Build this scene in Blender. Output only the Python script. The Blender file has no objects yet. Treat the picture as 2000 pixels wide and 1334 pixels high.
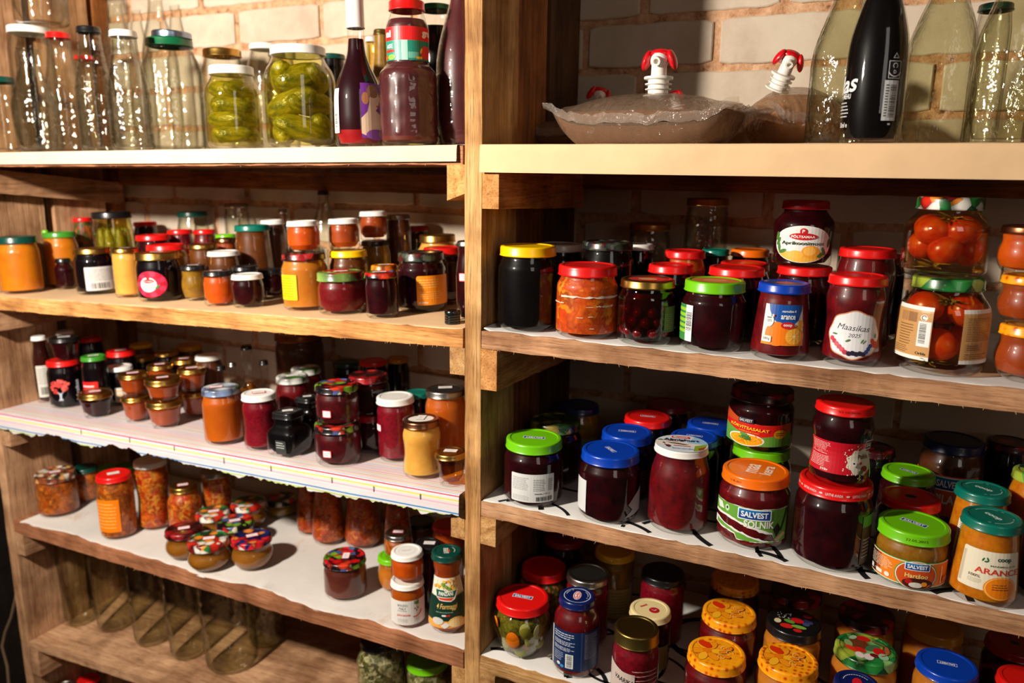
import bpy, bmesh, math, random
from mathutils import Vector, Matrix
random.seed(7)
SC = bpy.context.scene
COL = SC.collection
# ------------------------------------------------------------------ camera
CAMROT = Matrix(((0.9014034, -0.1032663, 0.4204855), (0.4327916, 0.1862248, -0.8820497), (0.0127812, 0.9770652, 0.2125565)))
CAM = Vector((0.55671, -1.0553, -0.03723))
FPX, CXP, CYP = 1530.0, 1000.0, 667.0
cd = bpy.data.cameras.new('camera'); cam = bpy.data.objects.new('camera', cd); COL.objects.link(cam)
cam.matrix_world = Matrix.Translation(CAM) @ CAMROT.to_4x4()
cd.sensor_width = 36; cd.lens = 36 * FPX / 2000; cd.clip_start = 0.02; cd.clip_end = 30
cd.dof.use_dof = True; cd.dof.focus_distance = 1.10; cd.dof.aperture_fstop = 3.5
SC.camera = cam
# ------------------------------------------------------------------ light, world, exposure
SC.view_settings.view_transform = 'Standard'; SC.view_settings.look = 'None'
SC.view_settings.gamma = 1; SC.view_settings.use_curve_mapping = False
SC.view_settings.exposure = 0.18
w = bpy.data.worlds.new('dim_cellar'); SC.world = w; w.use_nodes = True
w.node_tree.nodes['Background'].inputs[0].default_value = (1.0, 0.74, 0.50, 1)
w.node_tree.nodes['Background'].inputs[1].default_value = 0.028
ld = bpy.data.lights.new('work_lamp', 'POINT'); ld.energy = 165; ld.shadow_soft_size = 0.045; ld.color = (1.0, 0.91, 0.79)
lo = bpy.data.objects.new('work_lamp', ld); COL.objects.link(lo); lo.location = (-0.69, -1.12, 0.34)
dl = bpy.data.lights.new('right_side_fill', 'AREA'); dl.shape = 'RECTANGLE'; dl.size = .55; dl.size_y = 1.3; dl.energy = 4.5; dl.color = (1.0, .90, .80)  # added soft fill for the shaded wall and jar sides; its source is unseen
do = bpy.data.objects.new('right_side_fill', dl); COL.objects.link(do); do.location = (1.75, -1.75, .75)
do.rotation_euler = (Vector((0.35, .39, .15)) - do.location).to_track_quat('-Z', 'Y').to_euler()
SC.cycles.transparent_max_bounces = 40
SC.cycles.max_bounces = 8

# ------------------------------------------------------------------ helpers: projection
def ray(px, py):
    return CAMROT @ Vector(((px - CXP) / FPX, -(py - CYP) / FPX, -1.0))
def unproj(px, py, ax, val):
    r = ray(px, py); return CAM + r * ((val - CAM[ax]) / r[ax])
CI = CAMROT.transposed()
def proj(P):
    v = CI @ (Vector(P) - CAM); return CXP + FPX * v.x / -v.z, CYP - FPX * v.y / -v.z, -v.z
# ------------------------------------------------------------------ helpers: materials
def lin(c):
    return tuple(((x / 255) / 12.92 if x / 255 <= .04045 else ((x / 255 + .055) / 1.055) ** 2.4) for x in c[:3]) + (1,)
MATS = {}
def newmat(name):
    m = bpy.data.materials.new(name); m.use_nodes = True
    nt = m.node_tree; nt.nodes.clear()
    out = nt.nodes.new('ShaderNodeOutputMaterial')
    return m, nt, out
def N(nt, t, **k):
    n = nt.nodes.new(t)
    for a, b in k.items(): setattr(n, a, b)
    return n
def princ(nt, out, col=None, rough=.5, metal=0, spec=.5, coat=0):
    p = N(nt, 'ShaderNodeBsdfPrincipled')
    if col: p.inputs['Base Color'].default_value = lin(col)
    p.inputs['Roughness'].default_value = rough; p.inputs['Metallic'].default_value = metal
    p.inputs['Specular IOR Level'].default_value = spec
    p.inputs['Coat Weight'].default_value = coat; p.inputs['Coat Roughness'].default_value = .06
    nt.links.new(p.outputs[0], out.inputs[0]); return p
def coords(nt, scale=(1, 1, 1), rot=(0, 0, 0), kind='Object'):
    t = N(nt, 'ShaderNodeTexCoord'); m = N(nt, 'ShaderNodeMapping')
    m.inputs['Scale'].default_value = scale; m.inputs['Rotation'].default_value = rot
    nt.links.new(t.outputs[kind], m.inputs[0]); return m.outputs[0]
def noise(nt, vec, scale, detail=3, rough=.6, dist=0):
    n = N(nt, 'ShaderNodeTexNoise'); n.inputs['Scale'].default_value = scale
    n.inputs['Detail'].default_value = detail; n.inputs['Roughness'].default_value = rough
    n.inputs['Distortion'].default_value = dist
    nt.links.new(vec, n.inputs['Vector']); return n.outputs['Fac']
def ramp(nt, fac, stops, interp='LINEAR'):
    r = N(nt, 'ShaderNodeValToRGB'); r.color_ramp.interpolation = interp
    e = r.color_ramp.elements
    e[0].position, e[0].color = stops[0][0], lin(stops[0][1])
    e[1].position, e[1].color = stops[-1][0], lin(stops[-1][1])
    for p, c in stops[1:-1]:
        x = e.new(p); x.color = lin(c)
    nt.links.new(fac, r.inputs[0]); return r.outputs[0]
def bump(nt, h, strength, dist, p):
    b = N(nt, 'ShaderNodeBump'); b.inputs['Strength'].default_value = strength; b.inputs['Distance'].default_value = dist
    nt.links.new(h, b.inputs['Height'])
    for i in p: nt.links.new(b.outputs[0], i)
    return b
def math_(nt, op, a, b=None):
    m = N(nt, 'ShaderNodeMath', operation=op)
    for i, v in enumerate((a, b)):
        if v is None: continue
        if isinstance(v, (int, float)): m.inputs[i].default_value = v
        else: nt.links.new(v, m.inputs[i])
    return m.outputs[0]
def mixc(nt, fac, a, b, mode='MIX'):
    m = N(nt, 'ShaderNodeMix', data_type='RGBA', blend_type=mode)
    for s, v in ((m.inputs['Factor'], fac), (m.inputs[6], a), (m.inputs[7], b)):
        if isinstance(v, (int, float)): s.default_value = v
        elif isinstance(v, tuple): s.default_value = lin(v)
        else: nt.links.new(v, s)
    return m.outputs[2]
def flat(col, rough=.5, metal=0, spec=.5, coat=0):
    k = ('flat', col, rough, metal, spec, coat)
    if k not in MATS:
        m, nt, out = newmat('paint_%d_%d_%d' % col); princ(nt, out, col, rough, metal, spec, coat); MATS[k] = m
    return MATS[k]
def ink(col): return flat(tuple(col), .42, 0, .5)
METALS = {'gold': (196, 152, 78), 'silver': (170, 168, 160), 'brass': (135, 115, 62), 'copper': (150, 98, 66), 'bluesilver': (150, 165, 190)}
PAINT = {'white': (232, 230, 224), 'red': (214, 18, 16), 'dred': (150, 10, 18), 'green': (10, 92, 55), 'lime': (108, 190, 12),
         'mgreen': (58, 138, 38), 'teal': (0, 104, 88), 'dgreen': (4, 62, 52), 'yellow': (244, 190, 0), 'black': (16, 16, 18),
         'blue': (0, 58, 170), 'navy': (8, 26, 84), 'orange': (240, 108, 8), 'cream': (226, 206, 150), 'dyellow': (190, 130, 10)}
def cellmat(name, palette, scale, edge=(10, 8, 8), shine=(255, 255, 255), spots=None, edgew=.1):
    if name in MATS: return MATS[name]
    m, nt, out = newmat('printed_' + name); p = princ(nt, out, (200, 0, 0), .3, 0, .5, .3)
    v = coords(nt); 
    a = N(nt, 'ShaderNodeTexVoronoi'); a.inputs['Scale'].default_value = scale; nt.links.new(v, a.inputs['Vector'])
    sep = N(nt, 'ShaderNodeSeparateColor'); nt.links.new(a.outputs['Color'], sep.inputs[0])
    n = len(palette)
    c = ramp(nt, sep.outputs[0], [(i / n, palette[i]) for i in range(n)] , 'CONSTANT')
    # soft highlight in cell centre, dark joints: printed artwork of round fruits
    f = ramp(nt, a.outputs['Distance'], [(0, (255, 255, 255)), (.45, (225, 225, 225)), (.75, (120, 120, 120))])
    c = mixc(nt, 1.0, c, f, 'MULTIPLY')
    b = N(nt, 'ShaderNodeTexVoronoi'); b.inputs['Scale'].default_value = scale * 3.2; nt.links.new(v, b.inputs['Vector'])
    g = ramp(nt, b.outputs['Distance'], [(0, (255, 255, 255)), (.22, (0, 0, 0))])
    gm = math_(nt, 'MULTIPLY', g, .12 if spots is None else spots)
    c = mixc(nt, gm, c, shine)
    nt.links.new(c, p.inputs['Base Color']); MATS[name] = m; return m
def lidmat(k):
    if k in METALS:
        return flat(METALS[k], .30 if k != 'brass' else .38, 1, .5)
    if k in PAINT: return flat(PAINT[k], .32, 0, .5, .25)
    if k == 'berry': return cellmat(k, [(196, 16, 22), (20, 12, 20), (120, 165, 40), (225, 60, 30), (70, 90, 140), (205, 20, 30), (235, 220, 190), (30, 14, 22)], 68)
    if k == 'cherry': return cellmat(k, [(60, 5, 10), (150, 14, 24), (25, 5, 8), (190, 40, 40), (80, 8, 16)], 55)
    if k == 'veg': return cellmat(k, [(30, 120, 55), (215, 40, 25), (235, 225, 205), (20, 70, 40), (235, 140, 40), (240, 236, 226), (40, 130, 60), (120, 20, 24)], 66)
    if k == 'onion': return cellmat(k, [(190, 100, 55), (225, 215, 200), (140, 70, 40), (215, 160, 90), (60, 40, 30)], 80)
    if k == 'leaf': return cellmat(k, [(30, 120, 50), (90, 170, 70), (20, 70, 40), (150, 205, 120), (40, 140, 60), (170, 190, 60)], 50)
    if k == 'darkfruit': return cellmat(k, [(30, 34, 34), (90, 20, 20), (50, 60, 50), (110, 115, 110), (26, 20, 24), (70, 80, 60)], 90)
    if k == 'bluefruit': return cellmat(k, [(20, 40, 110), (215, 30, 40), (235, 140, 60), (16, 26, 80), (225, 215, 205), (205, 20, 40)], 68)
    if k == 'whiteblue': return cellmat(k, [(205, 215, 225), (120, 140, 175), (230, 232, 235), (90, 140, 70), (190, 200, 215)], 40)
    if k == 'whitegreen': return cellmat(k, [(225, 225, 215), (228, 228, 220), (80, 150, 40), (230, 228, 220)], 38, spots=.05)
    if k == 'greenred': return cellmat(k, [(130, 165, 70), (205, 20, 25), (150, 190, 90), (190, 20, 24)], 26, spots=.1)
    if k == 'greengold': return cellmat(k, [(40, 90, 30), (60, 110, 40), (150, 130, 60), (30, 60, 24)], 60, spots=.2)
    if k == 'orangefruit': return cellmat(k, [(240, 150, 20), (230, 110, 20), (245, 180, 40), (210, 60, 20)], 60)
    if k == 'comb':
        if k in MATS: return MATS[k]
        m, nt, out = newmat('printed_honeycomb'); p = princ(nt, out, (240, 140, 10), .3, 0, .5, .3)
        v = coords(nt); a = N(nt, 'ShaderNodeTexVoronoi'); a.inputs['Scale'].default_value = 110; a.inputs['Randomness'].default_value = .35
        nt.links.new(v, a.inputs['Vector'])
        c = ramp(nt, a.outputs['Distance'], [(0, (150, 40, 0)), (.22, (205, 84, 0)), (.38, (246, 150, 14)), (.7, (248, 166, 22))])
        nt.links.new(c, p.inputs['Base Color']); MATS[k] = m; return m
    raise KeyError(k)

def thinfresnel(nt, ior=1.5):
    # thin wall: the same reflectance from both sides
    f = N(nt, 'ShaderNodeFresnel'); g = N(nt, 'ShaderNodeNewGeometry')
    m = N(nt, 'ShaderNodeMix', data_type='FLOAT'); nt.links.new(g.outputs['Backfacing'], m.inputs[0]); m.inputs[2].default_value = ior; m.inputs[3].default_value = 1 / ior
    nt.links.new(m.outputs[0], f.inputs[0]); return f
def glassmat(key='clear', tint=(254, 254, 253), edge=(214, 216, 206), bumpk=None, rough=.03, refr=0, cells=0):
    k = ('glass', key)
    if k in MATS: return MATS[k]
    m, nt, out = newmat('glass_' + key)
    lw = N(nt, 'ShaderNodeLayerWeight'); lw.inputs['Blend'].default_value = .5
    pw = math_(nt, 'POWER', lw.outputs['Facing'], 2.6 if edge[0] < 180 else 4.0)
    c = mixc(nt, pw, tint, edge)
    t = N(nt, 'ShaderNodeBsdfTransparent'); nt.links.new(c, t.inputs[0])
    g = N(nt, 'ShaderNodeBsdfGlossy'); g.inputs['Roughness'].default_value = rough; g.inputs[0].default_value = (1, 1, 1, 1)
    f = thinfresnel(nt)
    mx = N(nt, 'ShaderNodeMixShader')
    body = t.outputs[0]; extra = []
    if refr:      # empty vessels: part of the light is bent by the double wall
        rf = N(nt, 'ShaderNodeBsdfRefraction'); rf.inputs['IOR'].default_value = 1.45; rf.inputs['Roughness'].default_value = 0; nt.links.new(c, rf.inputs[0])
        m0 = N(nt, 'ShaderNodeMixShader'); m0.inputs[0].default_value = refr; nt.links.new(t.outputs[0], m0.inputs[1]); nt.links.new(rf.outputs[0], m0.inputs[2]); body = m0.outputs[0]; extra = [rf.inputs['Normal']]
    nt.links.new(f.outputs[0], mx.inputs[0]); nt.links.new(body, mx.inputs[1]); nt.links.new(g.outputs[0], mx.inputs[2])
    nt.links.new(mx.outputs[0], out.inputs[0])
    if cells:
        vo = N(nt, 'ShaderNodeTexVoronoi'); vo.inputs['Scale'].default_value = cells; vo.inputs['Randomness'].default_value = .25; nt.links.new(coords(nt), vo.inputs['Vector'])
        h = ramp(nt, vo.outputs['Distance'], [(.12, (255, 255, 255)), (.5, (0, 0, 0))], 'EASE'); bump(nt, h, 1.0, .008, [g.inputs['Normal'], f.inputs['Normal']] + extra)
    if bumpk:
        sx, sc, st, di = bumpk
        h = noise(nt, coords(nt, sx), sc, 2, .5, .4)
        bump(nt, h, st, di, [g.inputs['Normal'], f.inputs['Normal']] + extra)
    MATS[k] = m; return m
GLASS = {
    'jar': lambda: glassmat('jar', bumpk=((1, 1, .35), 26, .18, .004)),
    'old': lambda: glassmat('old_bottle', (252, 252, 249), (128, 128, 114), ((.45, .45, 1), 55, .8, .006), .05),
    'oldfull': lambda: glassmat('old_bottle_full', (254, 254, 252), (206, 208, 190), ((.3, .3, 1), 60, .8, .005), .06),
    'frost': lambda: glassmat('textured_bottle', (246, 246, 235), (122, 124, 98), ((.9, .9, .5), 90, .8, .006), .07),
    'bubbly': lambda: glassmat('dimpled', (250, 251, 248), (130, 134, 116), None, .04, 0, 38),
    'bubblyfull': lambda: glassmat('dimpled_full', (254, 254, 252), (208, 210, 196), None, .05, 0, 34),
    'low': lambda: glassmat('dusty_empty_jar', (250, 250, 243), (150, 150, 122), ((1, 1, .6), 24, .9, .012), .06),
    'empty': lambda: glassmat('empty_jar', (251, 251, 247), (122, 124, 106), ((.5, .5, 1), 50, .45, .006), .04)}
CONT = {  # colour a, colour b, noise scale, sharp
    'black': ((14, 5, 10), (5, 2, 4), 30), 'ink': ((13, 10, 11), (4, 3, 4), 25), 'dred': ((52, 4, 10), (20, 2, 6), 40), 'jam': ((92, 5, 14), (42, 3, 9), 60),
    'red': ((122, 7, 16), (88, 5, 12), 200), 'rasp': ((140, 8, 30), (84, 4, 18), 220), 'scarlet': ((122, 8, 16), (66, 5, 10), 70),
    'orange': ((206, 90, 10), (180, 70, 6), 30), 'amber': ((186, 94, 10), (166, 76, 6), 20), 'honey': ((196, 124, 34), (176, 102, 20), 24),
    'cream': ((222, 172, 84), (206, 150, 60), 30), 'puree': ((206, 128, 16), (188, 104, 10), 16), 'caramel': ((166, 72, 20), (140, 54, 10), 24),
    'olive': ((150, 112, 22), (112, 80, 12), 60), 'brown': ((96, 46, 22), (64, 28, 12), 30), 'globe': ((150, 96, 22), (118, 70, 12), 14),
    'choc': ((104, 46, 34), (78, 28, 18), 12), 'wine': ((44, 10, 16), (30, 6, 12), 10), 'plum': ((86, 34, 36), (66, 22, 26), 14), 'dregs': ((150, 12, 18), (130, 8, 14), 20),
    'marm': ((212, 132, 14), (182, 96, 6), 90), 'soup': ((158, 112, 22), (130, 84, 12), 120), 'amberdark': ((120, 62, 14), (70, 34, 8), 20), 'ketch': ((60, 18, 10), (30, 8, 6), 10)}
CHUNK = {'chunkorange': [(214, 70, 8), (226, 104, 12), (206, 56, 8), (246, 158, 30), (216, 76, 8)],
         'salad': [(206, 60, 12), (230, 120, 24), (176, 26, 8), (214, 84, 16), (226, 150, 50)],
         'salad2': [(200, 96, 16), (220, 132, 34), (176, 70, 10), (206, 112, 30), (160, 84, 20)],
         'pickleveg': [(150, 140, 50), (120, 120, 34), (176, 166, 90), (90, 96, 26), (140, 136, 60)],
         'garlic': [(196, 190, 140), (120, 120, 60), (210, 204, 160), (90, 92, 40)],
         'mixveg': [(60, 60, 16), (190, 60, 16), (214, 150, 60), (70, 84, 24)],
         'fruit': [(216, 96, 14), (176, 44, 10), (226, 130, 30), (150, 60, 14), (214, 90, 20)]}
SSSW = {'black': 0, 'ink': 0}
def sss(p, col, k=''):
    if k in SSSW: return
    r = lin(col); dark = max(r[:3]) < .06
    p.inputs['Subsurface Weight'].default_value = .45 if dark else .85
    p.inputs['Subsurface Radius'].default_value = (1.0, .35 + .4 * min(1, r[1] / max(r[0], .01)), .12 + .3 * min(1, r[2] / max(r[0], .01)))
    p.inputs['Subsurface Scale'].default_value = .010 if dark else .022
def contmat(k):
    kk = ('cont', k)
    if kk in MATS: return MATS[kk]
    if k in CHUNK:
        m, nt, out = newmat('contents_' + k); p = princ(nt, out, (200, 0, 0), .45, 0, .3)
        v0 = coords(nt); nz = N(nt, 'ShaderNodeTexNoise'); nz.inputs['Scale'].default_value = 50; nt.links.new(v0, nz.inputs['Vector'])
        v = mixc(nt, .06, v0, nz.outputs['Color'])
        a = N(nt, 'ShaderNodeTexVoronoi'); a.inputs['Scale'].default_value = 58 if k == 'chunkorange' else 95
        if k == 'chunkorange': a.distance = 'CHEBYCHEV'
        nt.links.new(v, a.inputs['Vector'])
        sp = N(nt, 'ShaderNodeSeparateColor'); nt.links.new(a.outputs['Color'], sp.inputs[0]); pal = CHUNK[k]
        c = ramp(nt, sp.outputs[0], [(i / len(pal), pal[i]) for i in range(len(pal))])
        f = ramp(nt, a.outputs['Distance'], [(0, (255, 255, 255)), (.4, (220, 220, 220)), (.8, (170, 160, 150))])
        c = mixc(nt, 1.0, c, f, 'MULTIPLY'); nt.links.new(c, p.inputs['Base Color']); sss(p, pal[0])
        MATS[kk] = m; return m
    if k in ('brine', 'clearhoney', 'water', 'tombrine', 'liquor', 'redsyrup', 'orangesyrup', 'vegbrine'):
        tint = {'brine': (240, 236, 176), 'clearhoney': (236, 176, 70), 'water': (240, 240, 225), 'tombrine': (250, 224, 190), 'liquor': (226, 180, 100), 'redsyrup': (170, 60, 70), 'orangesyrup': (250, 190, 120), 'vegbrine': (240, 236, 196)}[k]
        MATS[kk] = glassmat('liquid_' + k, tint, tuple(int(x * .80) for x in tint)); return MATS[kk]
    a, b, s = CONT[k]
    m, nt, out = newmat('contents_' + k); p = princ(nt, out, a, .4, 0, .08 if max(a) < 70 else .3)
    c = ramp(nt, noise(nt, coords(nt), s, 4, .65), [(.3, b), (.7, a)])
    nt.links.new(c, p.inputs['Base Color']); sss(p, a, k)
    MATS[kk] = m; return m
def wood(axis, tone=0, key=''):
    k = ('wood', axis, tone)
    if k in MATS: return MATS[k]
    tones = {0: ((150, 98, 52), (206, 156, 98), (228, 184, 126)), 1: ((156, 108, 74), (204, 152, 112), (218, 172, 132)),
             2: ((96, 56, 26), (150, 92, 46), (176, 112, 58)), 3: ((150, 106, 74), (196, 150, 112), (212, 168, 128)),
             4: ((56, 36, 22), (92, 62, 38), (112, 78, 48)), 5: ((176, 110, 50), (222, 158, 92), (238, 178, 112)),
             6: ((136, 84, 56), (176, 116, 80), (192, 132, 94))}[tone]
    m, nt, out = newmat('rough_sawn_wood'); p = princ(nt, out, (200, 150, 90), .75, 0, .25)
    s = [22, 22, 22]; s[axis] = 1.6
    v = coords(nt, tuple(s))
    n1 = noise(nt, v, 2.2, 6, .62, .8); n2 = noise(nt, coords(nt), 9, 3, .6)
    s2 = [230, 230, 230]; s2[axis] = 9
    n3 = noise(nt, coords(nt, tuple(s2)), 1.5, 4, .75)
    c = ramp(nt, n1, [(.28, tones[0]), (.5, tones[1]), (.72, tones[2])])
    d = ramp(nt, n2, [(.35, (190, 180, 170)), (.6, (255, 255, 255))])
    c = mixc(nt, 1.0, c, d, 'MULTIPLY')
    e = ramp(nt, n3, [(.34, (110, 84, 66)), (.50, (255, 255, 255))])
    c = mixc(nt, .62, c, e, 'MULTIPLY')
    nt.links.new(c, p.inputs['Base Color'])
    h = math_(nt, 'ADD', n1, math_(nt, 'MULTIPLY', n3, .8))
    bump(nt, h, .55, .003, [p.inputs['Normal']])
    MATS[k] = m; return m
def paper(key, col, stain=None, rough=.7):
    k = ('paper', key)
    if k in MATS: return MATS[k]
    m, nt, out = newmat('paper_' + key); p = princ(nt, out, col, rough, 0, .3)
    n = noise(nt, coords(nt), 7, 4, .6)
    c = ramp(nt, n, [(.3, tuple(int(x * .93) for x in col)), (.7, col)])
    if stain:
        f = ramp(nt, noise(nt, coords(nt), 11, 5, .7, .6), [(.60, (0, 0, 0)), (.70, (255, 255, 255))])
        c = mixc(nt, math_(nt, 'MULTIPLY', f, .45), c, stain)
    nt.links.new(c, p.inputs['Base Color'])
    bump(nt, noise(nt, coords(nt), 18, 3, .6), .25, .004, [p.inputs['Normal']])
    MATS[k] = m; return m

# ------------------------------------------------------------------ helpers: objects
def addobj(name, bm, mats, parent=None, smooth=True, loc=None):
    me = bpy.data.meshes.new(name)
    bm.normal_update()
    bm.to_mesh(me); bm.free()
    for m in (mats if isinstance(mats, (list, tuple)) else [mats]): me.materials.append(m)
    if smooth:
        me.polygons.foreach_set('use_smooth', [True] * len(me.polygons))
        try: me.set_sharp_from_angle(angle=math.radians(38))
        except Exception: pass
    o = bpy.data.objects.new(name, me); COL.objects.link(o)
    if parent is not None: o.parent = parent
    if loc: o.location = loc
    return o
def tag(o, label, cat, group=None, kind=None):
    o['label'] = label; o['category'] = cat
    if group: o['group'] = group
    if kind: o['kind'] = kind
    return o
def empty(name, loc=(0, 0, 0)):
    o = bpy.data.objects.new(name, None); COL.objects.link(o); o.location = loc; o.empty_display_size = .02; return o
def plabel(o, s): o['label'] = s; return o
def lathe(bm, pts, seg=40, mi=0, sq=0, cx=0, cy=0):
    rings = []
    for r, z in pts:
        if r < 1e-6: rings.append([bm.verts.new((cx, cy, z))]); continue
        ring = []
        for i in range(seg):
            a = 2 * math.pi * i / seg; f = 1
            if sq: f = 1.0 / (abs(math.cos(a)) ** sq + abs(math.sin(a)) ** sq) ** (1.0 / sq) 
            ring.append(bm.verts.new((cx + r * f * math.cos(a), cy + r * f * math.sin(a), z)))
        rings.append(ring)
    for A, B in zip(rings, rings[1:]):
        if len(A) == 1 and len(B) == 1: continue
        for i in range(seg):
            j = (i + 1) % seg
            if len(A) == 1: f = bm.faces.new((A[0], B[j], B[i]))
            elif len(B) == 1: f = bm.faces.new((A[i], A[j], B[0]))
            else: f = bm.faces.new((A[i], A[j], B[j], B[i]))
            f.material_index = mi
    return rings
def box(bm, x0, y0, z0, x1, y1, z1, mi=0, nx=1, jit=0, axis=0):
    """box, optionally subdivided along an axis with jittered (rough sawn) edges"""
    lo = (x0, y0, z0); hi = (x1, y1, z1); secs = []
    o = [a for a in range(3) if a != axis]
    for k in range(nx + 1):
        t = lo[axis] + (hi[axis] - lo[axis]) * k / nx; sec = []
        for (a, b) in ((0, 0), (1, 0), (1, 1), (0, 1)):
            p = [0, 0, 0]; p[axis] = t
            p[o[0]] = (lo, hi)[a][o[0]] + random.uniform(-jit, jit); p[o[1]] = (lo, hi)[b][o[1]] + random.uniform(-jit, jit)
            sec.append(bm.verts.new(p))
        secs.append(sec)
    fs = [bm.faces.new(secs[0]), bm.faces.new(secs[-1][::-1])]
    for A, B in zip(secs, secs[1:]):
        for i in range(4):
            j = (i + 1) % 4; fs.append(bm.faces.new((A[i], B[i], B[j], A[j])))
    for f in fs: f.material_index = mi
    bmesh.ops.recalc_face_normals(bm, faces=fs)
    return fs
def ellipsoid(bm, c, r, rot=None, seg=16, ring=10, mi=0, wob=0):
    M = Matrix.Translation(c) @ (rot.to_4x4() if rot else Matrix()) 
    n0 = len(bm.verts)
    rr = bmesh.ops.create_uvsphere(bm, u_segments=seg, v_segments=ring, radius=1)
    for v in rr['verts']:
        k = 1 + random.uniform(-wob, wob)
        v.co = M @ Vector((v.co.x * r[0] * k, v.co.y * r[1] * k, v.co.z * r[2] * k))
        for f in v.link_faces: f.material_index = mi
# ------------------------------------------------------------------ 2-D printing canvas for labels and lid prints
TXT = {}
def textmesh(s, bold=0, shear=0):
    k = (s, bold, shear)
    if k not in TXT:
        c = bpy.data.curves.new('t', 'FONT'); c.body = s; c.size = 1; c.offset = bold; c.shear = shear; c.resolution_u = 3
        o = bpy.data.objects.new('t', c); COL.objects.link(o)
        me = o.to_mesh(); vs = [v.co.copy() for v in me.vertices]; fs = [tuple(p.vertices) for p in me.polygons]
        o.to_mesh_clear(); bpy.data.objects.remove(o); bpy.data.curves.remove(c)
        xs = [v.x for v in vs]; ys = [v.y for v in vs]
        TXT[k] = (vs, fs, min(xs), max(xs), min(ys), max(ys))
    return TXT[k]
class G:
    def __init__(s): s.it = []; s.mats = []; s.lay = 0
    def mi(s, c):
        m = c if isinstance(c, bpy.types.Material) else ink(c)
        if m not in s.mats: s.mats.append(m)
        return s.mats.index(m)
    def poly(s, pts, c, bumpl=1):
        s.lay += bumpl; s.it.append(([Vector((x, y, 0)) for x, y in pts], [tuple(range(len(pts)))], s.mi(c), s.lay)); return s
    def rect(s, x0, y0, x1, y1, c, r=0, b=1):
        if not r: return s.poly([(x0, y0), (x1, y0), (x1, y1), (x0, y1)], c, b)
        P = []
        for cx, cy, a0 in ((x1 - r, y0 + r, -90), (x1 - r, y1 - r, 0), (x0 + r, y1 - r, 90), (x0 + r, y0 + r, 180)):
            for k in range(5):
                a = math.radians(a0 + 90 * k / 4); P.append((cx + r * math.cos(a), cy + r * math.sin(a)))
        return s.poly(P, c, b)
    def ell(s, cx, cy, rx, ry, c, rot=0, n=24, b=1, wob=0, nw=7):
        P = []; cr, sr = math.cos(math.radians(rot)), math.sin(math.radians(rot))
        for k in range(n):
            a = 2 * math.pi * k / n; w = 1 + wob * math.cos(nw * a)
            x, y = rx * w * math.cos(a), ry * w * math.sin(a); P.append((cx + x * cr - y * sr, cy + x * sr + y * cr))
        return s.poly(P, c, b)
    def text(s, t, cx, cy, w, h, c, rot=0, bold=.012, shear=0):
        vs, fs, x0, x1, y0, y1 = textmesh(t, bold, shear); s.lay += 1
        cr, sr = math.cos(math.radians(rot)), math.sin(math.radians(rot)); P = []
        for v in vs:
            x = ((v.x - x0) / (x1 - x0) - .5) * w; y = ((v.y - y0) / (y1 - y0) - .5) * h
            P.append(Vector((cx + x * cr - y * sr, cy + x * sr + y * cr, 0)))
        s.it.append((P, fs, s.mi(c), s.lay)); return s
    def lines(s, x0, y0, x1, y1, n, c, th=.4, seed=1):
        rd = random.Random(seed); dy = (y1 - y0) / n; s.lay += 1
        for i in range(n):
            y = y1 - dy * (i + .5); x = x0; e = x1 - (x1 - x0) * rd.uniform(0, .25)
            while x < e:
                ww = (x1 - x0) * rd.uniform(.06, .2); s.rect(x, y - dy * th / 2, min(x + ww, e), y + dy * th / 2, c, 0, 0); x += ww + (x1 - x0) * .025
        return s
    def bars(s, x0, y0, x1, y1, c=(20, 20, 20), vert=True, n=22, seed=3):
        rd = random.Random(seed); s.lay += 1; t = 0
        L = (x1 - x0) if vert else (y1 - y0)
        while t < L:
            wd = L / n * rd.uniform(.25, .9)
            if vert: s.rect(x0 + t, y0, min(x0 + t + wd, x1), y1, c, 0, 0)
            else: s.rect(x0, y0 + t, x1, min(y0 + t + wd, y1), c, 0, 0)
            t += wd + L / n * rd.uniform(.3, .8)
        return s
    def xf(s, rot=0, dx=0, dy=0, i0=0):
        cr, sr = math.cos(math.radians(rot)), math.sin(math.radians(rot))
        for P, _, _, _ in s.it[i0:]:
            for v in P: v.x, v.y = v.x * cr - v.y * sr + dx, v.x * sr + v.y * cr + dy
        return s
    def into(s, bm, mapf, du=0, base=0):
        dl = .00006
        for P, fs, mi, lay in s.it:
            b = bmesh.new(); vv = [b.verts.new((p.x, p.y, 0)) for p in P]
            for f in fs:
                try: b.faces.new([vv[i] for i in f])
                except ValueError: pass
            if du:
                xs = [p.x for p in P]; a = math.floor(min(xs) / du) + 1
                while a * du < max(xs):
                    bmesh.ops.bisect_plane(b, geom=b.verts[:] + b.edges[:] + b.faces[:], plane_co=(a * du, 0, 0), plane_no=(1, 0, 0)); a += 1
                if du and len(P) < 60:
                    ys = [p.y for p in P]; dv = .006; a = math.floor(min(ys) / dv) + 1
                    while a * dv < max(ys):
                        bmesh.ops.bisect_plane(b, geom=b.verts[:] + b.edges[:] + b.faces[:], plane_co=(0, a * dv, 0), plane_no=(0, 1, 0)); a += 1
            mp = {}
            for v in b.verts: mp[v] = bm.verts.new(mapf(v.co.x, v.co.y, lay * dl))
            for f in b.faces:
                try: nf = bm.faces.new([mp[v] for v in f.verts]); nf.material_index = mi + base
                except ValueError: pass
            b.free()
SAL = (24, 62, 138)
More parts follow.
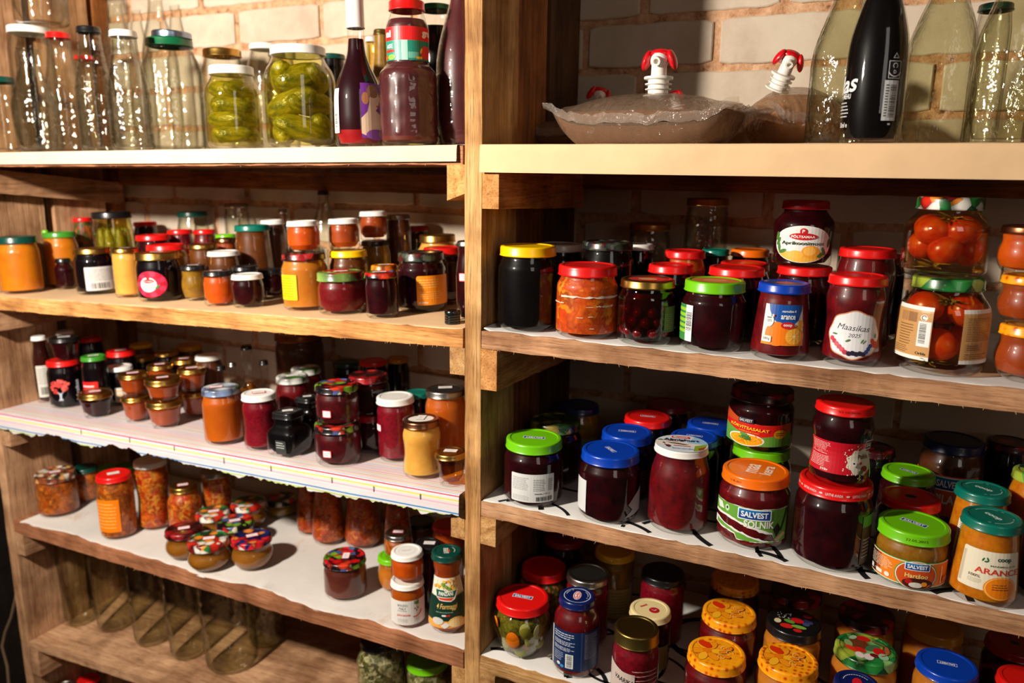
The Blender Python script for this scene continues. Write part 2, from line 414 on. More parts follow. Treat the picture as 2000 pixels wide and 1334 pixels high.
def logo(g, cx, cy, w, rot=0, fill=SAL, word='SALVEST', edge=(236, 236, 236)):
    h = w * .30; i0 = len(g.it)
    def fl(k): return [(-w / 2 * k, -h / 2 * k), (0, -h / 2 * k * .8), (w / 2 * k, -h / 2 * k), (w / 2 * k, h / 2 * k), (0, h / 2 * k * .8), (-w / 2 * k, h / 2 * k)]
    g.poly(fl(1.0), edge); g.poly([(x * .95, y * .82) for x, y in fl(1)], fill)
    g.text(word, 0, 0, w * .80, h * .52, edge, bold=.03)
    g.xf(rot, cx, cy, i0)
def arcdash(g, r, a0, a1, c, w=.0012, n=14, seed=2):
    rd = random.Random(seed); g.lay += 1; k = 0
    for i in range(n):
        if rd.random() < .15: continue
        b0 = math.radians(a0 + (a1 - a0) * i / n); b1 = math.radians(a0 + (a1 - a0) * (i + .75) / n)
        g.poly([(r * math.cos(b0), r * math.sin(b0)), ((r + w) * math.cos(b0), (r + w) * math.sin(b0)), ((r + w) * math.cos(b1), (r + w) * math.sin(b1)), (r * math.cos(b1), r * math.sin(b1))], c, 0)
def arcline(g, cx, cy, r, a0, a1, c, w, n=20):
    P = []; g.lay += 1
    for i in range(n + 1):
        b = math.radians(a0 + (a1 - a0) * i / n); P.append((cx + (r + w) * math.cos(b), cy + (r + w) * math.sin(b)))
    for i in range(n, -1, -1):
        b = math.radians(a0 + (a1 - a0) * i / n); P.append((cx + r * math.cos(b), cy + r * math.sin(b)))
    for i in range(n):
        g.it.append(([Vector((*P[i], 0)), Vector((*P[i + 1], 0)), Vector((*P[2 * n - i], 0)), Vector((*P[2 * n + 1 - i], 0))], [(0, 1, 2, 3)], g.mi(c), g.lay))
# ------------------------------------------------------------------ shelving geometry constants
ZS = {'L1': (0, .012), 'L2': (-.280, .0357), 'L3': (-.556, .031), 'L4': (-.851, .0145), 'L5': (-1.105, .068), 'L6': (-1.42, .05),
      'R1': (0, 0), 'R2': (-.280, 0), 'R3': (-.563, 0), 'R4': (-.846, 0)}
LINER_T = .0012
def zshelf(s, x): return ZS[s][0] + ZS[s][1] * x + LINER_T
WALL_Y = .388
# ------------------------------------------------------------------ jar shapes: (height fraction, radius fraction), lid radius fraction
STY = {
 'straight': ([(0, .80), (.015, .88), (.05, .96), (.1, 1), (.82, 1), (.88, .985), (.93, .94), (1, .88)], .93),
 'slim':     ([(0, .84), (.015, .92), (.05, .98), (.1, 1), (.86, 1), (.92, .985), (.96, .95), (1, .92)], .97),
 'pot':      ([(0, .84), (.03, .92), (.08, .98), (.14, 1), (.74, 1), (.84, .99), (.91, .96), (1, .93)], .97),
 'mini':     ([(0, .68), (.03, .76), (.5, .86), (.88, .95), (.93, .97), (1, .95)], 1.03),
 'shoulder': ([(0, .86), (.03, .94), (.08, .97), (.5, .97), (.72, 1), (.80, .98), (.87, .90), (.94, .78), (1, .72)], .75),
 'barrel':   ([(0, .86), (.03, .94), (.1, 1), (.22, .985), (.4, .93), (.62, .93), (.8, .98), (.88, .97), (.94, .93), (1, .88)], .94),
'jug': ([(0, .86), (.03, .94), (.09, 1), (.58, 1), (.74, .97), (.85, .90), (.93, .84), (1, .80)], .86),
 'conic':    ([(0, .84), (.03, .93), (.09, .99), (.15, 1), (.5, .93), (.88, .845), (.95, .82), (1, .81)], .86),
 'tulip':    ([(0, .80), (.03, .90), (.09, .99), (.16, 1), (.5, .86), (.72, .73), (.84, .69), (.9, .73), (1, .73)], .80),
 'globe':    ([(0, .50), (.05, .66), (.15, .82), (.35, .96), (.5, 1), (.68, .97), (.86, .89), (1, .85)], .95),
 'sglobe':   ([(0, .55), (.04, .62), (.15, .72), (.4, .88), (.62, .99), (.78, 1), (.9, .93), (1, .80)], .87),
 'bigpot':   ([(0, .84), (.03, .92), (.08, .98), (.14, 1), (.70, 1), (.80, .98), (.88, .90), (.94, .80), (1, .73)], .77),
 'hour':     ([(0, .84), (.04, .95), (.1, 1), (.25, .97), (.5, .90), (.72, .97), (.84, 1), (.93, .95), (1, .90)], .94),
 'wine':     ([(0, .90), (.02, 1), (.40, 1), (.50, .95), (.60, .80), (.70, .58), (.80, .42), (.9, .36), (1, .34)], .37),
 'juice':    ([(0, .92), (.02, 1), (.48, 1), (.60, .93), (.74, .72), (.86, .50), (.94, .42), (1, .40)], .44),
 'milk':     ([(0, .88), (.03, .97), (.08, 1), (.52, .97), (.62, .9), (.76, .74), (.9, .62), (1, .58)], .62),
 'water':    ([(0, .92), (.02, 1), (.55, 1), (.62, .97), (.75, .80), (.88, .52), (.95, .42), (1, .38)], .40),
 'carafe':   ([(0, .68), (.03, .78), (.1, .86), (.35, 1), (.55, .92), (.70, .68), (.82, .50), (.9, .42), (1, .50)], .5),
 'ketchup':  ([(0, .90), (.03, 1), (.66, 1), (.80, .9), (.92, .76), (1, .72)], .82),
 'liquor':   ([(0, .93), (.03, 1), (.42, 1), (.50, .88), (.56, .5), (.62, .38), (.9, .36), (1, .36)], .42),
 'sleeve':   ([(0, .90), (.03, .97), (.1, 1), (.50, 1), (.56, .96), (.60, .82), (.63, .72), (.90, .72), (.95, .64), (1, .56)], .60),
 'square':   ([(0, .78), (.03, .86), (.1, .90), (.62, .90), (.72, .82), (.82, .66), (.88, .6), (1, .56)], .62),
}
def lidheight(it):
    if it.get('lh'): return it['lh']
    R = it['R']; return .0155 if R > .043 else (.0125 if R > .032 else .010)
def body_profile(it):
    pts, LR = STY[it['sty']]; R = it['R']; H = it['H']; lh = lidheight(it); lr = LR * R; nr = lr * .945
    hb = H - lh - .003
    P = [(t * hb, f * R) for t, f in pts]; P[-1] = (hb, nr)
    return P, hb, lr, nr, lh
def smoothprof(P, n=4):
    out = []
    for i in range(len(P) - 1):
        p0 = P[max(i - 1, 0)]; p1 = P[i]; p2 = P[i + 1]; p3 = P[min(i + 2, len(P) - 1)]
        for k in range(n):
            t = k / n
            m1 = [(p2[j] - p0[j]) * .5 for j in (0, 1)]; m2 = [(p3[j] - p1[j]) * .5 for j in (0, 1)]
            L = (p2[0] - p1[0]) or 1e-9
            s1 = (p2[1] - p0[1]) / ((p2[0] - p0[0]) or 1e-9) * L; s2 = (p3[1] - p1[1]) / ((p3[0] - p1[0]) or 1e-9) * L
            h = (2 * t**3 - 3 * t * t + 1) * p1[1] + (t**3 - 2 * t * t + t) * s1 + (-2 * t**3 + 3 * t * t) * p2[1] + (t**3 - t * t) * s2
            out.append((p1[0] + L * t, h))
    out.append(P[-1]); return out
def radat(prof, z):
    for (a, ra), (b, rb) in zip(prof, prof[1:]):
        if z <= b: return ra + (rb - ra) * max(0, (z - a)) / ((b - a) or 1e-9)
    return prof[-1][1]
NAMES = {'jam': 'jam_jar', 'pickle': 'pickle_jar', 'empty': 'empty_jar', 'bottle': 'glass_bottle', 'sauce': 'sauce_jar', 'honey': 'honey_jar', 'juice': 'juice_bottle'}
def build_jar(it):
    nm = it.get('name', 'jam_jar')
    root = empty(nm, (it['x'], it['y'], it['z'])); root.rotation_euler = (0, -math.atan(ZS[it['sh']][1]) if not it.get('upright') else 0, 0)
    tag(root, it['label'], it.get('cat', 'bottle' if 'bottle' in nm else 'jar'), it.get('group'))
    P, hb, lr, nr, lh = body_profile(it); R, H = it['R'], it['H']
    prof = smoothprof(P, 9 if it.get('dimple') else 3); small = R < .03 or it.get('far')
    seg = 28 if small else 44
    if it.get('dimple'): seg = 132
    def dimp(bm):
        if not it.get('dimple'): return
        for v in bm.verts:
            r = math.hypot(v.co.x, v.co.y); z = v.co.z
            if r < R * .6 or z > it['dimple'] or z < .012: continue
            a = math.atan2(v.co.y, v.co.x); k = 9; best = 1
            for row in range(12):
                zz = .022 + row * .0165
                if zz > it['dimple'] - .008 or abs(zz - z) > .012: continue
                for q in range(k):
                    aa = (q + .5 * (row % 2)) * 2 * math.pi / k; da = (a - aa + math.pi) % (2 * math.pi) - math.pi
                    d2 = (da * R) ** 2 + (z - zz) ** 2; best = min(best, d2)
            if best < 1e-4:
                f = math.exp(-best / (.0046 ** 2)); f2 = .0024 * f * (1 - .9 * math.exp(-best / (.0022 ** 2))); v.co.x *= 1 + f2 / r; v.co.y *= 1 + f2 / r
    sq = 5 if it['sty'] == 'square' else 0
    # glass body
    bm = bmesh.new()
    ztop = H - .002 if it['lid'] else hb
    pts = [(0, .0022), (prof[0][1] * .72, .0022), (prof[0][1] * .86, .0004)] + [(r, z) for z, r in prof] + ([(nr, ztop)] if it['lid'] else [(nr + .001, hb + .003), (nr - .001, hb + .004)])
    pts[3] = (pts[3][0], .0004)
    lathe(bm, pts, seg, 0, sq)
    gk = it.get('glass', 'jar' if it['cont'] else 'empty')
    mats = [GLASS[gk]()]
    if not it['cont']:      # inner wall and thick bottom of an empty vessel
        pin = [(0, .007), (max(prof[0][1] - .006, .004), .0068)] + [(max(r - .0028, .003), z) for z, r in prof if z > .010] + [(nr - .0026, hb)]
        lathe(bm, pin, seg, 0, sq)
    dimp(bm)
    addobj('glass', bm, mats, root)
    # contents
    if it['cont']:
        fill = it.get('fill', 1.0); bm = bmesh.new(); ins = .0014
        zt = hb * fill if fill < 1 else hb - .0005
        cp = [(0, .0062), (max(prof[0][1] - .004, .004), .0062)] + [(r - ins, z) for z, r in prof if .0085 < z < zt] + ([(radat(prof, zt) - ins - .0004, zt), (0, zt)] if fill < 1 or not it['lid'] else [(nr - ins, zt), (nr - ins, H - lh + .001), (0, H - lh + .001)])
        lathe(bm, cp, seg, 0, sq)
        ms = [contmat(it['cont'])]
        if it.get('dregs'):
            ms.append(contmat(it['dregs']))
            for f in bm.faces:
                if f.calc_center_median().z < it.get('dregh', .02): f.material_index = 1
        dimp(bm)
        if it.get('core'):
            ck, cf = it['core']; ms.append(contmat(ck)); lathe(bm, [(0, .008)] + [(r * cf, z) for z, r in prof if .0095 < z < zt - .003] + [(0, zt - .004)], seg, len(ms) - 1, sq)
        co = addobj('contents', bm, ms, root)
        if it.get('fillings'): it['fillings'](it, root, prof, hb)
    # lid
    aim = math.atan2(CAM.y - it['y'], CAM.x - it['x'])
    if it['lid']:
        bm = bmesh.new(); z0 = H - lh
        L = [(nr - .0005, z0 + .002), (lr * .985, z0), (lr + .0009, z0 + .0006), (lr + .0011, z0 + .0016), (lr + .0002, z0 + .0030), (lr, H - .0030), (lr - .0006, H - .0012), (lr - .0018, H - .0003), (lr - .0034, H)]
        if not it.get('plainlid') and lr > .017: L += [(lr - .0062, H), (lr - .0074, H - .0011), (lr * .5, H - .0011), (0, H - .0009)]
        else: L += [(0, H)]
        if it.get('capsule'): L[0:1] = [(nr - .0005, z0)]
        lathe(bm, L, seg, 0, sq if sq else 0)
        ms = [lidmat(it['lid'])]
        if it.get('lidprint') or it.get('lidrim'):
            if it.get('lidprint'):
                g = G(); it['lidprint'](g, lr - .008)
                ph = aim + math.pi / 2
                cA, sA = math.cos(ph), math.sin(ph)
                g.into(bm, lambda x, y, d: (x * cA - y * sA, x * sA + y * cA, H + (.0002 if it.get('plainlid') else -.00095) + d), 0, len(ms)); ms += g.mats
            if it.get('lidrim'):
                g = G(); it['lidrim'](g, lr, lh)
                g.into(bm, lambda x, y, d: ((lr + .00035 + d) * math.cos(aim + x / lr), (lr + .00035 + d) * math.sin(aim + x / lr), z0 + .0034 + y), .003, len(ms)); ms += g.mats
        lo_ = addobj('lid', bm, ms, root)
        plabel(lo_, (it.get('lidname') or LIDNAME.get(it['lid'], it['lid'])) + (' cap' if lr < .02 else ' lid'))
    # label(s)
    def wrap(g, nmx, txt, off=0, lift=.0004):
        bm = bmesh.new(); a0 = aim + off
        def mp(u, v, d):
            r = radat(prof, v) + lift + d; a = a0 + u / R
            if sq: r *= 1.0 / (abs(math.cos(a)) ** sq + abs(math.sin(a)) ** sq) ** (1.0 / sq) 
            return (r * math.cos(a), r * math.sin(a), v)
        g.into(bm, mp, .005 if not small else .008)
        plabel(addobj(nmx, bm, g.mats, root, smooth=False), txt)
    if it.get('lab'):
        g = G(); it['lab'](g, R, hb); wrap(g, 'label', it.get('labtxt', 'printed paper label'))
    if it.get('lab2'):
        g = G(); it['lab2'](g, R, hb); wrap(g, 'label', it.get('labtxt2', 'printed paper label'))
    if it.get('stk'):      # small handwritten sticker on the body: apparent x, height fraction
        for ax, fv in (it['stk'] if isinstance(it['stk'], list) else [it['stk']]):
            g = G(); u = R * math.asin(ax); v = hb * fv; sw, sh = .0085, .0068
            g.rect(u - sw, v - sh, u + sw, v + sh, (222, 60, 66), .002); g.rect(u - sw + .0013, v - sh + .0013, u + sw - .0013, v + sh - .0013, (236, 226, 226), .0015)
            g.lines(u - sw * .6, v - sh * .5, u + sw * .6, v + sh * .5, 2, (110, 120, 170), .25)
            wrap(g, 'sticker', 'white sticker with a pink border')
    if it.get('lstk'):     # sticker on the lid top: kind, x, y, rot
        kind, sx, sy, rot = it['lstk']; g = G(); sw, sh = min(.0125, lr * .42), min(.0075, lr * .26)
        if kind == 'p':
            g.rect(-sw, -sh, sw, sh, (222, 70, 74), .002); g.rect(-sw + .0013, -sh + .0013, sw - .0013, sh - .0013, (236, 220, 222), .0014)
        else: g.rect(-sw, -sh, sw, sh, (226, 220, 214))
        g.lines(-sw * .6, -sh * .4, sw * .6, sh * .4, 2, (120, 120, 160), .2)
        g.xf(rot, sx, sy); ph = aim + math.pi / 2; cA, sA = math.cos(ph), math.sin(ph); bm = bmesh.new()
        g.into(bm, lambda x, y, d: (x * cA - y * sA, x * sA + y * cA, H + .0003 + d))
        plabel(addobj('sticker', bm, g.mats, root, smooth=False), 'white sticker with a pink border' if kind == 'p' else 'white paper sticker')
    return root
LIDNAME = {'gold': 'gold metal', 'silver': 'silver metal', 'brass': 'dull brass', 'copper': 'copper coloured', 'bluesilver': 'pale blue metal', 'dred': 'dark red', 'mgreen': 'green',
           'dgreen': 'dark green', 'dyellow': 'dark yellow', 'berry': 'berry print', 'cherry': 'cherry print', 'veg': 'vegetable print', 'onion': 'onion print',
           'leaf': 'green leaf print', 'darkfruit': 'dark fruit print', 'bluefruit': 'blueberry print', 'whiteblue': 'pale blue patterned', 'whitegreen': 'white and green',
           'greenred': 'green and red', 'greengold': 'green patterned', 'orangefruit': 'orange patterned', 'comb': 'orange honeycomb print'}
def ap(R, f): return R * math.asin(max(-.99, min(.99, f)))
# ------------------------------------------------------------------ fillings
FM = {}
def fobj(kind):
    if kind in FM: return FM[kind]
    bm = bmesh.new()
    if kind == 'cucumber':
        rr = bmesh.ops.create_uvsphere(bm, u_segments=24, v_segments=16, radius=1)
        for v in bm.verts:
            c = v.co; k = 1 + .012 * math.sin(c.x * 11) * math.cos(math.atan2(c.y, c.z) * 5)
            e = abs(c.x) ** .8 * (1 if c.x > 0 else -1)
            v.co = Vector((e, c.y * k, c.z * k))
        m, nt, out = newmat('pickled_cucumber_skin'); p = princ(nt, out, (150, 140, 24), .35, 0, .5); p.inputs['Subsurface Weight'].default_value = .6; p.inputs['Subsurface Radius'].default_value = (1, .9, .2); p.inputs['Subsurface Scale'].default_value = .3
        c = ramp(nt, noise(nt, coords(nt, (1, 2, 2)), 1.2, 2), [(.3, (78, 80, 6)), (.5, (128, 118, 12)), (.7, (168, 150, 28))])
        c2 = ramp(nt, noise(nt, coords(nt), 14, 2), [(.55, (255, 255, 255)), (.7, (200, 205, 140))]); nt.links.new(mixc(nt, 1.0, c, c2, 'MULTIPLY'), p.inputs['Base Color'])
        bump(nt, noise(nt, coords(nt), 7, 1), .15, .05, [p.inputs['Normal']])
    elif kind == 'tomato':
        bmesh.ops.create_uvsphere(bm, u_segments=20, v_segments=14, radius=1)
        for v in bm.verts: v.co.x *= 1 + .06 * v.co.x
        m, nt, out = newmat('pickled_tomato_skin'); p = princ(nt, out, (200, 30, 6), .28, 0, .5); p.inputs['Subsurface Weight'].default_value = .6; p.inputs['Subsurface Radius'].default_value = (1, .3, .1); p.inputs['Subsurface Scale'].default_value = .5
        c = ramp(nt, noise(nt, coords(nt), .9, 2), [(.35, (214, 34, 8)), (.65, (240, 84, 16))]); nt.links.new(c, p.inputs['Base Color'])
    elif kind == 'cherry':
        bmesh.ops.create_uvsphere(bm, u_segments=12, v_segments=8, radius=1)
        m = flat((104, 8, 20), .3, 0, .5)
    elif kind == 'chunk':
        bmesh.ops.create_cube(bm, size=1.5); bmesh.ops.bevel(bm, geom=bm.edges[:], offset=.22, segments=2, affect='EDGES')
        m = flat((244, 152, 28), .4, 0, .4)
    elif kind == 'carrot':
        bmesh.ops.create_cone(bm, cap_ends=True, segments=20, radius1=1, radius2=1, depth=.4); bmesh.ops.bevel(bm, geom=bm.edges[:], offset=.1, segments=2, affect='EDGES')
        m = flat((236, 122, 10), .4, 0, .4)
    elif kind == 'cuke_slice':
        bmesh.ops.create_cone(bm, cap_ends=True, segments=18, radius1=1, radius2=.9, depth=.3); bmesh.ops.bevel(bm, geom=bm.edges[:], offset=.08, segments=2, affect='EDGES')
        m = flat((150, 146, 74), .4, 0, .4)
    elif kind == 'herb':
        for i in range(40):
            a = random.uniform(0, 6.28); z = random.uniform(-1, 1); d = Vector((math.cos(a), math.sin(a), random.uniform(-.5, .8))) * random.uniform(.5, 1.2)
            p0 = Vector((0, 0, z * .3)); s = Vector((random.uniform(-.1, .1), random.uniform(-.1, .1), .1))
            vs = [bm.verts.new(p0), bm.verts.new(p0 + d * .5 + s), bm.verts.new(p0 + d), bm.verts.new(p0 + d * .5 - s)]; bm.faces.new(vs)
        m = flat((116, 104, 24), .6, 0, .3)
    me = bpy.data.meshes.new(kind); bm.to_mesh(me); bm.free(); me.materials.append(m)
    me.polygons.foreach_set('use_smooth', [True] * len(me.polygons)); FM[kind] = me; return me
def put(kind, nm, root, loc, sc, rot):
    o = bpy.data.objects.new(nm, fobj(kind)); COL.objects.link(o); o.parent = root; o.location = loc; o.scale = sc; o.rotation_euler = rot; return o
def fill_cuc(n=7, size=1.0, seed=1, steep=.25):
    def f(it, root, prof, hb):
        rd = random.Random(seed); R = it['R']; aim = math.atan2(CAM.y - it['y'], CAM.x - it['x'])
        rr = R * .31 * size; L = R * .74 * size; rows = max(2, int((hb * .88) / (rr * 1.8)))
        for k in range(rows):
            z = .012 + rr + k * (hb * .84 - 2 * rr) / max(1, rows - 1)
            Rz = radat(prof, z) - .004
            for da in ((-.62, .62) if k % 2 else (-.05, 1.5, -1.5)):
                a = aim + da + rd.uniform(-.15, .15); d = Rz - rr * 1.12
                if L > .8 * math.sqrt(max(1e-6, Rz * Rz - d * d)) * 1.25: d *= .86
                put('cucumber', 'cucumber', root, (d * math.cos(a), d * math.sin(a), z), (L * rd.uniform(.85, 1), rr, rr), (0, rd.uniform(-steep, steep), a + math.pi / 2))
    return f
def fill_cucv(it, root, prof, hb):
    aim = math.atan2(CAM.y - it['y'], CAM.x - it['x']); R = it['R']
    for k in range(7):
        a = aim + k * 2 * math.pi / 7 + .42; d = R * .62
        put('cucumber', 'cucumber', root, (d * math.cos(a), d * math.sin(a), hb * .48), (hb * .42, R * .3, R * .3), (0, math.pi / 2, 0))
def fill_tom(seed=1, rr=.021):
    def f(it, root, prof, hb):
        rd = random.Random(seed); aim = math.atan2(CAM.y - it['y'], CAM.x - it['x']); rows = int((hb - .012) / (rr * 1.55))
        for k in range(rows):
            z = .016 + rr + k * (hb * .95 - 2 * rr - .014) / max(1, rows - 1); Rz = radat(prof, z) - .003; d = Rz - rr * 1.12
            n = int(2 * math.pi * d / (rr * 2.05))
            for i in range(n):
                a = aim + (i + .5 * (k % 2)) * 2 * math.pi / n + rd.uniform(-.1, .1)
                put('tomato', 'tomato', root, (d * math.cos(a), d * math.sin(a), z + rd.uniform(-.003, .003)), (rr * rd.uniform(1.05, 1.22), rr * .95, rr * .98), (rd.uniform(-.4, .4), rd.uniform(-.6, .6), a + rd.uniform(1.1, 2.0)))
        put('herb', 'dill', root, (Rz * .55 * math.cos(aim + .2), Rz * .55 * math.sin(aim + .2), hb * .9), (.02, .02, .012), (0, 0, 0))
        put('herb', 'dill', root, (R_ * .72 * math.cos(aim - .3) if (R_ := it['R']) else 0, it['R'] * .72 * math.sin(aim - .3), .016), (.022, .022, .008), (0, 0, 1))
    return f
def fill_small(kind, nm, r, n=60, seed=1, var=.1, frac=.9, flatk=1):
    def f(it, root, prof, hb):
        rd = random.Random(seed); aim = math.atan2(CAM.y - it['y'], CAM.x - it['x']); z = .010 + r; row = 0
        while z < hb * frac:
            d = radat(prof, z) - .0022 - r * 1.0 * flatk; m = max(3, int(math.pi * d / (2 * r)))
            for i in range(m):
                a = aim - math.pi / 2 + (i + .5 * (row % 2)) * math.pi / m + rd.uniform(-.06, .06); s = r * rd.uniform(1 - var, 1 + var * .3)
                if flatk < 1:
                    if rd.random() < .3: continue
                    d2 = d - .0016; put(kind, nm, root, (d2 * math.cos(a), d2 * math.sin(a), z + rd.uniform(-.4, .4) * r), (s * flatk, s, s * rd.uniform(.7, 1.2)), (rd.uniform(-.8, .8), 0, a))
                else: put(kind, nm, root, (d * math.cos(a), d * math.sin(a), z + rd.uniform(-.15, .15) * r), (s, s, s), (rd.uniform(0, 3), rd.uniform(0, 3), rd.uniform(0, 3)))
            z += r * 1.72; row += 1
    return f
def fill_veg(it, root, prof, hb):
    rd = random.Random(5); aim = math.atan2(CAM.y - it['y'], CAM.x - it['x'])
    for (da, fz, kd, nm, s) in ((-.35, .52, 'carrot', 'carrot_slice', .0155), (-1.15, .78, 'carrot', 'carrot_slice', .010), (.15, .36, 'carrot', 'carrot_slice', .007), (.6, .7, 'cuke_slice', 'cucumber_slice', .014), (-.1, .25, 'cuke_slice', 'cucumber_slice', .014),
                                (.75, .42, 'cuke_slice', 'cucumber_slice', .013), (.1, .78, 'cuke_slice', 'cucumber_slice', .013), (-.8, .33, 'cuke_slice', 'cucumber_slice', .012), (.3, .55, 'cuke_slice', 'cucumber_slice', .013)):
        z = hb * fz; d = radat(prof, z) - .0035; a = aim + da
        put(kd, nm, root, (d * math.cos(a), d * math.sin(a), z), (s, s * .8, s * .5), (rd.uniform(-.2, .2), math.pi / 2 + rd.uniform(-.2, .2), a))
# ------------------------------------------------------------------ label artwork
W_ = (232, 230, 224); BK = (22, 22, 24)
def lab_white_back(g, R, hb):
    x0, x1, y0, y1 = ap(R, -.70), ap(R, .66), hb * .13, hb * .68
    g.rect(x0, y0, x1, y1, (214, 214, 212), .002); w = x1 - x0; h = y1 - y0
    g.lines(x0 + w * .04, y0 + h * .42, x0 + w * .44, y0 + h * .88, 9, (120, 120, 124), .3, 4); g.lines(x0 + w * .04, y0 + h * .06, x0 + w * .44, y0 + h * .24, 4, (130, 130, 134), .25, 5)
    g.lines(x0 + w * .52, y0 + h * .40, x0 + w * .82, y0 + h * .84, 7, (110, 110, 114), .3, 6); g.rect(x0 + w * .84, y0 + h * .40, x0 + w * .97, y0 + h * .86, (190, 190, 190))
    g.lines(x0 + w * .86, y0 + h * .42, x0 + w * .96, y0 + h * .84, 6, (90, 90, 94), .35, 7); g.text('600 g', x0 + w * .82, y0 + h * .31, w * .14, h * .05, BK)
    g.lines(x0 + w * .55, y0 + h * .29, x0 + w * .73, y0 + h * .33, 1, (60, 60, 64), .7, 8); g.bars(x0 + w * .58, y0 + h * .05, x0 + w * .96, y0 + h * .21, (40, 40, 44), True, 16)
def lab_arance(g, R, hb):
    x0, x1, y0, y1 = ap(R, -.62), ap(R, .74), hb * .26, hb * .88
    w = x1 - x0; h = y1 - y0; X = lambda f: x0 + w * f; Y = lambda f: y0 + h * f
    g.rect(x0, y0, x1, y1, (228, 226, 220)); g.poly([(X(.10), Y(1)), (X(1), Y(1)), (X(.97), Y(.86)), (X(.86), Y(.62)), (X(.68), Y(.46)), (X(.45), Y(.46)), (X(.24), Y(.66)), (X(.14), Y(.84))], (8, 76, 158))
    g.poly([(X(0), Y(0)), (X(1), Y(0)), (X(1), Y(.2)), (X(.6), Y(.3)), (X(.36), Y(.3)), (X(.1), Y(.22)), (X(0), Y(.2))], (236, 132, 16))
    g.ell(X(.36), Y(.28), w * .28, h * .30, (240, 122, 10)); g.ell(X(.78), Y(.24), w * .24, h * .24, (238, 134, 14)); g.ell(X(.76), Y(.23), w * .20, h * .20, (250, 176, 50))
    g.ell(X(.76), Y(.23), w * .035, h * .035, (252, 226, 160)); 
    for k in range(8): g.text('l', X(.76) + w * .11 * math.cos(k * .785), Y(.23) + h * .11 * math.sin(k * .785), w * .006, h * .15, (252, 220, 150), k * 45 - 90)
    g.ell(X(.92), Y(.52), w * .08, h * .12, (244, 170, 40)); g.ell(X(.60), Y(.50), w * .16, h * .085, (205, 20, 28)); g.text('coop', X(.60), Y(.495), w * .20, h * .07, (240, 240, 236), bold=.03)
    g.text('arance', X(.60), Y(.70), w * .34, h * .10, (240, 240, 240), bold=.02); g.text('marmellata di', X(.62), Y(.85), w * .34, h * .06, (240, 240, 240))
    g.ell(X(.16), Y(.60), w * .11, h * .15, (238, 238, 230)); g.ell(X(.16), Y(.60), w * .098, h * .135, (240, 240, 234)); g.text('100%', X(.16), Y(.60), w * .13, h * .07, (60, 96, 50)); g.lines(X(.10), Y(.65), X(.22), Y(.70), 1, (90, 90, 60), .6)
    g.rect(X(.2), Y(.70), X(.23), Y(.76), (30, 130, 60)); g.rect(X(.23), Y(.70), X(.26), Y(.76), (240, 240, 240)); g.rect(X(.26), Y(.70), X(.29), Y(.76), (200, 30, 30))
    g.rect(X(.03), Y(.07), X(.25), Y(.22), (240, 238, 230), .0012); g.text('380g', X(.14), Y(.145), w * .16, h * .08, (50, 50, 50))
def lab_maasikas(g, R, hb):
    cx, cy = ap(R, .06), hb * .42; rx, ry = R * .95, hb * .31
    g.ell(cx, cy, rx, ry, (206, 128, 84), n=48, wob=.035, nw=8); g.ell(cx, cy, rx * .96, ry * .95, (226, 224, 226), n=48, wob=.035, nw=8)
    g.text('Maasikas', cx - rx * .04, cy + ry * .30, rx * 1.18, ry * .24, (60, 60, 72), shear=.3, bold=0, rot=-3); g.text('2025', cx + rx * .02, cy - ry * .02, rx * .46, ry * .15, (60, 60, 72), shear=.3, bold=0)
    for i in range(6): g.ell(cx + rx * (-.80 + .11 * i), cy - ry * (.22 + .10 * i), rx * .09, ry * .10, (188, 36, 56) if i % 2 else (206, 60, 76))
    for i in range(5): g.ell(cx + rx * (-.12 + .12 * i), cy - ry * (.76 - .03 * (i % 2)), rx * .085, ry * .10, (36, 30, 52))
    for i in range(3): g.ell(cx + rx * (.46 + .07 * i), cy - ry * (.66 - .12 * i), rx * .075, ry * .09, (44, 60, 120))
    g.ell(cx + rx * .78, cy - ry * .36, rx * .12, ry * .14, (214, 50, 40)); g.ell(cx + rx * .68, cy - ry * .22, rx * .08, ry * .1, (206, 40, 34))
    for i in range(4): g.ell(cx + rx * (-.7 + .5 * i), cy - ry * (.12 + .22 * (1 - abs(i - 1.5))), rx * .09, ry * .035, (70, 120, 50), 30 * i)
def lab_aprikoos(g, R, hb):
    cx, cy = ap(R, .0), hb * .43; rx, ry = R * 1.02, hb * .335
    g.ell(cx, cy, rx, ry, (228, 228, 224), n=40)
    P = [(cx + rx * .97 * math.cos(a), cy + ry * .97 * math.sin(a)) for a in [math.radians(x) for x in range(205, 336, 10)]]
    g.poly(P, (240, 176, 60)); g.ell(cx + rx * .28, cy - ry * .40, rx * .30, ry * .34, (242, 158, 40)); g.ell(cx - rx * .2, cy - ry * .58, rx * .26, ry * .24, (246, 180, 64)); g.ell(cx + rx * .24, cy - ry * .36, rx * .2, ry * .24, (248, 184, 80))
    for (x, y, r) in ((-.86, .1, 60), (-.82, -.2, 100), (-.66, -.42, 20), (.62, -.55, 30), (.92, .08, 80), (.72, -.36, 120), (-.9, .38, 70)): g.ell(cx + rx * x, cy + ry * y, rx * .15, ry * .10, (70, 120, 50), r)
    g.ell(cx, cy + ry * .42, rx * .44, ry * .19, (196, 24, 30)); g.text('PÕLTSAMAA', cx, cy + ry * .42, rx * .74, ry * .16, (240, 236, 230), bold=.03)
    g.ell(cx, cy + ry * .70, rx * .11, ry * .17, (196, 24, 30)); g.text('P', cx, cy + ry * .70, rx * .08, ry * .18, (240, 236, 230), bold=.03)
    g.text('Aprikoosimoos', cx, cy + ry * .03, rx * 1.40, ry * .24, (40, 62, 40), bold=.02)
def lab_tomback2(g, R, hb): lab_tomback(g, R, hb, 1)
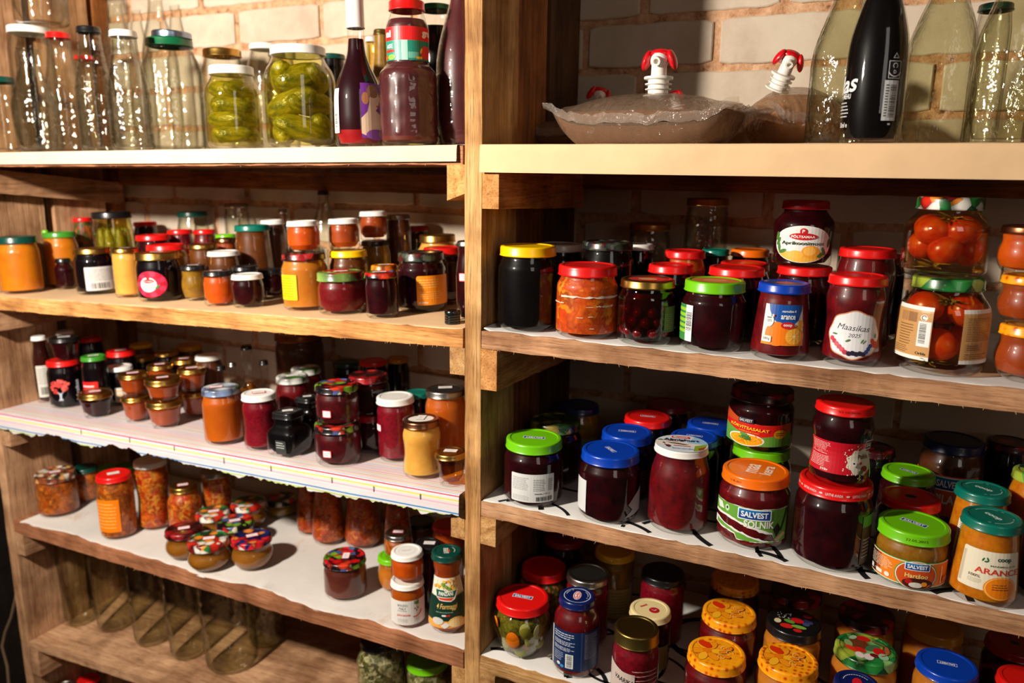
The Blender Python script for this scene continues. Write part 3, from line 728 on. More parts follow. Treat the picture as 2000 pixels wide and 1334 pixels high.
def lab_tomback(g, R, hb, which=0):
    for (x0, x1, sgn) in ((ap(R, -.985), ap(R, -.20), 0), (ap(R, .42), ap(R, .985), 1)):
        if sgn != which: continue
        y0, y1 = hb * .18, hb * .84; w = x1 - x0; h = y1 - y0; X = lambda f: x0 + w * f; Y = lambda f: y0 + h * f
        g.rect(x0, y0, x1, y1, (226, 224, 216)); g.rect(x0, Y(.07), x1, Y(.93), (196, 146, 88))
        if not sgn:
            g.rect(X(.50), Y(.70), X(.70), Y(.88), (150, 106, 66)); g.rect(X(.30), Y(.70), X(.48), Y(.88), (172, 126, 78))
            g.ell(X(.84), Y(.80), w * .07, h * .055, (230, 230, 222)); arcline(g, X(.84), Y(.80), w * .035, 20, 300, BK, w * .014)
            g.rect(X(.74), Y(.26), X(.985), Y(.73), (232, 230, 226)); g.bars(X(.77), Y(.32), X(.90), Y(.70), BK, False, 20)
            g.lines(X(.30), Y(.25), X(.66), Y(.66), 8, (120, 84, 50), .3, 3); g.lines(X(.2), Y(.10), X(.60), Y(.24), 4, (110, 80, 50), .3, 6)
            g.text('Orkla', X(.84), Y(.13), w * .20, h * .05, (40, 36, 30))
        else:
            g.lines(X(.10), Y(.42), X(.9), Y(.86), 14, (112, 78, 46), .35, 9); g.rect(X(.1), Y(.22), X(.6), Y(.38), (176, 130, 82)); g.lines(X(.15), Y(.25), X(.55), Y(.36), 3, (100, 74, 46), .4, 2); g.lines(X(.10), Y(.09), X(.8), Y(.2), 3, (112, 78, 46), .35, 1)
def lab_side_green(g, R, hb):
    x0, x1, y0, y1 = ap(R, -.985), ap(R, -.60), hb * .18, hb * .82; xm = ap(R, -.80)
    g.rect(x0, y0, xm, y1, (52, 130, 60)); h = y1 - y0
    for k in range(5): g.rect(x0, y0 + h * (.22 + .15 * k), xm, y0 + h * (.31 + .15 * k), (140, 190, 40))
    g.rect(xm, y0, x1, y1, (228, 228, 226)); g.bars(xm + .001, y0 + h * .3, x1 - .001, y0 + h * .8, BK, False, 18)
def lab_side_faint(g, R, hb):
    x0, x1, y0, y1 = ap(R, .62), ap(R, .96), hb * .26, hb * .74
    g.rect(x0, y0, x1, y1, (86, 92, 60)); g.lines(x0, y0 + .004, x1, y1 - .01, 8, (130, 134, 96), .3, 2)
def lab_residue_white(g, R, hb):
    rd = random.Random(3)
    for (xa, xb, v, t) in ((-.80, .95, .72, .028), (-.98, -.70, .60, .012), (.30, .80, .57, .022), (-.02, .2, .56, .008), (-.3, -.1, .38, .010), (.1, .25, .20, .010), (.05, .2, .40, .008)):
        P = []; n = 14
        for i in range(n + 1): P.append((ap(R, xa + (xb - xa) * i / n), hb * (v + rd.uniform(0, t))))
        for i in range(n, -1, -1): P.append((ap(R, xa + (xb - xa) * i / n), hb * (v - rd.uniform(0, t))))
        g.poly(P, (214, 196, 180))
def lab_korv(g, R, hb):
    x0, x1, y0, y1 = ap(R, -.96), ap(R, .90), hb * .17, hb * .86; w = x1 - x0; h = y1 - y0; X = lambda f: x0 + w * f; Y = lambda f: y0 + h * f
    g.rect(x0, y0, x1, Y(.66), (206, 20, 18)); g.poly([(x0, Y(.66)), (x1, Y(.66)), (x1, Y(.70)), (X(.62), Y(.64)), (X(.42), Y(.70)), (X(.24), Y(.80)), (x0, Y(1))], (190, 70, 16))
    g.poly([(x0, y0), (x1, y0), (x1, Y(.42)), (X(.74), Y(.34)), (X(.5), Y(.26)), (X(.2), Y(.42)), (x0, Y(.55))], (92, 160, 56))
    g.ell(X(.36), Y(.16), w * .245, h * .20, (226, 232, 226)); g.ell(X(.36), Y(.155), w * .225, h * .17, (240, 160, 10))
    rd = random.Random(2)
    for i in range(14): g.ell(X(.36 + rd.uniform(-.17, .17)), Y(.155 + rd.uniform(-.10, .10)), w * .045, h * .02, (250, 184, 30) if i % 2 else (220, 130, 0), rd.uniform(-60, 60))
    for i in range(12): g.ell(X(.35 + rd.uniform(-.07, .07)), Y(.25 + rd.uniform(-.09, .10)), w * .028, h * .035, (60, 120, 46) if i % 2 else (84, 150, 64))
    g.text('KÕRVITSASALAT', X(.40), Y(.54), w * .50, h * .105, (248, 206, 30), bold=.02, rot=-4); g.text('ТЫКВЕННЫЙ САЛАТ', X(.41), Y(.42), w * .26, h * .045, (240, 170, 30), rot=-4)
    g.rect(X(.27), Y(.68), X(.46), Y(.83), (24, 28, 50)); g.text('SALVEST', X(.365), Y(.755), w * .165, h * .085, (206, 206, 200), bold=.02)
    g.ell(X(.79), Y(.40), w * .085, h * .135, (206, 150, 10)); g.lines(X(.73), Y(.34), X(.85), Y(.46), 2, (96, 56, 10), .4, 4)
def salv_badge(g, cx, cy, w, h):
    g.rect(cx - w / 2, cy - h / 2, cx + w / 2, cy + h / 2, (236, 238, 240), h * .1); g.rect(cx - w * .465, cy - h * .41, cx + w * .465, cy + h * .41, (20, 66, 140), h * .06); g.rect(cx - w * .465, cy + h * .1, cx + w * .2, cy + h * .41, (24, 110, 176), h * .05); g.text('SALVEST', cx, cy, w * .80, h * .50, (240, 242, 244), bold=.03)
def lab_rassol(g, R, hb):
    GR = (100, 158, 56); X = lambda f: ap(R, f); Y = lambda f: hb * f; rd = random.Random(4)
    def torn(fx0, fx1, top, bot, c, ta=0, tb=0, n=22):
        P = []
        for i in range(n + 1):
            t = i / n; P.append((X(fx0 + (fx1 - fx0) * t), Y(top(t)) + rd.uniform(-1, 1) * ta))
        for i in range(n, -1, -1):
            t = i / n; P.append((X(fx0 + (fx1 - fx0) * t), Y(bot(t)) + rd.uniform(-1, 1) * tb))
        for i in range(n): g.it.append(([Vector((*P[i], 0)), Vector((*P[i + 1], 0)), Vector((*P[2 * n - i], 0)), Vector((*P[2 * n + 1 - i], 0))], [(0, 1, 2, 3)], g.mi(c), g.lay))
        g.lay += 1
    torn(-.97, .90, lambda t: .74, lambda t: .50 - .30 * max(0, (t - .15)) if t < .86 else .17, W_, .0006, .0012)
    torn(-.97, .90, lambda t: .735, lambda t: .54 - .30 * max(0, (t - .15)) if t < .84 else .175, GR, .0004, .0008)
    torn(-.97, .66, lambda t: .42 - .25 * t, lambda t: .29 - .12 * t if t < .35 else .17, W_, .0010, .0008)
    torn(-.93, .60, lambda t: .385 - .25 * t, lambda t: .31 - .12 * t if t < .35 else .175, GR, .0008, .0004)
    g.poly([(X(-.95), Y(.70)), (X(-.83), Y(.70)), (X(-.76), Y(.60)), (X(-.90), Y(.58))], (222, 230, 216)); g.ell(X(-.68), Y(.645), .004, .005, (190, 214, 170)); g.ell(X(-.68), Y(.65), .0016, .002, (20, 40, 60))
    g.text('SOLNIK', X(.20), Y(.475), R * .84, hb * .12, (236, 236, 226), bold=.03); salv_badge(g, X(.06), Y(.635), R * .92, hb * .19)
    g.poly([(X(.56), Y(.40)), (X(.68), Y(.50)), (X(.76), Y(.38)), (X(.66), Y(.26))], (24, 30, 20)); g.poly([(X(.60), Y(.22)), (X(.82), Y(.34)), (X(.88), Y(.28)), (X(.68), Y(.18))], (196, 170, 120)); g.poly([(X(.86), Y(.72)), (X(.90), Y(.72)), (X(.78), Y(.36)), (X(.74), Y(.36))], (40, 60, 30))
def lab_pohla(g, R, hb):
    x0, x1, y0, y1 = ap(R, -.97), ap(R, .93), hb * .20, hb * .66; w = x1 - x0; h = y1 - y0; X = lambda f: x0 + w * f; Y = lambda f: y0 + h * f; RD = (192, 14, 34)
    g.rect(x0, y0, x1, y1, RD, .003); g.lines(X(.06), Y(.54), X(.40), Y(.94), 9, (230, 190, 186), .35, 3); g.lines(X(.06), Y(.14), X(.40), Y(.50), 8, (230, 190, 186), .35, 8)
    g.text('310g', X(.33), Y(.075), w * .11, h * .09, (244, 240, 236), bold=.02)
    g.ell(X(.84), Y(.40), w * .22, h * .40, (226, 218, 200), n=36, wob=.09, nw=9); rd = random.Random(5)
    for i in range(24):
        a = rd.uniform(1.7, 4.7); d = rd.uniform(1.0, 1.45); g.ell(X(.84) + w * .21 * d * math.cos(a), Y(.40) + h * .38 * d * math.sin(a), w * .010, h * .018, (230, 214, 196), rd.uniform(0, 180))
    g.ell(X(.72), Y(.36), w * .035, h * .085, (236, 226, 214)); g.ell(X(.72), Y(.38), w * .014, h * .03, (30, 50, 110)); g.text('Pohla', X(.86), Y(.58), w * .17, h * .15, (60, 24, 24), bold=.02)
    g.ell(X(.82), Y(.38), w * .02, h * .04, (190, 20, 30)); g.ell(X(.88), Y(.2), w * .05, h * .09, (140, 30, 30)); g.ell(X(.82), Y(.1), w * .04, h * .06, (90, 110, 50), 30); g.rect(X(.86), Y(.80), X(1), Y(1.10), (232, 232, 228)); g.rect(X(.87), Y(.83), X(1), Y(1.07), (24, 34, 60)); g.text('SAL', X(.93), Y(.95), w * .10, h * .15, W_, bold=.03)
def lab_pilaf(g, R, hb):
    x0, x1, y0, y1 = ap(R, -.98), ap(R, .85), hb * .16, hb * .74; w = x1 - x0; h = y1 - y0
    g.rect(x0, y0, x1, y1, (226, 96, 14)); salv_badge(g, ap(R, .05), y0 + h * .80, R * .98, hb * .20); g.text('PILAFF', ap(R, .08), y0 + h * .42, R * .9, hb * .13, (238, 232, 226), bold=.03); g.ell(ap(R, -.62), y0 + h * .88, .004, .005, (226, 220, 210)); g.ell(ap(R, -.62), y0 + h * .89, .0016, .002, BK)
def lab_hartsoo(g, R, hb):
    x0, x1, y0, y1 = ap(R, -.985), ap(R, .97), hb * .10, hb * .70; w = x1 - x0; h = y1 - y0; X = lambda f: x0 + w * f; Y = lambda f: y0 + h * f
    g.rect(x0, y0, x1, y1, (66, 150, 60)); g.rect(x0, Y(.03), x1, Y(.97), (232, 232, 222)); g.rect(x0, Y(.06), x1, Y(.94), (232, 124, 20)); g.rect(x0, Y(.08), X(.16), Y(.92), (44, 24, 14)); g.rect(X(.16), Y(.3), X(.22), Y(.92), (160, 70, 20))
    g.lines(X(.03), Y(.40), X(.38), Y(.86), 8, (236, 216, 190), .32, 2); g.rect(X(.06), Y(.14), X(.11), Y(.32), W_, .001); g.text('+', X(.14), Y(.22), .002, .002, W_); g.rect(X(.16), Y(.14), X(.25), Y(.28), W_, .001); g.ell(X(.31), Y(.22), w * .03, h * .09, W_)
    g.ell(X(.60), Y(.46), w * .215, h * .60, (66, 150, 60)); g.ell(X(.60), Y(.46), w * .205, h * .57, (232, 232, 222)); g.ell(X(.60), Y(.46), w * .195, h * .54, (206, 78, 22)); g.ell(X(.62), Y(.16), w * .15, h * .22, (70, 26, 18))
    g.ell(X(.53), Y(.22), w * .035, h * .10, (180, 24, 24)); g.ell(X(.60), Y(.10), w * .065, h * .11, (222, 218, 206)); g.ell(X(.68), Y(.16), w * .03, h * .09, (236, 150, 40)); g.text('Hartšoo', X(.60), Y(.46), w * .22, h * .17, (240, 210, 130), bold=.02)
    salv_badge(g, X(.60), Y(.82), w * .24, h * .30); g.rect(X(.86), Y(.15), X(.87), Y(.85), W_); g.ell(X(.93), Y(.3), w * .04, h * .13, (206, 100, 30))
def lab_coop(g, R, hb):
    x0, x1, y0, y1 = ap(R, -.70), ap(R, .92), hb * .26, hb * .80; w = x1 - x0; h = y1 - y0; X = lambda f: x0 + w * f; Y = lambda f: y0 + h * f
    g.rect(x0, y0, x1, y1, (228, 218, 194), .003); g.text('coop', X(.70), Y(.80), w * .24, h * .12, (10, 66, 50), bold=.04)
    for (a, x, y) in ((60, .36, .78), (10, .41, .74), (120, .43, .80)): g.ell(X(x), Y(y), w * .035, h * .022, (20, 96, 56), a)
    g.text('MARMELLATA', X(.70), Y(.655), w * .44, h * .04, (90, 80, 60)); g.text('ARANCE', X(.62), Y(.50), w * .74, h * .15, (206, 56, 28), bold=.02)
    g.ell(X(.68), Y(.10), w * .27, h * .30, (240, 140, 20)); g.ell(X(.68), Y(.10), w * .25, h * .28, (246, 196, 110)); g.ell(X(.68), Y(.10), w * .235, h * .265, (238, 128, 10)); g.lines(X(.54), Y(.04), X(.82), Y(.22), 3, (90, 50, 20), .35, 2)
    for k in range(5): g.text('l', X(.68) + w * .12 * math.cos(.5 + k * .55), Y(.12) + h * .15 * math.sin(.5 + k * .55), w * .003, h * .16, (248, 186, 90), 28 + k * 31 - 90)
    g.text('100%', X(.26), Y(.34), w * .17, h * .07, (96, 88, 70), rot=0, bold=0); g.lines(X(.17), Y(.16), X(.38), Y(.28), 4, (140, 130, 110), .25, 3); g.lines(X(.02), Y(.1), X(.07), Y(.9), 30, (120, 112, 92), .35, 3)
def lab_coop_side(g, R, hb):
    g.rect(ap(R, -.66), hb * .2, ap(R, .6), hb * .78, (226, 216, 192), .003); g.lines(ap(R, -.60), hb * .24, ap(R, -.5), hb * .74, 20, (120, 112, 92), .35, 3)
def lab_barilla(g, R, hb):
    x0, x1, y0, y1 = ap(R, -.96), ap(R, .97), hb * .14, hb * .74; w = x1 - x0; h = y1 - y0; X = lambda f: x0 + w * f; Y = lambda f: y0 + h * f
    g.rect(x0, y0, x1, y1, (14, 40, 84)); g.rect(X(.58), y0, X(.60), y1, (40, 70, 120)); g.rect(x0, y0, X(.04), y1, (220, 220, 222))
    for a, b in ((.78, .95), (.62, .74), (.48, .58)): g.lines(X(.09), Y(a), X(.48), Y(b), 3, (206, 210, 220), .35, int(a * 50))
    g.lines(X(.09), Y(.2), X(.3), Y(.44), 5, (170, 180, 200), .3, 3); g.rect(X(.33), Y(.06), X(.46), Y(.42), (228, 228, 226)); g.bars(X(.35), Y(.08), X(.44), Y(.40), (40, 40, 44), False, 18)
    g.lines(X(.64), Y(.3), X(.92), Y(.95), 22, (150, 156, 170), .35, 11); g.ell(X(.20), Y(.12), w * .035, h * .04, (206, 214, 226)); g.ell(X(.27), Y(.08), w * .035, h * .04, (60, 140, 200))
def lab_vaarikas(g, R, hb):
    x0, x1 = ap(R, -.97), ap(R, .02); y0, y1 = hb * .16, hb * .72
    g.poly([(x0, y0), (x1, y0), (x1, y1 * .9), (x1 - .004, y1 * .9), (ap(R, -.5), y1 * .92), (x0, y1 * 1.06)], (200, 182, 172)); g.text('VAARIKAS', ap(R, -.40), hb * .52, R * 1.0, hb * .08, BK, rot=-10, bold=.02); g.text('2024', ap(R, -.36), hb * .36, R * .66, hb * .10, BK, rot=-6, bold=.01)
    rd = random.Random(6)
    for k in range(8):
        v = .18 + .075 * k; P = []; n = 12
        for i in range(n + 1): P.append((ap(R, -.1 + .97 * i / n if k > 5 else .06 + .85 * i / n), hb * (v + rd.uniform(.004, .012))))
        for i in range(n, -1, -1): P.append((ap(R, -.1 + .97 * i / n if k > 5 else .06 + .85 * i / n), hb * (v - rd.uniform(.0, .01))))
        g.poly(P, (196, 160, 150))
def lab_panzani(g, R, hb):
    X = lambda f: ap(R, f); Y = lambda f: hb * f
    g.rect(X(-.95), Y(.14), X(.95), Y(.80), (230, 224, 208)); rd = random.Random(7)
    for i in range(34): g.ell(X(rd.uniform(-.8, .85)), Y(rd.uniform(.60, .78)), .0042, .0024, [(240, 190, 70), (246, 214, 120), (236, 160, 50), (244, 232, 200)][i % 4], rd.uniform(0, 180))
    for i in range(3): g.ell(X(-.3 + .2 * i), Y(.72 - .03 * i), .0035, .0035, (120, 160, 60))
    g.rect(X(-.95), Y(.22), X(.95), Y(.555), (10, 50, 38)); g.rect(X(-.95), Y(.12), X(.95), Y(.22), (230, 160, 70)); g.rect(X(.84), Y(.2), X(.86), Y(.56), (120, 130, 110))
    g.poly([(X(-.72), Y(.66)), (X(-.16), Y(.655)), (X(-.12), Y(.63)), (X(.62), Y(.645)), (X(.42), Y(.52)), (X(.2), Y(.49)), (X(-.44), Y(.505)), (X(-.62), Y(.55))], (238, 234, 220)); g.poly([(X(-.68), Y(.65)), (X(-.2), Y(.645)), (X(-.14), Y(.62)), (X(.56), Y(.635)), (X(.38), Y(.545)), (X(-.60), Y(.555))], (10, 84, 60))
    g.poly([(X(-.58), Y(.545)), (X(.36), Y(.54)), (X(.2), Y(.503)), (X(-.42), Y(.515))], (214, 60, 30)); g.text('PANZANI', X(-.10), Y(.598), R * .86, hb * .052, (240, 240, 230), bold=.03)
    g.text('4 Formaggi', X(-.04), Y(.415), R * 1.15, hb * .095, (232, 190, 104), bold=.01, shear=.3); g.lines(X(-.6), Y(.33), X(.3), Y(.355), 1, (120, 140, 126), .5); g.rect(X(-.3), Y(.29), X(-.1), Y(.31), (236, 236, 236)); g.rect(X(-.1), Y(.29), X(.12), Y(.31), (200, 30, 40))
    g.ell(X(.42), Y(.20), R * .42, hb * .075, (236, 196, 110)); g.ell(X(.42), Y(.19), R * .36, hb * .058, (242, 214, 150)); g.ell(X(-.50), Y(.22), R * .3, hb * .05, (206, 204, 196)); g.poly([(X(-.35), Y(.16)), (X(-.1), Y(.21)), (X(.12), Y(.17)), (X(-.15), Y(.12))], (222, 220, 208))
def lab_italy(g, R, hb):
    X = lambda f: ap(R, f); Y = lambda f: hb * f
    g.rect(X(-.97), Y(.12), X(.97), Y(.78), (224, 220, 214)); g.text('SPAZIO', X(-.32), Y(.66), R * .62, hb * .06, (80, 76, 72)); g.text('ITALY', X(-.32), Y(.57), R * .42, hb * .06, (80, 76, 72)); g.lines(X(-.6), Y(.49), X(-.05), Y(.53), 1, (150, 140, 130), .4)
    g.text('piccante', X(-.26), Y(.39), R * .8, hb * .08, (214, 90, 76), bold=.02); g.lines(X(-.6), Y(.2), X(0), Y(.3), 3, (150, 146, 140), .25, 3); g.lines(X(.35), Y(.2), X(.7), Y(.3), 3, (150, 146, 140), .25, 4)
    arcline(g, X(.42), Y(.52), .012, 250, 350, (196, 40, 30), .0022)
    for i in range(6): g.ell(X(.45 + .06 * (i % 3)), Y(.70 + .03 * (i // 3)), .0035, .0016, (86, 130, 70), 50 * i)
    for i in range(3): g.ell(X(.4 + .08 * i), Y(.56 - .05 * (i % 2)), .0013, .0015, BK)
def lab_tree(g, R, hb):
    X = lambda f: ap(R, f); Y = lambda f: hb * f; rd = random.Random(8)
    for i in range(40):
        a = rd.uniform(0, 6.28); d = math.sqrt(rd.random()); g.ell(X(-.34) + R * .56 * d * math.cos(a), Y(.56) + hb * .15 * d * math.sin(a), R * .095, R * .095, [(206, 70, 66), (186, 52, 52), (222, 96, 86)][i % 3])
    g.poly([(X(-.44), Y(.22)), (X(-.18), Y(.22)), (X(-.26), Y(.28)), (X(-.24), Y(.38)), (X(-.14), Y(.44)), (X(-.30), Y(.40)), (X(-.46), Y(.44)), (X(-.37), Y(.37)), (X(-.36), Y(.28))], (176, 184, 196))
    g.text('kõrsikas', X(.58), Y(.44), hb * .5, R * .22, (196, 202, 212), rot=90, bold=.03)
def lab_rasppink(g, R, hb):
    X = lambda f: ap(R, f); Y = lambda f: hb * f; cx, cy = X(-.40), Y(.46); rx, ry = R * .74, hb * .33
    g.ell(cx, cy, rx, ry, (206, 30, 66)); rd = random.Random(9)
    for i in range(14):
        a = i * .45; g.ell(cx + rx * .78 * math.cos(a), cy + ry * .78 * math.sin(a), rx * .2, ry * .2, (222, 50, 84) if i % 2 else (186, 16, 50))
    g.ell(cx - rx * .12, cy - ry * .02, rx * .52, ry * .56, (232, 226, 226)); g.ell(cx - rx * .10, cy + ry * .24, rx * .36, ry * .15, (196, 24, 30)); g.text('PÕLTSAMAA', cx - rx * .10, cy + ry * .24, rx * .6, ry * .1, W_, bold=.02); g.ell(cx - rx * .1, cy + ry * .50, rx * .1, ry * .15, (196, 24, 30))
    g.lines(cx - rx * .42, cy - ry * .35, cx + rx * .22, cy + ry * .0, 2, (90, 90, 90), .35); g.ell(cx + rx * .42, cy - ry * .2, rx * .18, ry * .08, (70, 130, 60), 40)
def rectlab(f0, f1, v0, v1, col, ln=(120, 120, 120), bars=False, r=.002, n=8):
    def f(g, R, hb):
        x0, x1, y0, y1 = ap(R, f0), ap(R, f1), hb * v0, hb * v1; g.rect(x0, y0, x1, y1, col, r)
        g.lines(x0 + (x1 - x0) * .08, y0 + (y1 - y0) * (.4 if bars else .1), x0 + (x1 - x0) * .9, y0 + (y1 - y0) * .92, n, ln, .28, 5)
        if bars: g.bars(x0 + (x1 - x0) * .15, y0 + (y1 - y0) * .08, x0 + (x1 - x0) * .65, y0 + (y1 - y0) * .32, (60, 60, 60), True, 12)
    return f
def lab_orange830(g, R, hb):
    X = lambda f: ap(R, f); Y = lambda f: hb * f
    g.rect(X(-.22), Y(.16), X(.985), Y(.76), (240, 142, 14), .004); g.lines(X(-.12), Y(.5), X(.7), Y(.70), 4, (248, 206, 130), .25, 3); g.lines(X(-.12), Y(.28), X(.8), Y(.45), 4, (248, 206, 130), .2, 9); g.text('830g', X(.04), Y(.21), R * .38, hb * .045, (250, 240, 220), bold=.02)
def lab_wine(g, R, hb):
    X = lambda f: ap(R, f); y0, y1 = .014, .100
    x0, x1 = X(.10), X(.97); w = x1 - x0; h = y1 - y0; Xf = lambda f: x0 + w * f; Yf = lambda f: y0 + h * f
    g.rect(x0, y0, x1, y1, (112, 44, 140)); SKIN = (222, 190, 160)
    g.ell(Xf(.16), Yf(.72), w * .13, h * .11, (170, 110, 70)); g.poly([(Xf(0), Yf(.08)), (Xf(.35), Yf(.0)), (Xf(.9), Yf(.1)), (Xf(.8), Yf(.42)), (Xf(.55), Yf(.5)), (Xf(.45), Yf(.72)), (Xf(.3), Yf(.66)), (Xf(.22), Yf(.48)), (Xf(0), Yf(.36))], SKIN)
    g.ell(Xf(.52), Yf(.70), w * .22, h * .20, SKIN, -10); g.ell(Xf(.46), Yf(.85), w * .25, h * .12, (150, 104, 70), -10); g.ell(Xf(.62), Yf(.58), w * .05, h * .015, (190, 30, 40)); g.ell(Xf(.55), Yf(.06), w * .4, h * .10, (140, 80, 170)); g.ell(Xf(.8), Yf(.08), w * .16, h * .07, (170, 130, 90))

def lab_wine2(g, R, hb):
    X = lambda f: ap(R, f); y0 = .014
    g.rect(X(-.985), y0 + .008, X(-.80), y0 + .078, (226, 224, 222)); g.bars(X(-.96), y0 + .014, X(-.86), y0 + .04, BK, False, 14)
def lab_sleeve(g, R, hb):
    r = R; a0, a1 = -2.2 * R, 2.2 * R; Y = lambda f: hb * f
    g.rect(a0, Y(.64), a1, Y(.885), (20, 132, 108)); g.rect(a0, Y(.785), a1, Y(.885), (214, 20, 22)); g.rect(ap(R, -.30), Y(.64), ap(R, .0), Y(.785), (160, 200, 186)); g.rect(ap(R, .02), Y(.655), ap(R, .5), Y(.70), (100, 176, 156))
    g.text('gra', ap(R, .86), Y(.83), R * .62, Y(.05), (238, 238, 238), bold=.04); g.text('ni', ap(R, -.86), Y(.835), R * .40, Y(.048), (238, 238, 238), bold=.04)
    g.ell(ap(R, .85), Y(.70), R * .42, Y(.05), (214, 50, 40)); g.ell(ap(R, .62), Y(.71), R * .1, Y(.012), (230, 200, 90), 60); g.rect(ap(R, .40), Y(.65), ap(R, .66), Y(.668), (240, 196, 20)); g.rect(ap(R, -.97), Y(.70), ap(R, -.62), Y(.72), (214, 40, 30)); g.text('AISE', ap(R, -.82), Y(.745), R * .45, Y(.03), (232, 236, 232)); g.ell(ap(R, -.75), Y(.665), R * .24, Y(.02), (120, 180, 60)); g.ell(ap(R, -.95), Y(.665), R * .16, Y(.02), (226, 80, 40))
def lab_mehu(g, R, hb):
    X = lambda f: ap(R, f); WH = (214, 214, 214); k = .001
    g.text('las', X(-.84), .070, R * .90, .021, WH, bold=.02, shear=.3, rot=6); g.text('MEHU', X(-.84), .0555, R * .42, .0060, WH, bold=.02); g.lines(X(-.99), .030, X(-.72), .050, 5, (190, 190, 190), .35, 2); g.text('50ml e', X(-.88), .022, R * .46, .0060, WH)
def lab_mehu2(g, R, hb):
    X = lambda f: ap(R, f); WH = (214, 214, 214); k = .001
    x0, x1 = X(.30), X(.72); g.rect(x0, .026, x1, .072, (206, 206, 206)); g.bars(x0 + (x1 - x0) * .42, .030, x1 - .002, .067, BK, False, 26); g.lines(x0 + .002, .030, x0 + (x1 - x0) * .34, .068, 12, (90, 90, 90), .5, 3)
    g.rect(x0 + .003, .074, x1 + .001, .094, WH); g.rect(x0 + .0037, .0747, x1 + .0003, .0933, (18, 12, 20)); xm = (x0 + x1) / 2 + .002; g.text('D', xm, .0815, .0035, .004, WH, bold=.03); arcline(g, xm, .0845, .0075, 200, 340, WH, .0012); arcline(g, xm, .0885, .0022, -60, 240, WH, .0010)
    for a in (90, 210, 330):
        b = math.radians(a); c = math.radians(a + 120); g.poly([(xm + .0042 * math.cos(b), .099 + .0042 * math.sin(b)), (xm + .0042 * math.cos(c), .099 + .0042 * math.sin(c)), (xm + .003 * math.cos(c), .099 + .003 * math.sin(c)), (xm + .003 * math.cos(b), .099 + .003 * math.sin(b))], WH, 0)
    g.lines(x0 + .008, .0205, x1 - .006, .0235, 1, WH, .7)
# lid prints ------------------------------------------------------------------
def lp_salv(rot=0, w=1.05, fill=SAL, dx=0, dy=0):
    def f(g, r): logo(g, dx * r, dy * r, r * w, rot, fill)
    return f
def lp_coop(rot=0):
    def f(g, r):
        g.text('coop', 0, 0, r * .92, r * .30, (206, 222, 214), rot=rot, bold=.04); arcdash(g, r * .84, 100 + rot, 200 + rot, (150, 196, 184), r * .06, 22); arcdash(g, r * .84, -60 + rot, 50 + rot, (150, 196, 184), r * .06, 24)
    return f
def lp_maa(g, r):
    g.text('maa', 0, 0, r * .95, r * .42, (244, 226, 206), rot=80, bold=.02); g.xf(0, -.10 * r, .05 * r); g.text('kera', .40 * r, .0, r * .95, r * .42, (244, 226, 206), rot=80, bold=.02)
def lp_almig(g, r):
    R2 = r + .0075
    P = lambda a0, a1: [(R2 * math.cos(math.radians(a)), R2 * math.sin(math.radians(a))) for a in range(a0, a1 + 1, 10)]
    g.ell(0, 0, R2, R2, (206, 214, 222), n=40); g.poly(P(0, 60) + [(R2 * .2, R2 * .1)], (150, 190, 216)); g.poly([(-R2 * .98, R2 * .18), (R2 * .98, R2 * .0), (R2 * .9, -R2 * .4), (-R2 * .95, -R2 * .25)], (226, 214, 200)); g.poly([(R2 * .5, -R2 * .2), (R2 * .97, R2 * .1), (R2 * .9, -R2 * .3), (R2 * .6, -R2 * .75), (R2 * .45, -R2 * .8)], (130, 160, 50)); g.poly([(R2 * .62, -R2 * .45), (R2 * .93, -R2 * .18), (R2 * .82, -R2 * .55), (R2 * .66, -R2 * .7)], (150, 70, 20))
    g.poly([(-R2 * .6, R2 * .05), (-R2 * .1, R2 * .0), (R2 * .3, -R2 * .12), (R2 * .1, -R2 * .18), (-R2 * .4, -R2 * .08)], (76, 50, 40)); g.poly([(-R2 * .8, R2 * .3), (-R2 * .3, R2 * .26), (R2 * .0, R2 * .14), (-R2 * .5, R2 * .18)], (130, 84, 56)); g.poly([(-R2 * .97, R2 * .22), (-R2 * .8, R2 * .34), (-R2 * .7, R2 * .2)], (60, 110, 50))
    g.rect(-R2 * .40, R2 * .56, R2 * .30, R2 * .80, (200, 46, 36), .002); g.text('Ehrmann', -R2 * .05, R2 * .68, R2 * .56, R2 * .14, (240, 236, 230), bold=.03); g.text('Almighurt', -R2 * .02, R2 * .33, R2 * 1.36, R2 * .30, (16, 26, 60), bold=.03)
    g.lines(-R2 * .3, -R2 * .36, R2 * .35, -R2 * .28, 1, (190, 50, 60), .8); g.text('Bitte hier zuerst öffnen', R2 * .05, -R2 * .62, R2 * .8, R2 * .11, (60, 80, 150)); g.ell(-R2 * .5, -R2 * .42, R2 * .09, R2 * .13, (96, 24, 50)); g.ell(-R2 * .68, -R2 * .1, R2 * .05, R2 * .06, (90, 30, 50)); g.ell(-R2 * .62, -R2 * .3, R2 * .03, R2 * .05, (90, 30, 50))
def lp_barilla(g, r):
    arcline(g, 0, 0, r * .98, 0, 360, (206, 212, 226), r * .05, 36); g.ell(0, 0, r * .30, r * .62, (230, 226, 226), -8); g.ell(0, 0, r * .25, r * .56, (206, 24, 34), -8); g.ell(0, 0, r * .17, r * .46, (236, 232, 232), -8); g.text('Barilla', 0, 0, r * .70, r * .20, (206, 24, 34), rot=82, bold=.04)
    arcdash(g, r * .80, 110, 170, (190, 200, 220), r * .06, 12); arcdash(g, r * .80, -30, 40, (190, 200, 220), r * .06, 14)
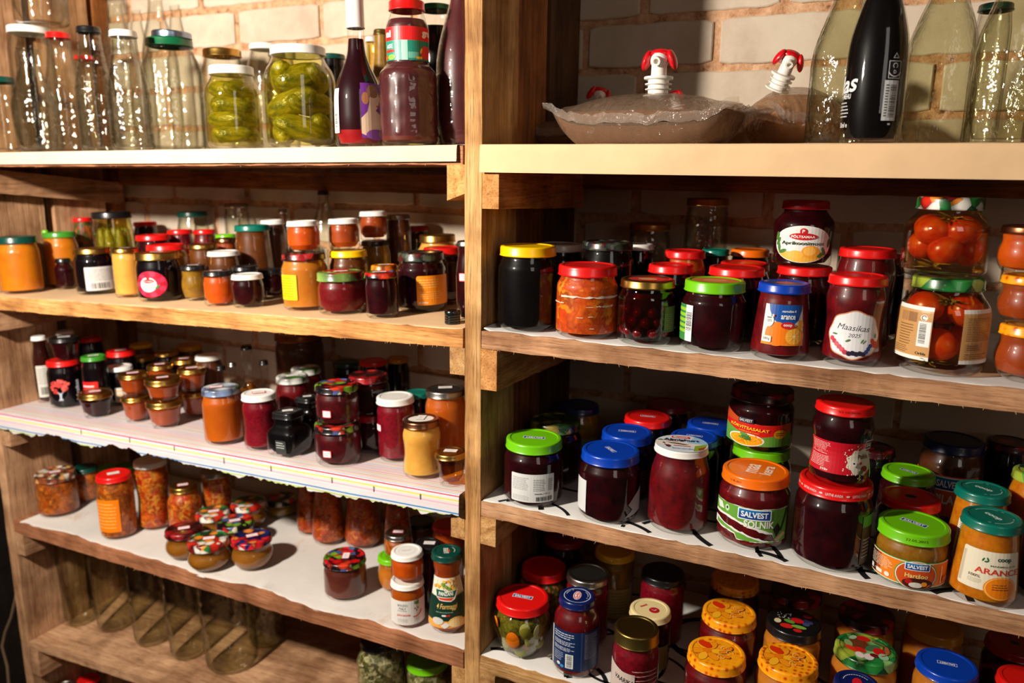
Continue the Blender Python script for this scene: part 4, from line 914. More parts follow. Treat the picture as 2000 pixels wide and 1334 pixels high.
def lp_cream(g, r):
    g.ell(r * .25, -r * .15, r * .34, r * .34, (176, 16, 30)); g.poly([(r * .0, -r * .05), (r * .2, -r * .18), (r * .5, -r * .26), (r * .3, -r * .22), (r * .42, -r * .02), (r * .24, -r * .16)], (236, 220, 214)); g.text('eesti', -r * .45, r * .28, r * .55, r * .2, (190, 40, 30), rot=38, bold=.05)
def lp_flower(g, r):
    # generic blossom on honeycomb, no figure
    O = (236, 140, 12); D = (206, 92, 4); i0 = len(g.it)
    for k in range(6):
        an = k * 1.0 - 2.9; x, y = -r * .42 + r * .46 * math.cos(an), -r * .02 + r * .46 * math.sin(an); ro = math.degrees(an)
        g.ell(x, y, r * .33, r * .20, (120, 44, 0), ro); g.ell(x, y, r * .315, r * .185, (248, 176, 30) if k % 2 else (240, 146, 16), ro)
    g.ell(-r * .42, -r * .02, r * .20, r * .18, (232, 120, 10)); g.ell(-r * .52, r * .42, r * .34, r * .21, (130, 16, 0), -35); g.ell(-r * .52, r * .42, r * .32, r * .19, (216, 44, 8), -35)
    for (x, y, ro) in ((.28, .02, 20), (.40, -.30, -10), (.52, .30, 50)): g.ell(r * x, r * y, r * .20, r * .12, (90, 34, 0), ro); g.ell(r * x, r * y, r * .185, r * .105, (236, 130, 14), ro)
    for (x, y, a) in ((.3, .3, 30), (.55, .05, -20), (.2, -.35, 60)): arcline(g, r * x, r * y, r * .13, a, a + 300, (250, 206, 120), r * .025, 16)
def lp_basket(g, r):
    R2 = r * 1.0
    for (x, y, a, b, c, ro) in ((-.3, .3, .34, .46, (104, 48, 24), 30), (-.7, .1, .16, .28, (130, 160, 100), 20), (-.55, -.25, .30, .15, (214, 50, 20), -30), (-.2, -.2, .24, .16, (206, 30, 20), -20), (-.15, .72, .28, .2, (196, 24, 20), 0),
                               (.25, .15, .2, .36, (60, 110, 70), -40), (.5, .0, .24, .26, (196, 24, 20), 0), (-.2, -.62, .17, .22, (226, 210, 206), 30), (.15, -.6, .2, .24, (222, 206, 204), 0), (.35, -.4, .18, .14, (110, 16, 26), 0), (.7, -.35, .2, .24, (150, 190, 160), 20), (.45, .62, .26, .14, (40, 110, 56), -20), (.82, .2, .1, .3, (180, 90, 50), 10), (-.55, .62, .2, .12, (150, 190, 150), 60)):
        g.ell(x * R2, y * R2, a * R2, b * R2, c, ro)
    for k in range(5): g.rect(-r * .5, r * (.1 + .1 * k), -r * .12, r * (.12 + .1 * k), (150, 80, 44))
    arcline(g, .35 * R2, .1 * R2, .5 * R2, -60, 110, (170, 96, 60), .05 * R2)
def lp_berries(g, r):
    for (x, y, a, b, c, ro) in ((-.45, .3, .42, .36, (24, 14, 22), 0), (.15, .1, .30, .22, (196, 20, 26), -10), (-.2, -.1, .26, .14, (90, 150, 50), -20), (-.3, -.55, .3, .2, (210, 34, 24), 0), (.25, -.45, .34, .14, (120, 170, 60), -5), (.55, -.1, .16, .16, (60, 70, 110), 0), (.72, .1, .14, .14, (50, 60, 100), 0), (.55, .2, .14, .14, (40, 46, 84), 0), (.2, -.8, .2, .14, (200, 30, 24), 0), (.6, .62, .22, .16, (160, 20, 30), 0), (-.72, -.25, .16, .2, (220, 206, 160), 0)):
        g.ell(x * r, y * r, a * r, b * r, c, ro)
    rd = random.Random(4)
    for i in range(26): g.ell(r * (-.45 + rd.uniform(-.34, .34)), r * (.3 + rd.uniform(-.28, .28)), r * .02, r * .03, (196, 196, 190))
def lp_ring(col=(190, 190, 190), w=.03):
    def f(g, r): arcline(g, 0, 0, r * .82, 0, 360, col, r * w, 32)
    return f
def lp_blob(col, s=.4, c2=None):
    def f(g, r):
        g.ell(0, 0, r * s, r * s * .8, col)
        if c2: g.ell(0, 0, r * s * .5, r * s * .4, c2)
    return f
def lp_panz(g, r):
    g.poly([(-r * .30, r * .5), (r * .12, r * .5), (r * .2, -r * .5), (-r * .25, -r * .5)], (220, 226, 216)); g.poly([(-r * .24, r * .44), (r * .02, r * .44), (r * .08, -r * .44), (-r * .2, -r * .44)], (14, 96, 70)); g.poly([(r * .06, r * .36), (r * .28, r * .1), (r * .28, -r * .2), (r * .12, -r * .4)], (214, 70, 40)); g.text('PANZANI', -r * .08, 0, r * .76, r * .16, (236, 236, 226), rot=-84, bold=.03); arcline(g, 0, 0, r * .72, -30, 50, (206, 216, 210), r * .05, 10)
def rim_date(t='22.05.2015', col=(60, 90, 10)):
    def f(g, lr, lh): g.text(t, .006, lh * .28, .026, lh * .22, col, bold=0)
    return f
def rim_lihtne(g, lr, lh):
    for k in range(-3, 4): g.text('LIHTNE AVADA', k * .034, lh * .28, .022, lh * .24, (236, 200, 200), bold=.02, rot=0); g.ell(k * .034 + .017, lh * .28, .0024, .0013, (236, 200, 200))
# ------------------------------------------------------------------ the vessels: id, shelf, shape, centre px, top px, mode, value, width px, lid, contents, label
# mode b: value = lowest pixel row of the base; Y: value = depth on the shelf; H: value = height in metres; S: value = id of the vessel it stands on
T = []
def V(i, sh, sty, cx, yt, mode, val, w, lid, cont, label, **k):
    d = dict(id=i, sh=sh, sty=sty, cx=cx, yt=yt, mode=mode, val=val, w=w, lid=lid, cont=cont, label=label); d.update(k)
    if 'name' not in d: d['name'] = 'empty_jar' if not cont else 'jam_jar'
    T.append(d)
PK = dict(name='pickle_jar'); BT = dict(name='glass_bottle'); JB = dict(name='juice_bottle'); SJ = dict(name='sauce_jar'); HN = dict(name='honey_jar')
# ---- top shelf, left bay
gE = dict(group='empty glass vessels on the upper left shelf')
V('l1a', 'L1', 'slim', 6, 148, 'Y', .05, 70, 'dgreen', None, 'small empty jar with green lid at the far left end of the top shelf', **gE)
V('l1b', 'L1', 'carafe', 66, 80, 'Y', .055, 92, None, None, 'open empty glass carafe with flared shoulders, first from left on top shelf', name='glass_carafe', cat='carafe', glass='old', **gE)
V('l1c', 'L1', 'straight', 72, 47, 'Y', .165, 96, 'white', None, 'tall empty jar with white lid behind the open carafe, another jar stacked on it', **gE)
V('l1cc', 'L1', 'straight', 78, -70, 'S', 'l1c', 112, 'black', None, 'large empty jar stacked on the white lidded jar at top left corner', upright=1, **gE)
V('l1d', 'L1', 'milk', 128, 61, 'Y', .15, 80, 'red', None, 'empty milk bottle with red lid on the top shelf', name='glass_bottle', glass='old', **gE)
V('l1e', 'L1', 'straight', 176, 107, 'Y', .30, 44, 'red', None, 'short empty jar with red lid seen behind the black lidded bottle', **gE)
V('l1f', 'L1', 'milk', 187, 49, 'Y', .065, 78, 'black', None, 'empty dimpled glass bottle with black lid', name='glass_bottle', glass='old', dimple=.15, **gE)
V('l1g', 'L1', 'milk', 253, 56, 'Y', .05, 88, 'white', None, 'empty smooth milk bottle with white lid beside the dimpled bottle', name='glass_bottle', glass='old', **gE)
V('l1h', 'L1', 'bigpot', 341, 70, 'Y', .10, 120, 'green', None, 'big empty jar with green lid, a second lid lying on top', **gE)
V('l1i', 'L1', 'bigpot', 442, 92, 'Y', .25, 98, 'gold', None, 'empty jar with gold lid behind the smaller jar of pickles', **gE)
V('l1k', 'L1', 'bigpot', 525, 82, 'Y', .30, 96, 'white', None, 'empty jar with white lid at the back between the two pickle jars', **gE)
V('l1w', 'L1', 'water', 240, -95, 'Y', .31, 74, None, None, 'tall clear bottle at the back, top out of view, left of its twin', name='glass_bottle', glass='old', **gE)
V('l1x', 'L1', 'water', 318, -95, 'Y', .32, 74, None, None, 'tall clear bottle at the back, top out of view, right of its twin', name='glass_bottle', glass='old', **gE)
V('l1j', 'L1', 'bigpot', 458, 125, 'Y', .072, 114, 'white', 'brine', 'smaller jar of whole pickled cucumbers with white lid on the top shelf', fillings=fill_cuc(7, 1.0, 3, .12), **PK)
V('l1l', 'L1', 'bigpot', 588, 84, 'Y', .085, 140, 'white', 'brine', 'largest jar of pickled cucumbers with white lid beside the wine bottle', fillings=fill_cuc(7, 1.15, 5, .45), **PK)
V('l1m', 'L1', 'straight', 655, 103, 'Y', .22, 52, 'dgreen', 'ink', 'dark narrow jar with green lid behind the wine bottle')
V('l1n', 'L1', 'wine', 699, -45, 'Y', .05, 94, 'white', 'wine', 'dark red wine bottle with white capsule and purple portrait label', name='wine_bottle', cat='bottle', lh=.075, capsule=1, plainlid=1, dregs='dregs', dregh=.030, fill=.93, lab=lab_wine, lab2=lab_wine2, labtxt2='narrow white barcode label', labtxt='purple label with a woman in profile', glass='jar')
V('l1o', 'L1', 'milk', 750, 55, 'Y', .24, 50, 'brass', 'olive', 'small bottle of pale pickles with metal cap between wine bottle and sleeved bottle', **BT)
V('l1o2', 'L1', 'milk', 729, 70, 'Y', .31, 34, 'white', 'brine', 'slim bottle with white cap just behind the wine bottle', **BT)
V('l1p', 'L1', 'sleeve', 799, -5, 'Y', .055, 114, 'red', 'plum', 'dimpled purple juice bottle with red cap and red and green sleeve', glass='oldfull', dimple=.115, lab=lab_sleeve, labtxt='red and green printed sleeve', dregs='choc', dregh=.016, fill=.95, **JB)
V('l1q', 'L1', 'straight', 855, 4, 'Y', .22, 66, 'green', 'ink', 'tall dark jar with green lid behind the purple bottle at the divider', fill=.9)
V('l1r', 'L1', 'juice', 905, -60, 'Y', .085, 104, 'white', 'plum', 'tall purple juice bottle standing against the centre divider', glass='oldfull', **JB)
# ---- top shelf, right bay
gR = dict(group='clear empty bottles on the upper right shelf')
V('r1a', 'R1', 'juice', 1646, -70, 'Y', .105, 128, 'white', None, 'clear empty ribbed bottle behind and left of the black juice bottle', name='glass_bottle', glass='frost', **gR)
V('r1b', 'R1', 'juice', 1714, -110, 'Y', .040, 122, 'black', 'ink', 'black juice bottle with white script, barcode and deposit mark', name='juice_bottle', glass='jar', dregs='plum', dregh=.0085, lab=lab_mehu, labtxt='white printed script', lab2=lab_mehu2, labtxt2='white barcode and deposit mark')
V('r1c', 'R1', 'juice', 1838, -90, 'Y', .12, 150, 'white', None, 'wide clear empty bottle right of the black juice bottle', name='glass_bottle', glass='frost', **gR)
V('r1d', 'R1', 'juice', 1972, -110, 'Y', .070, 146, 'white', None, 'clear empty bottle at the right edge of the top shelf', name='glass_bottle', glass='frost', **gR)
V('r1e', 'R1', 'straight', 1925, 2, 'Y', .28, 74, 'dgreen', None, 'empty jar with dark lid at the back between the clear bottles', far=1, name='empty_jar')
# ---- second shelf, left bay
V('l2a', 'L2', 'straight', 40, 459, 'b', 561, 94, 'dgreen', 'puree', 'wide jar of orange puree with dark green lid at left end of second shelf')
V('l2b', 'L2', 'straight', 124, 451, 'b', 559, 82, 'mgreen', 'puree', 'jar of orange puree with grass green lid, second from left')
V('l2b2', 'L2', 'straight', 97, 449, 'Y', .245, 48, 'lime', 'puree', 'jar with lime lid half hidden behind the grass green lidded one')
V('l2c', 'L2', 'straight', 170, 424, 'Y', .345, 44, 'red', 'mixveg', 'jar of carrots with red lid near the left panel gap')
V('l2d', 'L2', 'pot', 228, 412, 'Y', .215, 80, 'black', 'brine', 'jar of upright striped pickles with black lid', fillings=fill_cucv, **PK)
V('l2e', 'L2', 'shoulder', 127, 503, 'b', 567, 46, 'black', 'dred', 'tiny dark jam jar with black lid in front of the puree jars')
V('l2f', 'L2', 'straight', 187, 481, 'b', 577, 82, 'gold', 'black', 'black jam jar with gold lid and large white back label', lab=rectlab(-.5, .96, .12, .72, (206, 204, 202), bars=True), labtxt='white label with barcode')
V('l2g', 'L2', 'slim', 250, 482, 'b', 583, 56, 'gold', 'cream', 'slim jar of pale yellow honey with gold lid', lstk=('p', 0, 0, 10))
V('l2h', 'L2', 'pot', 312, 488, 'b', 591, 90, 'gold', 'black', 'dark jam jar with gold lid and oval raspberry label', lab=lab_rasppink, labtxt='oval pink raspberry label', lstk=('w', 0, 0, 8))
V('l2i', 'L2', 'globe', 381, 515, 'b', 590, 54, 'black', 'olive', 'small olive coloured round jar with black lid', lstk=('w', 0, 0, 0))
V('l2j', 'L2', 'pot', 429, 525, 'b', 600, 62, 'black', 'orange', 'small bright orange jam jar with black lid', lstk=('p', -.003, 0, 5))
V('l2k', 'L2', 'pot', 486, 531, 'b', 603, 64, 'white', 'dred', 'small dark jam jar with white lid at front of second shelf')
V('l2l', 'L2', 'straight', 530, 522, 'Y', .13, 58, 'black', 'dred', 'dark jam jar with black lid left of the big honey jar')
V('l2m', 'L2', 'straight', 482, 516, 'Y', .105, 58, 'black', 'dred', 'dark jam jar with black lid behind the small white lidded jar')
V('l2n1', 'L2', 'straight', 306, 456, 'Y', .21, 74, 'red', 'dred', 'red jam jar with red lid behind the oval labelled jar, farther of two')
V('l2n2', 'L2', 'straight', 331, 474, 'Y', .13, 84, 'red', 'honey', 'honey coloured jar with wide red lid behind the oval labelled jar')
V('l2n3', 'L2', 'straight', 358, 447, 'Y', .27, 54, 'red', 'scarlet', 'scarlet jam jar with red lid in the back, left of its twin')
V('l2n4', 'L2', 'straight', 406, 447, 'Y', .29, 48, 'red', 'scarlet', 'scarlet jam jar with red lid in the back, right of its twin')
V('l2n5', 'L2', 'straight', 291, 432, 'Y', .335, 50, 'red', 'dred', 'farthest red lidded jar right of the upright pickles', stk=(0, .8))
V('l2n6', 'L2', 'straight', 447, 456, 'Y', .30, 44, 'lime', 'amber', 'little jar with lime lid in the back left of the teal lidded jar')
V('l2n7', 'L2', 'pot', 402, 474, 'Y', .15, 60, 'gold', 'amberdark', 'amber jar with gold lid behind the small olive jar')
V('l2n8', 'L2', 'pot', 447, 463, 'Y', .22, 44, 'copper', 'caramel', 'small jar with copper coloured lid behind the white lidded amber jar')
V('l2n9', 'L2', 'pot', 442, 487, 'Y', .095, 66, 'white', 'amberdark', 'amber jar with thick white lid behind the bright orange jar')
V('l2o1', 'L2', 'straight', 384, 412, 'Y', .34, 96, 'dgreen', None, 'large empty jar in the shadow at the back of the second shelf')
V('l2o', 'L2', 'conic', 500, 437, 'Y', .16, 80, 'teal', 'amberdark', 'sloping amber jar with teal lid and small sticker', stk=(.3, .36))
V('l2p', 'L2', 'straight', 539, 428, 'Y', .24, 50, 'white', 'brown', 'dark brown jar with white lid behind the teal lidded jar')
V('l2q', 'L2', 'straight', 598, 496, 'b', 609, 92, 'cherry', 'honey', 'big honey jar with red patterned lid and yellow label, small jar on top', lab=rectlab(-.96, -.36, .24, .76, (240, 200, 10), (150, 120, 10)), labtxt='yellow label', **HN)
V('l2r', 'L2', 'pot', 594, 429, 'S', 'l2q', 65, 'white', 'orange', 'small orange jam jar with white lid standing on the big honey jar')
V('l2s', 'L2', 'straight', 685, 490, 'Y', .14, 78, 'yellow', 'amberdark', 'dark jar with yellow lid carrying a small white lidded jar')
V('l2t', 'L2', 'pot', 673, 425, 'S', 'l2s', 61, 'white', 'caramel', 'small caramel jar with white lid standing on the yellow lidded jar')
V('l2u', 'L2', 'straight', 737, 474, 'Y', .24, 58, 'darkfruit', 'olive', 'dark jar with fruit print lid under the highest white lidded jar')
V('l2v', 'L2', 'pot', 731, 411, 'S', 'l2u', 55, 'white', 'caramel', 'small caramel jar with white lid, highest on the second shelf')
V('l2w', 'L2', 'straight', 783, 418, 'Y', .29, 50, 'silver', 'brown', 'tall dark brown jar with metal lid behind, right of the highest small jar')
V('l2x', 'L2', 'pot', 669, 524, 'b', 617, 96, 'greenred', 'red', 'raspberry red jam jar with green and red lid', lstk=('w', 0, 0, 10))
V('l2y', 'L2', 'pot', 747, 527, 'Y', .055, 66, 'berry', 'dred', 'dark jam jar with strawberry print lid right of the raspberry red jar', lstk=('w', -.002, 0, 0))
V('l2z', 'L2', 'straight', 754, 514, 'Y', .135, 56, 'orangefruit', 'dred', 'dark jar with orange patterned lid behind the strawberry print lid', lstk=('w', 0, 0, 0))
V('l2za', 'L2', 'straight', 826, 487, 'b', 612, 96, 'darkfruit', 'dred', 'dark jam jar with bright orange label and grey fruit lid', lab=lab_orange830, labtxt='orange label')
V('l2zb', 'L2', 'bigpot', 858, 455, 'Y', .22, 92, 'gold', 'cream', 'yellow honey jar with gold lid behind the orange labelled jar')
V('l2zc', 'L2', 'straight', 868, 479, 'Y', .135, 80, 'red', 'dred', 'dark jar with red lid between the orange label jar and the gold lid jar')
V('l2zd', 'L2', 'ketchup', 918, 468, 'Y', .075, 50, 'silver', 'dred', 'dark slim bottle with silver cap half hidden by the centre divider', stk=(-.4, .62), **BT)
V('l2ze', 'L2', 'liquor', 560, 408, 'Y', .33, 40, 'silver', 'brown', 'dark bottle with silver cap in the back of the second shelf', **BT)
V('l2zf', 'L2', 'water', 640, 372, 'Y', .345, 52, 'black', None, 'empty bottle with black cap in the shadow below the top shelf', **BT)
V('l2zg', 'L2', 'straight', 470, 396, 'Y', .35, 70, 'silver', None, 'empty jar with metal lid at the back wall behind the teal lidded jar')
V('l2zh', 'L2', 'straight', 815, 440, 'Y', .33, 56, 'dred', 'dred', 'dark jar with dark red lid at the back near the centre divider')
# ---- third shelf, left bay
V('l3a', 'L3', 'ketchup', 85, 654, 'b', 787, 36, 'white', 'ketch', 'slim dark sauce bottle with white cap at left end of the striped cloth', lab=rectlab(-.7, .95, .1, .62, (206, 200, 190), bars=True), labtxt='white label', name='sauce_bottle')
V('l3b', 'L3', 'straight', 136, 643, 'Y', .24, 40, 'white', 'dred', 'dark jar with white lid in the back beside the left panel')
V('l3d', 'L3', 'straight', 129, 705, 'b', 798, 70, 'red', 'black', 'black jam jar with red lid and a printed tree of berries', lab=lab_tree, labtxt='printed tree of red berries')
V('l3c', 'L3', 'mini', 128, 653, 'S', 'l3d', 60, 'black', 'dred', 'small cherry jar with black lid standing on the tree printed jar', lstk=('w', 0, 0, 0))
V('l3e', 'L3', 'mini', 189, 757, 'b', 819, 66, 'gold', 'dred', 'small tapered dark jam jar with gold lid at front of the striped cloth', lstk=('p', 0, 0, 0))
V('l3f', 'L3', 'straight', 184, 655, 'Y', .235, 50, 'red', 'black', 'dark jar with red lid behind the green lidded one', lstk=('w', -.004, 0, 0))
V('l3g', 'L3', 'straight', 190, 690, 'Y', .10, 54, 'mgreen', 'black', 'dark jar with green lid and red and white strawberry label', lab=rectlab(-.95, .1, .2, .62, (206, 24, 30), (240, 220, 220), n=3), labtxt='red label', lstk=('w', 0, 0, 0))
V('l3h', 'L3', 'straight', 242, 679, 'Y', .185, 60, 'red', 'black', 'dark jar with red lid and white sticker left of the yellow lid', lstk=('w', 0, 0, 5))
V('l3i', 'L3', 'straight', 280, 667, 'Y', .26, 48, 'yellow', 'amberdark', 'jar with yellow lid far back on the third shelf')
V('l3j', 'L3', 'straight', 238, 709, 'Y', .075, 56, 'white', 'black', 'dark jar with white lid, white and yellow label, behind the little caramel jars', lab=rectlab(-.5, .8, .1, .55, (214, 206, 196), (230, 180, 40), n=3), labtxt='white and yellow label')
gM = dict(group='little caramel jars stacked in pairs')
V('l3k2', 'L3', 'mini', 267, 776, 'b', 828, 56, 'gold', 'caramel', 'little caramel jar with gold lid, lower one of the left pair', **gM)
V('l3k1', 'L3', 'mini', 262, 722, 'S', 'l3k2', 60, 'gold', 'caramel', 'little caramel jar with gold lid, upper one of the left pair', lstk=('p', .0, 0, 0), **gM)
V('l3l2', 'L3', 'mini', 323, 786, 'b', 840, 70, 'gold', 'caramel', 'little caramel jar with gold lid, lower one of the middle front pair', **gM)
V('l3l1', 'L3', 'mini', 320, 729, 'S', 'l3l2', 70, 'gold', 'caramel', 'little caramel jar with gold lid, upper one of the middle front pair', lstk=('p', .0, 0, 0), **gM)
V('l3m2', 'L3', 'mini', 381, 767, 'b', 818, 56, 'gold', 'caramel', 'little caramel jar with gold lid, lower one of the right pair', **gM)
V('l3m1', 'L3', 'mini', 377, 712, 'S', 'l3m2', 58, 'gold', 'caramel', 'little caramel jar with gold lid, upper one of the right pair', lstk=('p', .0, 0, 0), **gM)
V('l3m3', 'L3', 'mini', 318, 706, 'Y', .15, 50, 'gold', 'caramel', 'little dark jar with gold lid and pink sticker behind the middle pair', lstk=('p', 0, 0, 0), **gM)
V('l3m4', 'L3', 'mini', 365, 695, 'Y', .19, 50, 'gold', 'dred', 'little dark jar with gold lid and pink sticker behind the right pair', lstk=('p', 0, 0, 0), **gM)
V('l3m5', 'L3', 'straight', 280, 691, 'Y', .165, 54, 'gold', 'black', 'dark jar with gold lid and white sticker behind the left pair', lstk=('w', 0, 0, 0))
V('l3m6', 'L3', 'straight', 330, 681, 'Y', .25, 52, 'gold', 'black', 'dark jar with gold lid in the fourth row of the third shelf', lstk=('w', 0, 0, 0))
V('l3m7', 'L3', 'straight', 413, 688, 'Y', .21, 56, 'white', 'brown', 'brown jar with white lid behind the amber jar and the little bottles')
V('l3m8', 'L3', 'straight', 375, 668, 'Y', .32, 56, 'dyellow', 'brown', 'dark jar with dull yellow lid at the back of the third shelf')
V('l3m9', 'L3', 'straight', 185, 637, 'Y', .34, 50, 'copper', 'black', 'dark jar with brown lid at the back left of the third shelf', skip=1)
V('l3n', 'L3', 'straight', 437, 747, 'b', 871, 80, 'whiteblue', 'amber', 'large amber jam jar with pale blue patterned lid', lstk=('p', -.008, .004, 0))
V('l3o', 'L3', 'barrel', 511, 758, 'b', 882, 76, 'white', 'rasp', 'red berry jam jar with white lid between amber jar and square black jar', lstk=('p', 0, 0, 0))
V('l3p', 'L3', 'square', 566, 795, 'b', 895, 84, 'black', 'ink', 'square black jar with torn label and paper sticker on its lid', lab=rectlab(-.75, -.2, .1, .5, (50, 54, 52), (200, 200, 196), bars=True, n=3), labtxt='torn dark label', lstk=('w', 0, 0, 0))
V('l3q', 'L3', 'square', 604, 769, 'Y', .105, 62, 'black', 'ink', 'dark square jar with black lid behind the square black jar', lstk=('w', 0, 0, 0))
V('l3r', 'L3', 'straight', 576, 726, 'Y', .15, 68, 'whitegreen', 'scarlet', 'red jam jar with white and green lid, nearer of two', lstk=('w', .0, .0, 10))
V('l3r2', 'L3', 'straight', 602, 711, 'Y', .225, 62, 'whitegreen', 'scarlet', 'red jam jar with white and green lid, farther of two', lstk=('w', .0, .0, 10))
V('l3s', 'L3', 'liquor', 490, 672, 'Y', .13, 52, 'black', 'liquor', 'amber liqueur bottle with black cap on the third shelf', fill=.6, **BT)
V('l3s2', 'L3', 'liquor', 437, 712, 'Y', .125, 46, 'black', 'liquor', 'short orange bottle with black cap behind the large amber jar', fill=.6, **BT)
V('l3s3', 'L3', 'liquor', 459, 706, 'Y', .18, 34, 'silver', 'liquor', 'small orange bottle with silver cap next to the black capped one', fill=.6, **BT)
V('l3s4', 'L3', 'liquor', 521, 702, 'Y', .17, 40, 'black', 'amberdark', 'dark amber bottle right of the liqueur bottle', fill=.6, **BT)
V('l3t2', 'L3', 'pot', 662, 826, 'b', 914, 92, 'berry', 'jam', 'dark red jam jar with berry lid, lower of the pair with square stickers', stk=(-.5, .45))
V('l3t1', 'L3', 'pot', 660, 738, 'S', 'l3t2', 92, 'berry', 'jam', 'dark red jam jar with berry lid, upper of the pair with square stickers', stk=(-.5, .45))
V('l3u2', 'L3', 'straight', 727, 812, 'Y', .08, 84, 'dred', 'dred', 'dark jam jar with dark lid under the cherry print lidded jar', stk=(-.7, .5))
V('l3u1', 'L3', 'straight', 722, 721, 'S', 'l3u2', 86, 'cherry', 'dred', 'dark jam jar with cherry print lid, upper of the pair behind the berry lids')
V('l3v', 'L3', 'slim', 776, 763, 'b', 904, 75, 'white', 'rasp', 'tall raspberry jam jar with white lid', stk=(-.9, .62), lidprint=lp_ring((206, 204, 200)))
V('l3w', 'L3', 'barrel', 826, 806, 'b', 938, 78, 'copper', 'cream', 'jar of set honey with copper lid and white disc on it', lab=rectlab(.55, .95, .15, .5, (200, 170, 110), bars=True), labtxt='see through label with barcode', lidprint=lp_blob((222, 216, 208), .9, (214, 208, 200)), lstk=('w', 0, .004, 75), **HN)
V('l3x', 'L3', 'straight', 874, 748, 'Y', .085, 82, 'silver', 'amber', 'amber jar with silver lid and dark disc beside the centre divider', lidprint=lp_blob((30, 30, 32), 1.0), lstk=('w', 0, .004, 0))
V('l3y', 'L3', 'mini', 882, 870, 'b', 954, 60, 'gold', 'clearhoney', 'small jar of clear honey with gold lid in front corner at the divider', lstk=('w', 0, 0, -15), sty_='mini', **HN)
V('l3z', 'L3', 'straight', 819, 758, 'Y', .16, 54, 'teal', 'ink', 'dark jar with teal lid between white lidded raspberry jar and amber jar')
V('l3za', 'L3', 'slim', 590, 640, 'Y', .31, 96, 'copper', 'brown', 'big dark brown jar in the back above the white and green lids')
V('l3zb', 'L3', 'straight', 733, 697, 'Y', .27, 56, 'red', 'black', 'dark jar with red lid in the back near the centre divider')
V('l3zc', 'L3', 'straight', 781, 693, 'Y', .30, 46, 'dyellow', 'black', 'dark jar with dull yellow lid in the back near the centre divider')
V('l3zd', 'L3', 'straight', 680, 700, 'Y', .30, 54, 'dgreen', 'black', 'dark jar with green lid in the back above the berry lidded pair')
# ---- fourth shelf, left bay
V('l4a', 'L4', 'pot', 113, 910, 'b', 1011, 84, 'onion', 'salad2', 'vegetable salad jar with onion print lid at left end of fourth shelf', lstk=('p', 0, 0, 0), **PK)
V('l4b', 'L4', 'straight', 170, 904, 'Y', .12, 54, 'dgreen', 'salad2', 'vegetable salad jar with dark green lid behind the onion lidded jar', **PK)
V('l4c', 'L4', 'straight', 212, 905, 'Y', .24, 44, 'lime', 'salad2', 'jar with lime lid behind the tall red lidded jar')
V('l4c2', 'L4', 'straight', 248, 902, 'Y', .25, 44, 'mgreen', 'salad2', 'jar with green lid in the shadow right of the lime lid')
V('l4d', 'L4', 'straight', 229, 914, 'b', 1055, 76, 'red', 'salad2', 'tall salad jar with red lid and orange label', lab=rectlab(-.97, .12, .16, .74, (238, 124, 10), (252, 180, 90), r=.001), labtxt='orange label', lstk=('w', 0, 0, 5), **PK)
V('l4e', 'L4', 'hour', 300, 888, 'b', 1037, 70, 'white', 'salad', 'tall waisted jar of red vegetable salad with white lid', **PK)
V('l4f', 'L4', 'bigpot', 362, 938, 'Y', .115, 68, 'gold', 'salad', 'jar of pepper strips with gold lid and small sticker', stk=(.0, .36), lstk=('p', 0, 0, 0), **PK)
V('l4g', 'L4', 'slim', 425, 908, 'Y', .185, 58, 'silver', 'salad', 'shadowed jar of salad behind the round jars', **PK)
gG = dict(group='round jars of apple jam on the fourth shelf')
V('l4h1', 'L4', 'globe', 417, 988, 'H', .062, 72, 'veg', 'globe', 'round apple jam jar with white and green print lid, back left of the six', lstk=('p', .003, 0, 0), **gG)
V('l4h2', 'L4', 'globe', 485, 972, 'H', .062, 72, 'veg', 'globe', 'round apple jam jar, farthest of the six round ones', **gG)
V('l4h3', 'L4', 'globe', 362, 1017, 'b', 1099, 80, 'cherry', 'globe', 'round apple jam jar with red berry print lid, leftmost of the six', lstk=('p', 0, 0, 0), **gG)
V('l4h4', 'L4', 'globe', 461, 1002, 'H', .062, 78, 'berry', 'globe', 'round apple jam jar with strawberry print lid in the middle of the six', lstk=('p', 0, 0, 5), **gG)
V('l4h5', 'L4', 'globe', 409, 1035, 'b', 1123, 88, 'veg', 'globe', 'round apple jam jar with white rimmed vegetable print lid, nearest of the six', lstk=('p', .002, 0, -5), **gG)
V('l4h6', 'L4', 'globe', 493, 1031, 'b', 1120, 84, 'bluefruit', 'globe', 'round apple jam jar with blueberry print lid, rightmost of the six', lstk=('p', .002, .003, 8), **gG)
V('l4i', 'L4', 'pot', 549, 959, 'b', 1013, 62, 'berry', 'olive', 'shadowed jar with berry print lid at the back of the fourth shelf')
V('l4j1', 'L4', 'tulip', 641, 900, 'b', 1068, 68, 'red', 'fruit', 'tall bottle of orange fruit compote, left of two under the cloth edge', **JB)
V('l4j2', 'L4', 'tulip', 708, 905, 'b', 1075, 74, 'red', 'fruit', 'tall bottle of orange fruit compote, right of two under the cloth edge', **JB)
V('l4j0', 'L4', 'tulip', 604, 905, 'Y', .19, 52, 'red', 'fruit', 'tall bottle of fruit compote half hidden behind the left compote bottle', **JB)
V('l4j3', 'L4', 'tulip', 778, 915, 'Y', .16, 60, 'red', 'fruit', 'shadowed bottle of fruit compote behind the gold lidded salad jar', **JB)
V('l4k', 'L4', 'pot', 675, 1067, 'b', 1175, 85, 'berry', 'choc', 'brown jam jar with berry print lid standing alone at the front', lstk=('p', .003, 0, 80))
V('l4l2', 'L4', 'globe', 768, 1081, 'b', 1162, 60, 'lime', 'honey', 'amber jar with lime lid under the gold lidded garlic jar')
V('l4l1', 'L4', 'straight', 779, 1027, 'S', 'l4l2', 56, 'silver', 'salad2', 'jar of mixed pickles with metal lid standing on the lime lidded jar', lstk=('p', 0, 0, -10))
